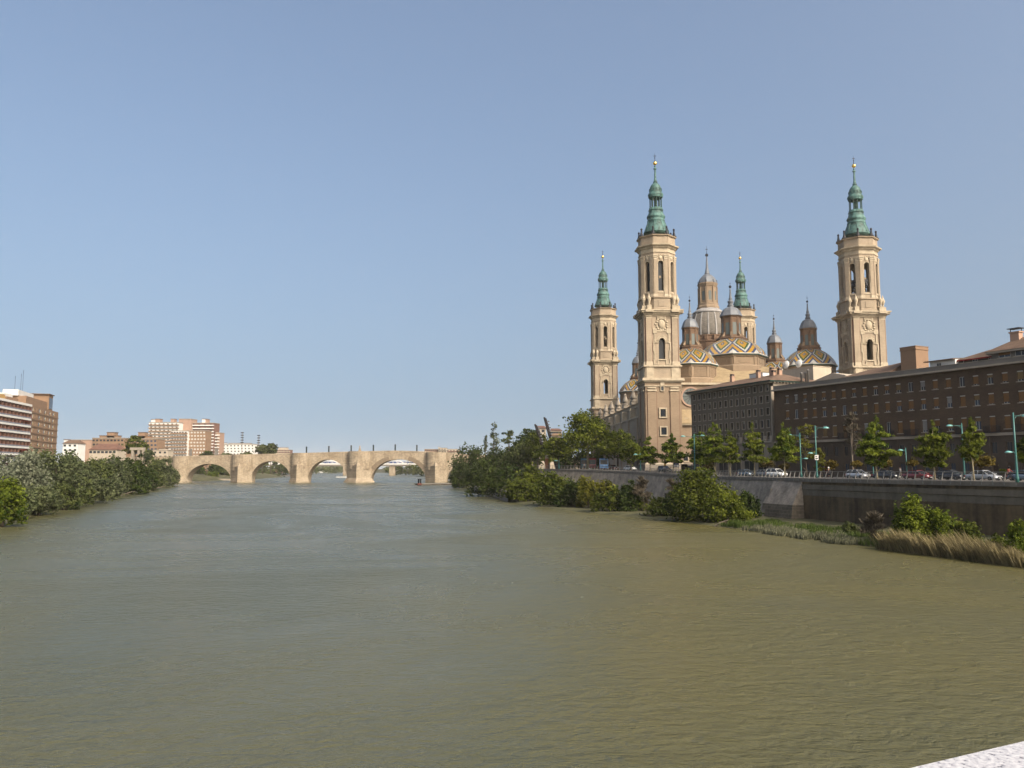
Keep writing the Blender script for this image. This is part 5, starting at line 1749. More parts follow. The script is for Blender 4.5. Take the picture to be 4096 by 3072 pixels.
def lobes_for(shape, w, h, zc, seed):
    """lobes of a crown of width w and height h whose underside is at zc"""
    r = random.Random(seed)
    L = []
    if shape == 'round':
        L.append((0, 0, zc + h * .5, w * .33, w * .33, h * .36))
        n = 9
        for k in range(n):
            t = 2 * math.pi * k / n + r.uniform(-.3, .3)
            zz = zc + h * r.uniform(.2, .72)
            q = .30 * w * (1.05 - abs((zz - zc) / h - .4) * .8)
            s = r.uniform(.15, .23)
            L.append((q * math.cos(t), q * math.sin(t), zz, w * s, w * s, h * s * 1.0))
        for k in range(3): L.append((r.uniform(-.15, .15) * w, r.uniform(-.15, .15) * w, zc + h * r.uniform(.78, .88), w * .17, w * .17, h * .14))
    elif shape == 'cone':
        n = 6
        for k in range(n):
            t = k / (n - 1)
            ww = w * (.36 * (1 - t) ** .6 + .10) * (1 if k else .75) * r.uniform(.85, 1.15)
            zz = zc + h * (.1 + .84 * t)
            m_ = 4 if k < n - 2 else 2
            for j in range(m_):
                if r.random() < .14: continue
                a = 2 * math.pi * j / m_ + r.uniform(0, 1.5)
                q = ww * .55
                L.append((q * math.cos(a) + r.uniform(-.05, .05) * w, q * math.sin(a), zz + r.uniform(-.05, .05) * h, ww * r.uniform(.42, .66), ww * r.uniform(.42, .66), h * r.uniform(.075, .115)))
    elif shape == 'bush':
        n = 9
        for k in range(n):
            a = 2 * math.pi * k / n + r.uniform(-.3, .3)
            q = w * r.uniform(.18, .36)
            hh = h * r.uniform(.28, .42)
            L.append((q * math.cos(a), q * math.sin(a), zc + hh * r.uniform(.7, 1.15), w * r.uniform(.16, .24), w * r.uniform(.16, .24), hh))
        for k in range(4): L.append((r.uniform(-.16, .16) * w, r.uniform(-.16, .16) * w, zc + h * r.uniform(.52, .76), w * .19, w * .19, h * .24))
    elif shape == 'column':
        for k in range(6):
            t = k / 5
            L.append((r.uniform(-.12, .12) * w, r.uniform(-.12, .12) * w, zc + h * (.08 + .86 * t), w * .42 * (1 - .55 * t), w * .42 * (1 - .55 * t), h * .13))
    elif shape == 'ball':
        L.append((0, 0, zc + h * .48, w * .40, w * .40, h * .40))
        for k in range(5):
            a = 2 * math.pi * k / 5
            L.append((w * .2 * math.cos(a), w * .2 * math.sin(a), zc + h * .45, w * .26, w * .26, h * .3))
    elif shape == 'sparse':
        for k in range(10):
            a = r.uniform(0, 6.28)
            t = k / 9
            q = w * .38 * r.uniform(.3, 1) * (1 - .5 * t)
            L.append((q * math.cos(a), q * math.sin(a), zc + h * (.05 + .9 * t), w * .15, w * .15, h * .07))
    return L
NT = [0]
def tree(name, label, u, Y, vtop, wpx, vbot, shape, mat, n, leaf, cat='tree', gz=None, bark='bark', r0=.2, group=None, up=0.0, flat=1.0, xoff=0.0, limbs=True):
    """tree of crown width wpx photograph pixels at distance Y; vtop and vbot are the crown's top and underside (None: to the ground)"""
    NT[0] += 1
    seed = NT[0] * 17 + 3
    x = wx(u, (vtop + (vbot or vtop)) / 2, Y) + xoff
    if gz is None: gz = GZ(Y)
    zt_ = hz(vtop, Y) - gz
    zc = (hz(vbot, Y) - gz) if vbot else .0
    w = wpx / F * Y
    o = thing(name, label, cat, (x, Y, gz), 0, group)
    L = lobes_for(shape, w, zt_ - zc, zc, seed)
    if flat != 1: L = [(a, b * flat, c, d, e * flat, f) for a, b, c, d, e, f in L]
    trunk_mb(lerp(zc, zt_, .75), r0, L, seed, .25, -.6, limbs).build("trunk", M[bark], o)
    crown_mb(L, n, leaf, seed, up=up, thin=mat == 'twig').build("crown", M[mat], o)
    return o
def off_rail(u, off, v=1900):
    """distance at which column u's sight line is off metres behind the railing"""
    lo, hi = 60.0, 300.0
    for _ in range(50):
        mid = (lo + hi) / 2
        if wx(u, v, mid) - railx(mid) > off: lo_, hi = hi, mid
        else: lo = mid
    return (lo + hi) / 2
T = tree
# young plane trees along the promenade
g = "young plane trees along the quay promenade"
T("plane_tree", "small plane tree against the left edge of the near tower", 2598, off_rail(2598, 2.6), 1752, 84, 1852, 'cone', 'leaf_bright', 3600, .62, bark='palebark', r0=.13, group=g)
T("plane_tree", "plane tree with a forked crown in front of the middle of the near tower", 2690, off_rail(2690, 2.6), 1740, 104, 1850, 'cone', 'leaf_bright', 4400, .62, bark='palebark', r0=.14, group=g)
T("plane_tree", "broad plane tree hiding the lower left of the grey office block", 2800, off_rail(2795, 4.5), 1712, 120, 1852, 'cone', 'leaf_bright', 4200, .6, bark='palebark', r0=.15, group=g)
T("plane_tree", "tallest of the plane trees before the grey office block", 2858, off_rail(2858, 3.5), 1695, 118, 1850, 'cone', 'leaf_bright', 4200, .6, bark='palebark', r0=.15, group=g)
T("plane_tree", "slim plane tree before the grey block, second from its right corner", 2918, off_rail(2918, 3.0), 1728, 92, 1848, 'cone', 'leaf_plane', 3000, .55, bark='palebark', r0=.13, group=g)
T("plane_tree", "slim plane tree before the grey block's right corner and its white ledge", 3012, off_rail(3012, 2.8), 1704, 108, 1852, 'cone', 'leaf_plane', 3400, .55, bark='palebark', r0=.13, group=g)
T("plane_tree", "dense plane tree at the seam between the grey block and brown building", 3135, off_rail(3135, 2.8), 1690, 112, 1845, 'cone', 'leaf_bright', 4200, .5, bark='palebark', r0=.13, group=g)
T("plane_tree", "wide plane tree left of the shorter teal lamp, before the brown building", 3505, off_rail(3508, 2.6), 1680, 140, 1858, 'cone', 'leaf_bright', 4600, .48, bark='palebark', r0=.13, group=g)
T("plane_tree", "plane tree above the walker in white, before the brown building", 3733, off_rail(3735, 2.6), 1688, 138, 1866, 'cone', 'leaf_plane', 4600, .46, bark='palebark', r0=.13, group=g)
T("plane_tree", "narrow plane tree half covering a teal lamp post, beside a golden shrub", 3888, off_rail(3890, 2.6), 1682, 98, 1846, 'cone', 'leaf_plane', 4200, .44, bark='palebark', r0=.12, group=g)
T("plane_tree", "plane tree cut by the right edge of the view", 4110, off_rail(4110, 2.6), 1705, 96, 1850, 'cone', 'leaf_plane', 4000, .42, bark='palebark', r0=.12, group=g)
# sparse street trees against the brown facade
g = "thin street trees close to the brown facade"
T("acacia_tree", "thin dark branched tree between two teal lamps, leaves in flat tiers", 3222, off_rail(3222, 13), 1700, 150, 1850, 'sparse', 'leaf_yellow', 1300, .5, bark='bark', r0=.17, group=g)
T("bare_tree", "nearly bare grey street tree before the brown facade's third row of windows", 3408, off_rail(3408, 13), 1662, 110, 1800, 'sparse', 'twig', 1500, .34, bark='greybark', r0=.2, group=g)
T("acacia_tree", "small yellow green tree behind the lamp post with the street sign", 3285, off_rail(3285, 12), 1795, 75, 1880, 'sparse', 'leaf_yellow', 900, .42, bark='bark', r0=.1, group=g)
# clipped golden shrubs
gs_ = "clipped golden shrubs along the road"
for (u, v0, v1, w, lb) in ((3068, 1832, 1872, 50, "golden ball shrub above the white car, at the grey block's corner"), (3328, 1834, 1880, 54, "golden ball shrub left of the nearly bare tree"), (3424, 1842, 1872, 38, "small golden shrub behind the nearly bare tree's trunk"), (3546, 1838, 1872, 46, "golden shrub under the right side of the wide plane tree"), (3648, 1832, 1866, 42, "golden shrub between the short teal lamp and a plane tree"), (3936, 1820, 1875, 74, "largest golden ball shrub, right of the half covered teal lamp"), (2838, 1838, 1880, 50, "golden shrub under the tallest plane tree of the grey block"), (3140, 1850, 1878, 40, "dull golden shrub under the dense plane tree")):
    T("golden_shrub", lb, u, off_rail(u, 11), v0, w, v1, 'ball', 'leaf_gold', 1100, .36, cat='shrub', bark='bark', r0=.09, group=gs_)
T("potted_shrub", "low green shrub in a planter by the cyclist", 4012, off_rail(4012, 3.2), 1874, 30, 1896, 'ball', 'leaf_bush', 500, .25, cat='shrub', r0=.06)
T("willow_bush", "low olive shrub against the dark wall, right of the two willow bushes", 3860, 92, 2075, 120, None, 'bush', 'leaf_bush', 3200, .3, cat='bush', gz=.6, r0=.06)
T("willow_bush", "small green shrub at the foot of the dark wall, left of the pinkish leafless one", 3395, 108, 2085, 60, None, 'bush', 'leaf_olive', 1300, .3, cat='bush', gz=.5, r0=.05)
# large plane trees by the basilica
T("plane_tree", "largest plane tree, its top reaching the far left tower's cornice", 2350, 246, 1640, 215, 1835, 'round', 'leaf_plane', 7500, .85, bark='palebark', r0=.42)
T("plane_tree", "dark rounded plane tree in front of the nave wall", 2470, 238, 1722, 180, 1850, 'round', 'leaf_bush', 5600, .8, bark='bark', r0=.36)
T("plane_tree", "smaller plane tree right of the dark rounded one, by the nave wall", 2522, 228, 1752, 92, 1858, 'round', 'leaf_plane', 2600, .72, bark='bark', r0=.25)
T("plane_tree", "bright plane tree at the left below the largest one, near the brick pillar", 2232, 252, 1748, 120, 1840, 'round', 'leaf_plane', 3000, .8, bark='bark', r0=.3)
# park trees at the end of the promenade, from the bridge to the masts
g = "dark trees closing the view behind the plane trees"
for (u, Y, vt, w, lb) in ((2262, 330, 1795, 90, "dark tree closing the gap under the bright plane tree"), (2335, 345, 1790, 100, "dark tree seen behind the largest plane tree's trunk"), (2410, 318, 1796, 90, "dark tree seen between the two largest plane trees"), (2470, 300, 1800, 70, "dark tree filling the gap below the dark rounded plane tree"), (2120, 372, 1775, 130, "dark tree behind the leaning masts"), (2030, 385, 1780, 130, "dark tree behind the bare branched one")):
    T("dark_tree", lb, u, Y, vt, w, None, 'bush', 'leaf_dark', 1800, 1.1, gz=GZ(Y), group=g, r0=.25)
g = "park trees between the bridge and the masts"
for (u, Y, vt, w, vb, sh, mt, n, lf, lb) in (
    (1880, 395, 1768, 170, 1945, 'bush', 'leaf_dark', 5200, 1.1, "dark evergreen at the water's edge hiding the bridge end"),
    (1838, 385, 1840, 90, 1952, 'bush', 'leaf_dark', 2400, 1.0, "low dark bush in front of the bridge's last arch"),
    (1972, 350, 1775, 150, 1925, 'bush', 'leaf_dark', 4600, 1.05, "dark round tree right of the shoreline evergreen"),
    (1974, 420, 1700, 60, 1850, 'column', 'leaf_grey', 1500, .9, "slender pale poplar standing up above the dark trees"),
    (1942, 430, 1742, 22, 1800, 'column', 'leaf_grey', 420, .8, "tiny wispy poplar tip left of the slender pale one"),
    (2040, 340, 1722, 130, 1880, 'sparse', 'leaf_olive', 2000, .8, "thin tree with pale bare branches right of the poplar"),
    (2075, 322, 1770, 130, 1890, 'round', 'leaf_olive', 3400, .95, "olive green tree below the bare branched one"),
    (2105, 335, 1714, 130, 1850, 'round', 'leaf_dark', 3400, 1.0, "dark green tree just left of the shorter leaning mast"),
    (2150, 315, 1722, 110, 1850, 'round', 'leaf_bush', 3000, .95, "tree wrapped around the shorter leaning mast"),
    (2195, 292, 1770, 120, 1852, 'round', 'leaf_plane', 3000, .9, "bright tree at the foot of the taller leaning mast")):
    T("park_tree", lb, u, Y, vt, w, vb if sh not in ('bush',) else None, sh, mt, n, lf, gz=(.8 if sh == 'bush' else None), group=g, bark='greybark' if sh in ('sparse', 'column') else 'bark', r0=.3)
# shrubs and small trees of the right river bank
g = "bushes below the quay wall"
for (u, Y, vt, w, mt, n, lf, gz, lb) in (
    (1945, 268, 1822, 150, 'leaf_dark', 3600, .95, .4, "dark bush at the start of the low embankment wall"),
    (2030, 246, 1848, 150, 'leaf_dark', 4200, .9, .5, "dark bush over the embankment wall, left of the broad one"),
    (2130, 232, 1858, 150, 'leaf_bush', 4600, .85, .5, "upper bush hiding the wall below the leaning masts"),
    (2105, 222, 1895, 185, 'leaf_bush', 5600, .8, .5, "broad bush hanging over the low embankment wall"),
    (2060, 236, 1930, 120, 'leaf_olive', 2600, .8, .5, "yellowish bush left of the broad overhanging one"),
    (2215, 198, 1880, 170, 'leaf_bush', 4600, .72, .5, "bush reaching up to the coping near the brick pillar"),
    (2290, 190, 1915, 160, 'leaf_dark', 3600, .7, .5, "low dark bush below the coping, second group from the pillar"),
    (2352, 184, 1890, 110, 'leaf_yellow', 3000, .66, .5, "yellow green feathery bush rising to the coping"),
    (2420, 178, 1900, 95, 'leaf_yellow', 2400, .64, .5, "smaller yellow green bush right of the feathery one"),
    (2440, 170, 1945, 150, 'leaf_bush', 3400, .62, .4, "low bush at the water beneath the yellow green pair"),
    (2520, 168, 1925, 140, 'leaf_dark', 3200, .6, .5, "dark bush just left of the brown dead brush"),
    (2645, 152, 1978, 150, 'leaf_bush', 3200, .52, .4, "low bush between the dead brush and the biggest bush"),
    (2810, 140, 1862, 250, 'leaf_bush', 10500, .52, .5, "biggest riverside bush, its top above the railing"),
    (2905, 134, 1960, 170, 'leaf_plane', 6000, .48, .4, "lit lower flank bush in front of the biggest one"),
    (2730, 142, 1935, 170, 'leaf_dark', 5000, .5, .4, "dark bush on the left flank of the biggest one"),
    (2992, 139, 1945, 90, 'leaf_dark', 2800, .5, .4, "fig like bush against the leaning stone pier")):
    T("riverside_bush", lb, u, Y, vt, w, None, 'bush', mt, n, lf, cat='bush', gz=gz, group=g, r0=.16, flat=.8)
T("dead_brush", "brown leafless brush against the pale wall, right of the dark bush", 2570, 166, 1915, 110, 2040, 'sparse', 'twig', 1500, .45, cat='brush', gz=.4, bark='greybark', r0=.05, group=g)
T("dead_brush", "grey twiggy brush beside the biggest bush's left shoulder", 2700, 150, 1920, 90, 2010, 'sparse', 'twig', 1600, .4, cat='brush', gz=.4, bark='greybark', r0=.05, group=g)
T("willow_bush", "bright green willow bush standing on the reed bank before the dark wall", 3640, 94, 1962, 150, None, 'bush', 'leaf_bright', 9000, .34, cat='bush', gz=.5, r0=.12, up=.6)
T("willow_bush", "second willow bush, brightest green, right against the first on the reed bank", 3738, 93, 2000, 130, None, 'bush', 'leaf_bright', 7000, .32, cat='bush', gz=.5, r0=.12)
T("dead_brush", "pinkish leafless shrub with pale branches left of the willow bush", 3492, 98, 2055, 130, 2150, 'sparse', 'twig', 1500, .3, cat='brush', gz=.5, bark='greybark', r0=.05)
T("willow_bush", "leafy shoot bush cut by the right edge of the view", 4070, 78, 2070, 90, None, 'bush', 'leaf_bright', 3600, .28, cat='bush', gz=.5, r0=.08)
T("willow_bush", "small low green bush left of the edge bush, behind the reeds", 3990, 82, 2140, 70, None, 'bush', 'leaf_bush', 2000, .28, cat='bush', gz=.5, r0=.06)
T("willow_bush", "small dark creeper clump at the foot of the leaning pier", 3090, 131, 2075, 60, None, 'bush', 'leaf_dark', 1400, .36, cat='bush', gz=.4, r0=.06)
# left bank trees
g = "trees lining the left bank"
for (u, Y, vt, w, mt, n, lf, lb) in (
    (20, 128, 1905, 170, 'leaf_bright', 7500, .5, "bright green bush nearest the viewer at the left edge"),
    (-60, 150, 1800, 260, 'leaf_silver', 6500, .6, "silvery poplar cut by the left edge of the view"),
    (120, 162, 1790, 200, 'leaf_silver', 8200, .62, "silver white leaved poplar, palest tree of the left bank"),
    (75, 149, 1905, 150, 'leaf_grey', 4200, .55, "grey green low tree under the palest poplar"),
    (165, 160, 1925, 160, 'leaf_grey', 4600, .56, "grey willow leaning over the water beyond the bright bush"),
    (245, 188, 1802, 170, 'leaf_grey', 5400, .68, "grey green tree right of the palest poplar"),
    (262, 182, 1925, 130, 'leaf_olive', 3600, .62, "olive bush at the waterline below the white gabled house"),
    (340, 220, 1812, 170, 'leaf_olive', 5400, .76, "olive tree before the red roofed house"),
    (372, 212, 1885, 150, 'leaf_grey', 4400, .72, "windblown grey tree leaning right over the river"),
    (425, 255, 1822, 110, 'leaf_silver', 3600, .8, "pale leaved tree below the concrete portal frame"),
    (440, 244, 1905, 110, 'leaf_grey', 3200, .76, "grey low willow just before the dark trees"),
    (505, 290, 1815, 130, 'leaf_dark', 4400, .92, "dark green tree, left one of the dark group"),
    (560, 318, 1820, 120, 'leaf_dark', 4200, .98, "dark green tree in the middle of the left bank's dark group"),
    (530, 292, 1890, 120, 'leaf_dark', 3400, .9, "low dark tree overhanging driftwood at the water"),
    (612, 360, 1822, 110, 'leaf_olive', 3600, 1.05, "olive tree near the bridge, right of the dark group"),
    (655, 405, 1826, 95, 'leaf_grey', 3200, 1.1, "grey tree partly covering the bridge's first pier"),
    (45, 176, 1792, 190, 'leaf_silver', 4600, .66, "silvery tree behind the bright green bush, second from the left edge"),
    (205, 205, 1798, 170, 'leaf_olive', 4600, .72, "olive tree standing just behind the palest poplar"),
    (300, 215, 1806, 150, 'leaf_grey', 4200, .74, "grey green tree whose top meets the white gabled house"),
    (395, 245, 1812, 140, 'leaf_olive', 3800, .8, "olive tree whose top meets the red roofed house"),
    (470, 275, 1816, 120, 'leaf_grey', 3400, .86, "grey green tree between the portal frame and the dark group"),
    (310, 196, 1900, 130, 'leaf_olive', 3400, .66, "low olive willow at the waterline, under the grey green trees"),
    (590, 340, 1870, 90, 'leaf_dark', 2400, 1.0, "low dark willow at the waterline near the second driftwood log"),
    (660, 420, 1850, 90, 'leaf_olive', 2600, 1.05, "olive bush at the waterline beside the stone bridge"),
    (690, 440, 1868, 60, 'leaf_grey', 1800, 1.05, "last low willow touching the stone bridge's foot")):
    T("riverbank_tree", lb, u, Y, vt, w, None, 'bush', mt, n, lf, gz=.6, group=g, r0=.28)
g = "trees behind the left bank"
for (u, Y, vt, w, vb, sh, mt, n, lf, lb) in (
    (178, 300, 1786, 100, None, 'bush', 'leaf_dark', 2200, .9, "small dark tree before the tan flats"),
    (285, 330, 1792, 80, None, 'bush', 'leaf_dark', 1500, .9, "small dark tree below the white gabled house"),
    (545, 480, 1740, 90, 1825, 'round', 'leaf_bush', 2600, 1.3, "big round tree standing among the low brick flats"),
    
    (595, 470, 1800, 50, 1840, 'round', 'leaf_grey', 1100, 1.2, "pale grey tree left of the cream house"),
    (452, 450, 1810, 60, None, 'bush', 'leaf_dark', 900, 1.1, "flat dark pine before the red roofed house")):
    T("background_tree", lb, u, Y, vt, w, vb, sh, mt, n, lf, gz=5.5, group=g, r0=.3)
g = "trees seen over and through the bridge"
for (u, Y, vt, w, vb, sh, mt, n, lf, lb) in (
    (828, 640, 1804, 50, 1832, 'round', 'leaf_dark', 1100, 1.5, "dark bush behind the bridge parapet before the brick slab"),
    (905, 700, 1812, 60, 1835, 'round', 'leaf_grey', 900, 1.6, "left low tree before the white modern building"),
    (985, 700, 1808, 60, 1835, 'round', 'leaf_olive', 900, 1.6, "right low tree before the white modern building"),
    (1052, 720, 1776, 60, 1830, 'round', 'leaf_olive', 2000, 1.6, "rounded poplar clump, left half, above the second arch"),
    (1085, 720, 1773, 58, 1830, 'round', 'leaf_olive', 2000, 1.6, "rounded poplar clump, right half, above the second arch"),
    (800, 672, 1852, 70, None, 'bush', 'leaf_dark', 1600, 2.0, "dark tree seen through the left side of the first arch"),
    (865, 690, 1850, 70, None, 'bush', 'leaf_dark', 1600, 2.0, "dark tree seen through the middle of the first arch"),
    (915, 700, 1860, 50, None, 'bush', 'leaf_bush', 1100, 2.0, "green tree seen through the right of the first arch"),
    (845, 662, 1885, 50, None, 'bush', 'leaf_bright', 900, 1.6, "bright bush low behind the first arch"),
    (1030, 905, 1842, 46, None, 'column', 'leaf_olive', 900, 2.2, "poplar seen at the left of the second arch"),
    (1062, 925, 1838, 46, None, 'column', 'leaf_olive', 900, 2.2, "poplar seen left of centre of the second arch"),
    (1095, 950, 1838, 46, None, 'column', 'leaf_olive', 900, 2.2, "poplar seen right of centre of the second arch"),
    (1130, 970, 1850, 60, None, 'bush', 'leaf_dark', 1200, 2.2, "dark tree seen at the right of the second arch")):
    T("distant_tree", lb, u, Y, vt, w, vb, sh, mt, n, lf, gz=5.5 if vb else 2.0, group=g, r0=.4)
# wooded far shores beyond the iron bridge
def far_wood(name, label, pts, h, mat, n, leaf):
    L = []
    r = random.Random(len(pts) * 7 + int(h))
    for (x0, y0), (x1, y1) in zip(pts, pts[1:]):
        d = math.hypot(x1 - x0, y1 - y0)
        for k in range(max(1, int(d / (h * .9)))):
            t = (k + r.random()) / max(1, int(d / (h * .9)))
            s = h * r.uniform(.35, .6)
            L.append((lerp(x0, x1, t), lerp(y0, y1, t) + r.uniform(-6, 6), 1 + s * r.uniform(.7, 1.1), s, s, s))
    o = crown_mb(L, n, leaf, 5).build(name, M[mat])
    tag(o, label, "woodland", kind="stuff")
far_wood("woodland", "far wooded left shore beyond the iron bridge", [(wx(1140, 1890, 1400), 1400), (wx(1240, 1890, 1500), 1500), (wx(1330, 1885, 1700), 1700), (wx(1400, 1884, 2200), 2200)], 17, 'leaf_olive', 5000, 3.2)
far_wood("island_woodland", "far wooded island shore right of the river beyond the bridge", [(wx(1545, 1890, 1250), 1250), (wx(1640, 1890, 1150), 1150), (wx(1730, 1890, 1000), 1000), (wx(1840, 1890, 900), 900)], 13, 'leaf_bush', 4200, 2.6)
far_wood("hedge_woodland", "line of far trees along the horizon behind the bridge", [(wx(930, 1860, 1900), 1900), (wx(1400, 1860, 2500), 2500), (wx(1900, 1860, 2400), 2400), (wx(2300, 1860, 1800), 1800)], 20, 'leaf_grey', 3600, 4.5)

# reeds and grass on the strip below the dark wall
def blades(name, label, n, y0, y1, o0, o1, h0, h1, mat, seed, lean=(0, 0), cat="reeds"):
    r = random.Random(seed)
    vs, fs, tint = [], [], []
    for k in range(n):
        y = r.uniform(y0, y1)
        f = r.random()
        x = XR(y) + lerp(o0, o1, f) * sstep(y0 - 1, y0 + 6, y) ** .3 if False else XR(y) + lerp(o0, o1, f)
        cl = .6 * noise.noise(Vector((x * .25, y * .25, seed))) + .6 * noise.noise(Vector((x * .8, y * .8, seed + 9)))
        h = r.uniform(h0, h1) * (1 + 1.1 * cl) * (lerp(.5, 1, sstep(70, 84, y)) if mat == 'reed' else 1)
        if h < .12 or cl < -.1: continue
        z = .1 + .25 * f
        a = r.uniform(0, math.pi)
        w = .035 + .03 * r.random()
        lx, ly = lean[0] * h + r.gauss(0, .16) * h, lean[1] * h + r.gauss(0, .16) * h
        c, s = math.cos(a) * w, math.sin(a) * w
        b = len(vs)
        vs += [(x - c, y - s, z - .2), (x + c, y + s, z - .2), (x + c * .8 + lx * .5, y + s * .8 + ly * .5, z + h * .6), (x - c * .8 + lx * .5, y - s * .8 + ly * .5, z + h * .6), (x + lx, y + ly, z + h)]
        fs += [(b, b + 1, b + 2, b + 3), (b + 3, b + 2, b + 4)]
        t = min(1, max(0, .5 + .5 * cl + r.gauss(0, .18)))
        tint += [t, t]
    m = MB().add(vs, fs)
    m.tint = tint
    o = m.build(name, M[mat])
    tag(o, label, cat, kind="stuff")
blades("grass", "bright grass on the bank under the dark quay wall", 17000, 96, 129, .8, 9.5, .3, .85, 'grassblade', 3, cat="grass")
blades("reeds", "pale dry reeds fringing the water, bent over by the wind", 8000, 97, 122, -1.0, 2.0, .3, .75, 'reed_grey', 4, (.25, -.05))
blades("tall_reeds", "tall tan reeds leaning left in front of the willow bushes", 11000, 66, 93, -.5, 3.4, .5, 1.9, 'reed', 5, (-.45, .1))
blades("bank_grass", "rough grass on the bank behind the tall reeds", 13000, 60, 101, .5, 16.0, .3, .8, 'grassblade', 6, cat="grass")
# driftwood
dw = None
for (u, v, a, lb) in ((505, 1983, .5, "bleached driftwood trunk leaning into the river at the left bank"), (630, 1960, .3, "smaller driftwood log lying at the left bank near the bridge"), (2600, 2070, -.4, "tangle of bleached branches at the foot of the dead brush"), (2885, 2105, .2, "pale driftwood roots below the biggest bush"), (110, 2030, .6, "pale dead trunk rising behind the bright green bush")):
    Y = EYE / -ray(u, v)[1]
    p = Vector((wx(u, v, Y), Y, 0))
    d = thing("driftwood", lb, "driftwood", (p.x, p.y, .1), a)
    k = Y / 520
    m = MB().tube([(-5 * k, 0, -.2), (0, .3, .7 * k + .3), (5 * k, 0, 1.9 * k + .4)], [.22 * k + .06, .16 * k + .05, .04], 7)
    for s in (-3, -2, -1, 0, 1, 2.5, 3.5): m.tube([(s * k, .1, .7 * k + s * .17 * k), (s * k + rnd.uniform(-.5, 1.6) * k, rnd.uniform(-1.5, 1) * k, rnd.uniform(1.4, 3.0) * k)], [.07 * k + .02, .02], 5)
    m.build("log", M['greybark'], d)

# ------------------------------------------------------------------ street lamps
def lamp(u, Y, vtop, label, heads, r=.09):
    """heads: (height fraction, arm length along the picture's x, scale)"""
    x = wx(u, (vtop + 1900) / 2, Y)
    g = GZ(Y) + .1
    h = hz(vtop, Y) - g
    o = thing("street_lamp", label, "street lamp", (x, Y, g), 0, "teal street lamps along the quay")
    MB().lathe([(r * 1.9, 0), (r * 1.9, .5), (r * 1.4, .7), (r * 1.25, 1.6), (r, h * .5), (r * .75, h)], 10).build("pole", M['teal'], o)
    for f, ln, s in heads:
        z = h * f - .25
        sg = 1 if ln > 0 else -1
        MB().tube([(0, 0, z), (ln * .5, 0, z + .03), (ln, 0, z + .02)], [.05, .042, .035], 6).tube([(0, 0, z - .5), (ln * .3, 0, z)], .025, 5).build("arm", M['teal'], o)
        q = MB()
        q.lathe([(.02, .2), (.16, .18), (.3, .09), (.36, 0), (.34, -.03)], 14, 0, TR(ln + sg * .25 * s, 0, z - .02) @ Matrix.Diagonal((1.35 * s, .9 * s, 1.1 * s, 1)))
        q.lathe([(.33, -.03), (.2, -.08), (.02, -.1)], 14, 1, TR(ln + sg * .25 * s, 0, z - .02) @ Matrix.Diagonal((1.35 * s, .9 * s, 1.1 * s, 1)))
        q.build("lamp_head", [M['tealhead'], M['winwhite']], o)
    return o
lamp(4060, 91, 1650, "nearest teal lamp post, at the right edge, with two arms", ((.98, 1.15, 1.0), (.46, -.55, .9)), .1)
lamp(3852, off_rail(3856, 11), 1692, "teal lamp post with a left arm, half covered by a narrow plane tree", ((.98, -1.5, 1.0),), .1)
lamp(3625, off_rail(3625, 11), 1791, "short teal lamp post with one left hood, left of the walker's plane tree", ((.97, -.6, .9),), .085)
lamp(3492, off_rail(3492, 12), 1818, "short thin teal lamp post behind the wide plane tree", ((.97, .5, .8),), .08)
l_ = lamp(3264, off_rail(3268, 1.0), 1702, "tall teal lamp post with a small street sign on its pole", ((.98, 1.5, 1.15), (.5, -.7, .9)), .11)
q = MB().box(-.3, .3, -.16, -.12, 2.95, 3.75, 0).box(-.22, .22, -.17, -.16, 3.1, 3.3, 1).box(-.22, .1, -.17, -.16, 3.45, 3.6, 1)
q.build("sign_plate", [M['white'], M['iron']], l_)
lamp(3202, off_rail(3204, 6), 1732, "teal lamp post with a left arm at the brown building's left end", ((.98, -1.6, 1.1), (.45, .7, .9)), .11)
lamp(2778, off_rail(2779, .9), 1735, "teal lamp post with a left arm against the near tower's right edge", ((.96, -2.2, 1.2), (.98, 1.6, 1.1)), .12)
lamp(2562, off_rail(2562, 6), 1812, "distant short teal lamp post with a left hood before the nave's corner", ((.96, -1.0, 1.3),), .12)
lamp(2236, 246, 1838, "greenish post standing behind the railing near the brick pillar", ((.95, -.6, 1.2),), .14)

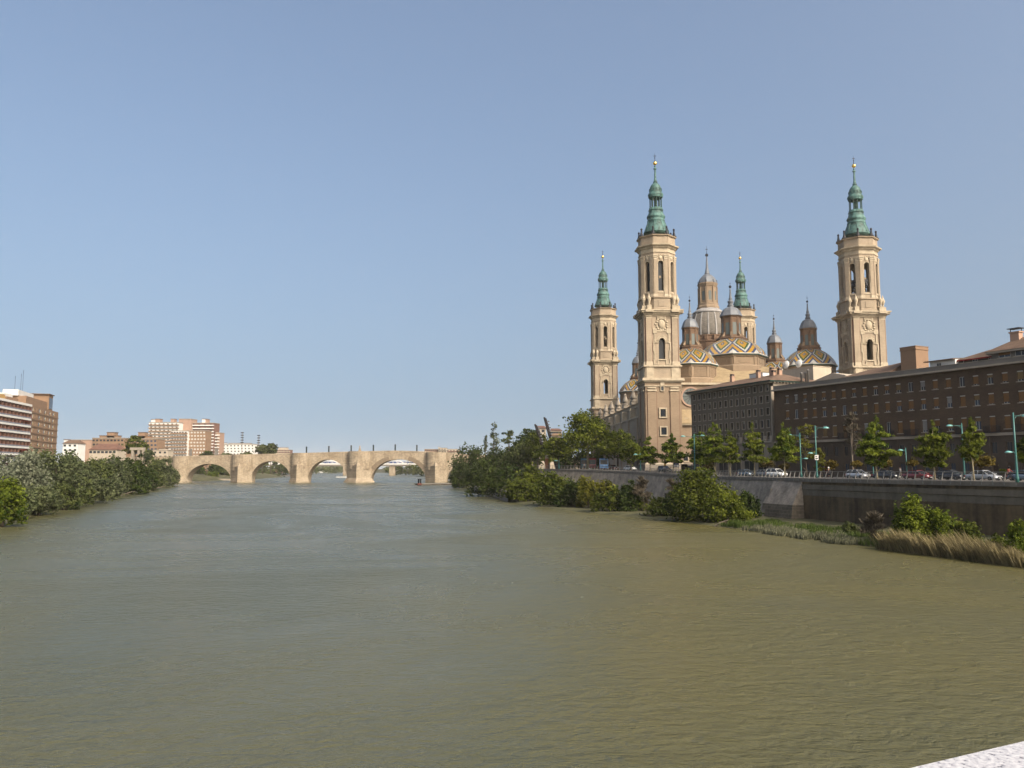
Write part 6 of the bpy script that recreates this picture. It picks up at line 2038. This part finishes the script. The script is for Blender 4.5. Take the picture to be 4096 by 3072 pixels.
# ------------------------------------------------------------------ vehicles
CARM = {}
def paint(name, col, rough=.25, metal=.3):
    if name not in CARM:
        m, t, p = NM(name)
        p.inputs["Base Color"].default_value = (*col, 1)
        p.inputs["Roughness"].default_value = rough
        p.inputs["Metallic"].default_value = metal
        p.inputs["Coat Weight"].default_value = .5
        CARM[name] = m
    return CARM[name]
M['headlamp'] = glassmat('headlight glass', (.75, .75, .72), .1)
M['tail'] = glassmat('tail light', (.35, .02, .02), .15)
WH = None
def car(u, off, label, col, kind='hatch', flip=1, group="cars on the riverside road", v=1905):
    """a car heading towards the viewer along the road (local +x is forwards)"""
    global WH
    Y = off_rail(u, off, v)
    x = wx(u, v, Y)
    a = math.atan2(GZ(Y), 1) * 0 + math.atan2(-.905, .425)
    o = thing("parked_car" if flip == 0 else "car", label, "car", (x, Y, GZ(Y) + .012), a if flip >= 0 else a + math.pi, group)
    L_, W_, H_ = {'hatch': (3.95, 1.72, 1.46), 'suv': (4.45, 1.82, 1.64), 'sedan': (4.5, 1.78, 1.42), 'van': (4.4, 1.8, 1.8)}[kind]
    h = L_ / 2
    cab = {'hatch': (-.96, -.70, .12, .52), 'suv': (-.98, -.82, .12, .50), 'sedan': (-.72, -.42, .10, .48), 'van': (-.98, -.92, .25, .62)}[kind]
    zb_, zs, zr = .22, .56 * H_ + .06, H_
    # lower shell: cross-sections from tail to nose (x, z low, z high, half width)
    secs = [(-1.0, .42, zs - .12, .80), (-.96, .28, zs - .02, .92), (-.75, .2, zs + .02, 1.0), (0, .2, zs, 1.0), (.5, .2, zs - .02, 1.0), (.78, .2, zs - .12, .97), (.93, .24, zs - .24, .88), (1.0, .34, zs - .36, .74)]
    m = MB()
    vs = []
    for (fx, z0, z1, hw) in secs:
        w = hw * W_ / 2
        zz = lerp(z0, z1, .55)
        vs += [(fx * h, -w * .9, z0), (fx * h, -w, lerp(z0, z1, .25)), (fx * h, -w, zz), (fx * h, -w * .9, z1), (fx * h, w * .9, z1), (fx * h, w, zz), (fx * h, w, lerp(z0, z1, .25)), (fx * h, w * .9, z0)]
    fs = []
    for j in range(len(secs) - 1):
        for i in range(8):
            i2 = (i + 1) % 8
            fs.append((j * 8 + i, j * 8 + i2, (j + 1) * 8 + i2, (j + 1) * 8 + i))
    fs += [tuple(range(7, -1, -1)), tuple(len(vs) - 8 + i for i in range(8))]
    m.add(vs, fs, 0, None, True)
    # cabin: roof and pillars
    w0, w1 = W_ / 2 * .89, W_ / 2 * .70
    x0, x1, x2, x3 = [c * h for c in cab]
    m.add([(x1, -w1, zr - .03), (x2, -w1, zr), (x2, w1, zr), (x1, w1, zr - .03), (x1, -w1, zr - .11), (x2, -w1, zr - .07), (x2, w1, zr - .07), (x1, w1, zr - .11)], [(3, 2, 1, 0), (0, 1, 5, 4), (1, 2, 6, 5), (2, 3, 7, 6), (3, 0, 4, 7)], 0)
    zc_ = zs - .03
    for s in (-1, 1):
        m.tube([(x0, s * w0, zc_), (x1, s * w1, zr - .07)], .05, 4)
        m.tube([(x3, s * w0, zc_), (x2, s * w1, zr - .04)], .045, 4)
        m.tube([((x1 + x2) / 2, s * w0 * 1.0, zc_), ((x1 + x2) / 2, s * w1, zr - .05)], .04, 4)
    b = m.build("body", paint(*col), o)
    g_ = MB()
    e = .98
    g_.add([(x0, -w0 * e, zc_), (x3, -w0 * e, zc_), (x2, -w1 * e, zr - .07), (x1, -w1 * e, zr - .1), (x0, w0 * e, zc_), (x3, w0 * e, zc_), (x2, w1 * e, zr - .07), (x1, w1 * e, zr - .1)], [(0, 1, 2, 3), (7, 6, 5, 4), (1, 5, 6, 2), (4, 0, 3, 7)])
    g_.build("window", M['glass'], o)
    if WH is None:
        t_ = MB().lathe([(.2, -.1), (.29, -.1), (.315, -.07), (.315, .07), (.29, .1), (.2, .1)], 18, 0, Matrix.Rotation(R(90), 4, 'X'))
        r_ = MB().lathe([(.05, -.115), (.2, -.09), (.21, 0), (.2, .09), (.05, .115)], 12, 0, Matrix.Rotation(R(90), 4, 'X'))
        WH = (t_.mesh("wheel", [M['black']]), r_.mesh("rim", [M['steel']]))
    for sx in (-.62, .62):
        for s in (-1, 1):
            w = link("wheel", WH[0], o)
            w.location = (sx * h, s * (W_ / 2 - .1), .315)
            link("rim", WH[1], w)
    for s in (-1, 1):
        MB().ball((.935 * h, s * W_ * .34, zs - .30), .12, 8, 0, None, (1.1, 1.35, .75)).build("headlight", M['headlamp'], o)
        MB().box(-.985 * h, -.955 * h, s * W_ * .41 - .1, s * W_ * .41 + .1, zs - .35, zs - .1).build("tail_light", M['tail'], o)
        MB().box(x3 - .15, x3 + .05, s * (W_ / 2 + .06) - .09, s * (W_ / 2 + .06) + .09, zs + .02, zs + .16).build("mirror", paint(*col), o)
    MB().box(1.0 * h - .01, 1.0 * h + .03, -.45, .45, .36, .5).build("grille", M['black'], o)
    MB().box(1.0 * h + .0, 1.0 * h + .045, -.26, .26, .3, .42).build("number_plate", M['winwhite'], o)
    return o
SIL, WHT, RED, BLK, BLU, GRY = ("silver paint", (.45, .46, .48), .3, .6), ("white car paint", (.78, .78, .77), .25, .0), ("red car paint", (.13, .012, .014), .25, .1), ("black car paint", (.018, .019, .022), .2, .2), ("grey blue car paint", (.16, .22, .29), .25, .5), ("grey car paint", (.22, .23, .24), .3, .5)
car(3432, 9, "silver hatchback in front of the nearly bare tree", SIL, 'hatch')
car(3548, 9, "black car just left of the walker in white", BLK, 'sedan')
car(3672, 9, "dark red car behind a plane trunk, right of the walker", RED, 'sedan')
car(3806, 8.5, "black car with glinting headlights left of a narrow plane tree", BLK, 'hatch')
car(3935, 8.5, "silver saloon below the largest golden ball shrub", SIL, 'sedan')
car(4100, 9, "grey blue car at the right edge behind the nearest lamp post", BLU, 'hatch')
car(3107, 8, "white sport utility car at the seam of the two buildings", WHT, 'suv')
car(2983, 8, "grey blue hatchback left of the white sport utility car", BLU, 'hatch')
car(2520, 8, "white estate car below the nave's corner", WHT, 'sedan')
car(2660, 8, "dark sport utility car in front of the near tower's base", BLK, 'suv')
car(2452, 9, "right one of two red cars under the dark plane tree", RED, 'hatch')
car(2416, 7, "left one of two red cars, under the dark plane tree's trunk", ("bright red paint", (.24, .015, .018), .25, .1), 'hatch')
car(3060, 10, "dark grey car mostly behind the white sport utility car", GRY, 'hatch')
# coaches behind the large plane trees
def coach(u, Y, col, label):
    x = wx(u, 1850, Y)
    o = thing("coach", label, "bus", (x, Y, GZ(Y) + .02), math.atan2(-.985, -.1), "coaches under the plane trees")
    m = MB()
    pts = [(-5.5, .4), (5.4, .4), (5.5, 1.2), (5.35, 2.9), (5.1, 3.3), (-5.5, 3.3)]
    m.panel(pts, [], 2.5, 0, TR(0, -1.25, 0))
    m.build("body", paint(*col), o)
    MB().box(5.42, 5.55, -1.1, 1.1, 1.5, 2.8).build("windscreen", M['glass'], o)
    for s in (-1, 1): MB().box(-5.2, 4.9, s * 1.27 - .02, s * 1.27 + .02, 1.7, 2.8).build("window", M['glass'], o)
    for sx in (-3.3, 3.4):
        for s in (-1, 1):
            w = link("wheel", WH[0], o)
            w.location = (sx, s * 1.15, .5)
            w.scale = (1.55, 1.2, 1.55)
    return o
coach(2415, 243, ("blue coach paint", (.10, .22, .42), .3, .1), "blue coach with a dark windscreen under the dark rounded plane tree")
coach(2368, 252, ("dark red coach paint", (.22, .02, .025), .3, .1), "dark red coach left of the blue one under the largest plane tree")
coach(2340, 262, ("teal coach paint", (.05, .16, .22), .3, .1), "teal coach, leftmost one, behind the largest plane tree's trunk")
# motorcycle with rider, cyclist
def wheel2(m, x, r): m.lathe([(r * .82, -.05), (r, -.04), (r, .04), (r * .82, .05)], 18, 0, TR(x, 0, r) @ Matrix.Rotation(R(90), 4, 'X'), True, 0, False, False)
def bike(u, off, label, motor):
    Y = off_rail(u, off, 1900)
    o = thing("motorcycle" if motor else "bicycle", label, "motorcycle" if motor else "bicycle", (wx(u, 1900, Y), Y, GZ(Y) + .14), math.atan2(-.905, .425))
    m = MB()
    r = .31 if motor else .34
    for x in (-.62, .62):
        w = MB()
        w.lathe([(r * .8, -.05), (r, -.04), (r, .04), (r * .8, .05)], 18, 0, Matrix.Rotation(R(90), 4, 'X'), True, 0, False, False)
        for k in range(6): w.tube([(0, 0, 0), (r * .85 * math.cos(k), 0, r * .85 * math.sin(k))], .012, 3)
        wo = w.build("wheel", M['black'], o)
        wo.location = (x, 0, r)
    t = .05 if motor else .022
    m.tube([(.62, 0, r), (.42, 0, .95)], t, 6).tube([(-.62, 0, r), (-.15, 0, .78), (.45, 0, .82)], t, 6).tube([(-.62, 0, r), (-.1, 0, .3), (.45, 0, .78)], t, 6).tube([(-.1, 0, .3), (-.18, 0, .8)], t, 6)
    m.build("frame", M['iron'], o)
    MB().box(-.45, -.02, -.12, .12, .78, .86).build("saddle", M['black'], o)
    MB().tube([(.36, -.32, 1.0), (.42, 0, .96), (.36, .32, 1.0)], .02, 6).build("handlebar", M['iron'], o)
    if motor: MB().ball((.05, 0, .62), .26, 10, 0, None, (1.3, .7, .85)).build("engine", M['iron'], o)
    return o
BK1 = bike(3314, 6, "dark motorcycle carrying a rider in a white helmet", True)
BK2 = bike(4036, 1.6, "bicycle under the cyclist beside the nearest lamp post", False)

# ------------------------------------------------------------------ people
def skinmesh(name, verts, edges, rad, mat, parent, root=0, sub=1):
    me = bpy.data.meshes.new(name)
    me.from_pydata(verts, edges, [])
    me.materials.append(mat)
    o = link(name, me, parent)
    sk = o.modifiers.new("skin", 'SKIN')
    d = me.skin_vertices[0].data
    for i, r in enumerate(rad):
        d[i].radius = (r, r) if not isinstance(r, tuple) else r
        d[i].use_root = i == root
    sk.use_smooth_shade = True
    s = o.modifiers.new("subsurf", 'SUBSURF')
    s.levels = s.render_levels = sub
    return o
CL = {}
def cloth(name, col):
    if name not in CL: CL[name] = pbr(name, col, var=.12, scale=6)
    return CL[name]
def person(u, Y, label, shirt, legs, rz=-1.2, pose='walk', hair=(.03, .02, .015), z=None, h=1.72, helmet=None):
    x = wx(u, 1900, Y)
    o = thing("person", label, "person", (x, Y, (GZ(Y) + .14) if z is None else z), rz)
    k = h / 1.72
    if pose == 'walk': ft = [(.24, .10), (-.26, -.10)]; kn = [(.17, .10), (-.02, -.10)]
    elif pose == 'stand': ft = [(.02, .10), (-.02, -.10)]; kn = [(.03, .10), (.02, -.10)]
    hip, ch = Vector((0, 0, .93)), Vector((.02, 0, 1.35))
    if pose == 'ride': hip, ch = Vector((-.22, 0, .92)), Vector((.02, 0, 1.32))
    V_, E_, R_ = [], [], []
    def add(p, r, par=None):
        V_.append(tuple(Vector(p) * k))
        R_.append(r * k if not isinstance(r, tuple) else (r[0] * k, r[1] * k))
        if par is not None: E_.append((par, len(V_) - 1))
        return len(V_) - 1
    pel = add(hip, (.13, .11))
    wa = add(hip.lerp(ch, .45), (.12, .10), pel)
    chs = add(ch, (.15, .11), wa)
    nk = add(ch + Vector((.02, 0, .16)), .055, chs)
    hd = add(ch + Vector((.05, 0, .27)), (.085, .095), nk)
    ht = add(ch + Vector((.04, 0, .38)), (.07, .085), hd)
    no = add(ch + Vector((.145, 0, .27)), .014, hd)
    lj, aj = [], []
    for s, i in ((1, 0), (-1, 1)):
        if pose == 'ride':
            K, A_, T_ = Vector((.2, s * .13, .72)), Vector((.08, s * .13, .32)), Vector((.28, s * .13, .27))
        else:
            K, A_ = Vector((kn[i][0], s * .10, .5)), Vector((ft[i][0], s * .10, .09))
            T_ = A_ + Vector((.16, 0, -.05))
        a = add(hip + Vector((0, s * .09, -.06)), .088, pel)
        b = add(K, .06, a)
        c = add(A_, .042, b)
        add(T_, .035, c)
        lj.append((a, b, c))
        sh = add(ch + Vector((0, s * .19, .07)), .06, chs)
        if pose == 'ride': el, wr = ch + Vector((.2, s * .26, -.18)), Vector((.36, s * .28, 1.06))
        else:
            sw = .14 * (-s if pose == 'walk' else .2)
            el, wr = ch + Vector((sw * .3 - .03, s * .25, -.22)), ch + Vector((sw + .06, s * .26, -.46))
        e = add(el, .042, sh)
        w = add(wr, .028, e)
        pm_ = add(wr + Vector((.02, 0, -.06)) if pose != 'ride' else wr + Vector((.06, 0, -.01)), .03, w)
        aj.append((sh, e, w))
        for f in range(5):                                              # four fingers and a thumb, slightly curled
            dx = -.028 + f * .018
            base = Vector(V_[pm_]) / k
            if pose == 'ride': t_ = base + Vector((.05, dx, -.02 - .02 * (f % 2)))
            else: t_ = base + (Vector((dx, -s * .012, -.075 + .008 * abs(f - 2))) if f < 4 else Vector((.05, 0, -.03)))
            add(t_, .008, pm_)
    skinmesh("body", V_, E_, R_, M['skin'], o)
    inv = lambda idx: Vector(V_[idx])
    sv, se, sr = [], [], []
    def a2(p, r, par=None):
        sv.append(tuple(p)); sr.append(r)
        if par is not None: se.append((par, len(sv) - 1))
        return len(sv) - 1
    p0 = a2(inv(pel) + Vector((0, 0, .03)), (.155 * k, .13 * k))
    p1 = a2(inv(wa), (.145 * k, .125 * k), p0)
    p2 = a2(inv(chs), (.175 * k, .135 * k), p1)
    a2(inv(chs) + Vector((.01, 0, .11 * k)), .075 * k, p2)
    for (sh, e, w) in aj:
        q = a2(inv(sh), .078 * k, p2)
        q = a2(inv(e), .058 * k, q)
        a2(inv(e).lerp(inv(w), .8), .042 * k, q)
    skinmesh("shirt", sv, se, sr, cloth(*shirt), o)
    sv, se, sr = [], [], []
    p0 = a2(inv(pel) + Vector((0, 0, .04)), (.14 * k, .122 * k))
    for (a, b, c) in lj:
        q = a2(inv(a), .105 * k, p0)
        q = a2(inv(b), .078 * k, q)
        a2(inv(c) + Vector((0, 0, .02)), .06 * k, q)
    skinmesh("trousers", sv, se, sr, cloth(*legs), o)
    hc = inv(hd).lerp(inv(ht), .6)
    m = MB()
    if helmet: m.ball(tuple(hc + Vector((0, 0, .0))), .145 * k, 10, 0, None, (1.15, 1, 1.05))
    else: m.ball(tuple(hc + Vector((-.025, 0, .025))), .108 * k, 10, 0, None, (1, .95, .95))
    m.build("helmet" if helmet else "hair", helmet or cloth("dark hair", hair), o)
    e_ = MB()
    for s in (-1, 1):
        e_.ball((inv(hd).x + .082 * k, s * .032 * k, inv(hd).z + .03 * k), .012 * k, 6)
    e_.box(inv(hd).x + .08 * k, inv(hd).x + .088 * k, -.022 * k, .022 * k, inv(hd).z - .05 * k, inv(hd).z - .042 * k)
    e_.build("face", cloth("dark features", (.05, .025, .02)), o)
    for s in (-1, 1): pass
    return o
WS, DK, KH = ("white cloth", (.72, .71, .68)), ("dark trousers", (.03, .03, .04)), ("pale trousers", (.42, .40, .36))
person(3603, off_rail(3605, 1.8), "person in pale clothes walking left along the promenade under a plane tree", WS, KH, 2.4)
person(2657, off_rail(2657, 1.6), "person in a white top and dark skirt coloured trousers before the dark sport utility car", WS, ("brown grey trousers", (.14, .11, .09)), -2.0)
person(2338, off_rail(2338, 2.0), "person in a white shirt by the railing under the largest plane tree", WS, DK, -2.2, 'stand')
person(2510, off_rail(2510, 9.5), "dark clothed person standing beyond the white estate car", ("dark shirt", (.025, .025, .03)), DK, -1.5, 'stand')
person(2300, off_rail(2300, 3.0), "dark clothed person at the railing right of the greenish post", ("dark shirt", (.025, .025, .03)), DK, 1.2)
for bk, lb, sh, hm in ((BK1, "rider in dark clothes with a white helmet on the motorcycle", ("dark jacket", (.035, .035, .04)), M['white']), (BK2, "cyclist in a red top with a dark helmet beside the nearest lamp post", ("red top", (.55, .10, .07)), M['iron'])):
    p = person(3000, 100, lb, sh, DK, 0, 'ride', helmet=hm)
    p.location = bk.location
    p.rotation_euler = bk.rotation_euler

# ------------------------------------------------------------------ smaller things
# leaning iron masts with floodlights
for (u0, v0, u1, v1, Y, lb) in ((2177, 1669, 2209, 1800, 300, "taller leaning dark iron mast with small floodlights up its right side"), (2140, 1697, 2172, 1810, 312, "shorter leaning dark iron mast behind the park trees")):
    b, t = at(u1, v1, Y), at(u0, v0, Y - 2)
    d = (b - t)
    s = (b.z - GZ(Y)) / -d.z if d.z else 0
    b = b + d * ((b.z - GZ(Y)) / (-d.z))
    o = thing("leaning_mast", lb, "mast", tuple(b), 0, "pair of leaning dark masts")
    l = t - b
    MB().tube([(0, 0, -.3), tuple(l * .5 + Vector((.35, 0, 0))), tuple(l)], [.62, .5, .36], 8).tube([(.5, .2, -.3), tuple(l * .5 + Vector((.95, 0.2, 0))), tuple(l * .98 + Vector((.5, 0, 0)))], [.4, .3, .22], 6).build("beam", M['mast'], o)
    for k in range(6):
        p = l * (.62 + k * .06) + Vector((1.0 + .2 * (k % 2), -.2, 0))
        q = MB().box(-.3, .3, -.25, .25, -.25, .25).tube([(-.9, 0, -.1), (0, 0, 0)], .06, 4)
        f = q.build("floodlight", M['lead'], o)
        f.location = p
# brick pillar at the end of the promenade
Y = off_rail(2187, .4)
o = thing("brick_pillar", "orange brick pillar with a pale stone cap at the end of the railing", "pillar", (wx(2187, 1850, Y), Y, GZ(Y)))
h = hz(1820, Y) - GZ(Y)
MB().box(-.5, .5, -.5, .5, -.3, h - 1.1).build("shaft", pbr('orange brick', (.36, .15, .075), var=.15), o)
MB().box(-.5, .5, -.5, .5, h - 1.1, h - .35).frustum(-.62, .62, -.62, .62, h - .35, -.3, .3, -.3, .3, h).build("cap", M['palestone'], o)
# orange post on the lower bank
Y = 290
o = thing("orange_post", "bright orange post on the lower bank among the dark trees", "post", (wx(1955, 1930, Y), Y, 1.0))
h = hz(1896, Y) - 1.0
MB().lathe([(.42, 0), (.42, h * .96), (.3, h)], 8).box(-.5, .5, -.45, .45, h * .45, h * .5).build("shaft", pbr('orange paint', (.55, .22, .02), var=.1), o)
# low embankment wall at the water below the park trees
pts = [(1893, 1965, 1946), (1920, 1972, 1948), (1960, 1985, 1951), (2000, 1998, 1957), (2030, 2007, 1966)]
m = MB()
vs = []
for u, vb, vt in pts:
    Yw = EYE / -ray(u, vb)[1]
    p = Vector((wx(u, vb, Yw), Yw, 0))
    h = hz(vt, Yw)
    vs += [(p.x, p.y, -.5), (p.x + .3, p.y, h), (p.x + 3.5, p.y + 1.5, h + .1)]
m.add(vs, [f for j in range(len(pts) - 1) for f in ((j * 3, j * 3 + 3, j * 3 + 4, j * 3 + 1), (j * 3 + 1, j * 3 + 4, j * 3 + 5, j * 3 + 2))])
o = m.build("embankment_wall", M['concrete'])
tag(o, "low grey embankment wall at the waterline beneath the park trees", "wall")
# landing stage before the bridge
p0 = Vector((wx(1680, 1944, 455), 455, 0)); p1 = Vector((wx(1880, 1938, 455), 470, 0))
st = thing("landing_stage", "low grey landing stage running out from the right bank below the bridge", "jetty", (p0.x, p0.y, 0), math.atan2(p1.y - p0.y, p1.x - p0.x))
LL = (p1 - p0).length
MB().box(0, LL, -.6, 9, .55, .95).box(0, LL, -.7, -.6, .4, 1.0).build("deck", M['concrete'], st)
MB().box(.3, LL, -.3, 8.5, -.3, .55).build("float", M['walldark'], st)
for k in range(2):
    x = wx(1674 + k * 8, 1930, 452)
    q = thing("mooring_post", ("left" if k == 0 else "right") + " one of two tall black mooring posts at the landing stage's end", "mooring post", (x, 452, -.4), 0, "black mooring posts")
    h = hz(1915, 452) + .4
    MB().lathe([(.42, 0), (.42, h - .5), (.6, h - .4), (.6, h - .05), (.5, h)], 12).build("shaft", M['iron'], q)
    MB().lathe([(.43, .5), (.7, .6), (.7, 1.4), (.43, 1.5)], 12).build("fender", pbr('red brown fender', (.22, .07, .05), var=.2), q)
# white floating boats beyond the bridge
for (u, v, L_, lb) in ((1265, 1891, 26, "white cabin boat on the water seen through the third arch"), (1376, 1910, 20, "low white boat half hidden behind the fourth pier")):
    Y = EYE / -ray(u, v)[1]
    o = thing("boat", lb, "boat", (wx(u, v, Y), Y, 0))
    k = L_ / 26 * Y / 1100
    MB().add([(-13 * k, -2.5 * k, -.3), (11 * k, -2.5 * k, -.3), (14 * k, 0, -.3), (11 * k, 2.5 * k, -.3), (-13 * k, 2.5 * k, -.3), (-13.5 * k, -3 * k, 1.6 * k), (11.5 * k, -3 * k, 1.6 * k), (16 * k, 0, 1.8 * k), (11.5 * k, 3 * k, 1.6 * k), (-13.5 * k, 3 * k, 1.6 * k)], [(0, 1, 6, 5), (1, 2, 7, 6), (2, 3, 8, 7), (3, 4, 9, 8), (4, 0, 5, 9), (5, 6, 7, 8, 9)]).build("hull", M['white'], o)
    if L_ > 22: MB().box(-5 * k, 5 * k, -2 * k, 2 * k, 1.6 * k, 5.6 * k).box(-4 * k, 4 * k, -2.05 * k, -1.99 * k, 3.4 * k, 4.6 * k, 1).build("cabin", [M['white'], M['glass']], o)
# pale embankment seen through the first arch
m = MB()
Y = 648
xa, xb = wx(745, 1916, Y), wx(925, 1916, Y)
m.box(xa, xb, 0, 6, -1, 1.3)
o = m.build("embankment", M['palestone'])
o.location = (0, Y, 0)
tag(o, "pale stone embankment at the waterline behind the first arch", "wall")
# traffic lights, information boards and shelter by the tower
tl = None
for (u, v0, lb) in ((2472, 1842, "yellow traffic light under the plane trees by the nave wall"), (2660, 1846, "yellow traffic light before the near tower's plinth")):
    Y = off_rail(u, 11)
    o = thing("traffic_light", lb, "traffic light", (wx(u, 1860, Y), Y, GZ(Y)), 0, "yellow traffic lights")
    h = hz(v0, Y) - GZ(Y)
    MB().lathe([(.09, 0), (.09, h - .3)], 8).build("pole", M['iron'], o)
    MB().box(-.24, .24, -.2, .2, h - 1.25, h).build("signal_box", pbr('yellow paint', (.55, .32, .03), var=.05), o)
    for k in range(3): MB().lathe([(.11, 0), (.1, .03)], 10, 0, TR(0, -.2, h - .25 - k * .37) @ Matrix.Rotation(R(90), 4, 'X')).build("lens", M['glass'], o)
for (u, lb) in ((2699, "left one of two tall blue information boards by the near tower"), (2710, "right one of two tall blue information boards by the near tower")):
    Y = off_rail(u, 9)
    o = thing("information_board", lb, "sign", (wx(u, 1860, Y), Y, GZ(Y)), 0, "blue information boards")
    h = hz(1843, Y) - GZ(Y)
    MB().box(-.33, .33, -.06, .06, 1.4, h, 0).box(-.27, .27, -.07, -.06, 1.5, 1.95, 1).box(-.2, .2, -.07, -.06, h - .5, h - .2, 2).build("panel", [pbr('blue board', (.03, .06, .13), var=.1), M['white'], M['redpaint']], o)
    for s in (-.2, .2): MB().box(s - .04, s + .04, -.05, .05, 0, 1.4).build("leg", M['iron'], o)
Y = off_rail(2742, 8)
o = thing("bus_shelter", "dark glass bus shelter at the grey block's left corner", "bus shelter", (wx(2742, 1860, Y), Y, GZ(Y)), R(-20))
h = hz(1856, Y) - GZ(Y)
MB().box(-1.1, 3.9, -.8, .8, h - .12, h).build("roof", M['iron'], o)
for x in (-1, 1.4, 3.8): MB().box(x - .05, x + .05, .6, .7, 0, h - .12).build("post", M['iron'], o)
MB().box(-1.0, .4, .55, .6, .2, h - .12).box(-1.0, -.95, -.7, .55, .2, h - .12).build("side_panel", M['black'], o)
MB().box(.4, 3.8, .55, .58, .4, h - .3).build("glass_panel", M['glass'], o)
# antennas on the church side roofs
Y = 215
# bridge parapet the picture is taken from
pb = Vector((.668, 1.1, EYE - .35)); pa = Vector((.455, .9955, EYE - .35))
ang = math.atan2(pb.y - pa.y, pb.x - pa.x)
par = thing("bridge_parapet", "white speckled granite parapet top of the viewer's bridge, bottom right corner", "parapet", (pa.x, pa.y, EYE - .35), ang)
def granite():
    m, t, p = NM("speckled granite")
    L = t.links.new
    tc = N(t, "ShaderNodeTexCoord")
    n = N(t, "ShaderNodeTexNoise")
    n.inputs["Scale"].default_value = 130
    n.inputs["Detail"].default_value = 6
    L(tc.outputs["Object"], n.inputs["Vector"])
    rp = N(t, "ShaderNodeValToRGB")
    e = rp.color_ramp.elements
    e[0].position, e[0].color = .33, (.05, .05, .065, 1)
    e[1].position, e[1].color = .385, (.30, .30, .33, 1)
    q = e.new(.62)
    q.color = (.44, .44, .46, 1)
    L(n.outputs["Fac"], rp.inputs[0])
    L(rp.outputs[0], p.inputs["Base Color"])
    p.inputs["Roughness"].default_value = .7
    b = N(t, "ShaderNodeBump")
    b.inputs["Distance"].default_value = .002
    L(n.outputs["Fac"], b.inputs["Height"])
    L(b.outputs[0], p.inputs["Normal"])
    return m
m = MB()
m.add([(-6, -.42, 0), (9, -.42, 0), (9, -.006, 0), (-6, -.006, 0), (9, 0, -.006), (-6, 0, -.006), (9, 0, -.22), (-6, 0, -.22), (9, -.42, -.22), (-6, -.42, -.22)], [(0, 1, 2, 3), (3, 2, 4, 5), (5, 4, 6, 7), (7, 6, 8, 9), (0, 9, 8, 1), (1, 8, 6, 4, 2), (0, 3, 5, 7, 9)])
m.build("capstone", granite(), par)
MB().box(-6, 9, -.36, -.06, -1.0, -.22).build("wall", M['concrete'], par)
MB().box(-6, 9, -5, .1, -1.6, -1.0).build("deck_slab", M['concrete'], par)

# ------------------------------------------------------------------ the hazy air of the day
hz_m = bpy.data.materials.new("hazy air")
hz_m.use_nodes = True
ht_ = hz_m.node_tree
ht_.nodes.remove(ht_.nodes["Principled BSDF"])
hv = ht_.nodes.new("ShaderNodeVolumePrincipled")
hv.inputs["Color"].default_value = (1.0, .95, .88, 1)
hv.inputs["Density"].default_value = .000065
hv.inputs["Anisotropy"].default_value = 0.0
ht_.links.new(hv.outputs[0], ht_.nodes["Material Output"].inputs["Volume"])
hb = MB().box(-6500, 6500, -300, 9600, -8, 112).build("haze", hz_m)
tag(hb, "pale even haze in the air over the river", "haze", kind="stuff")
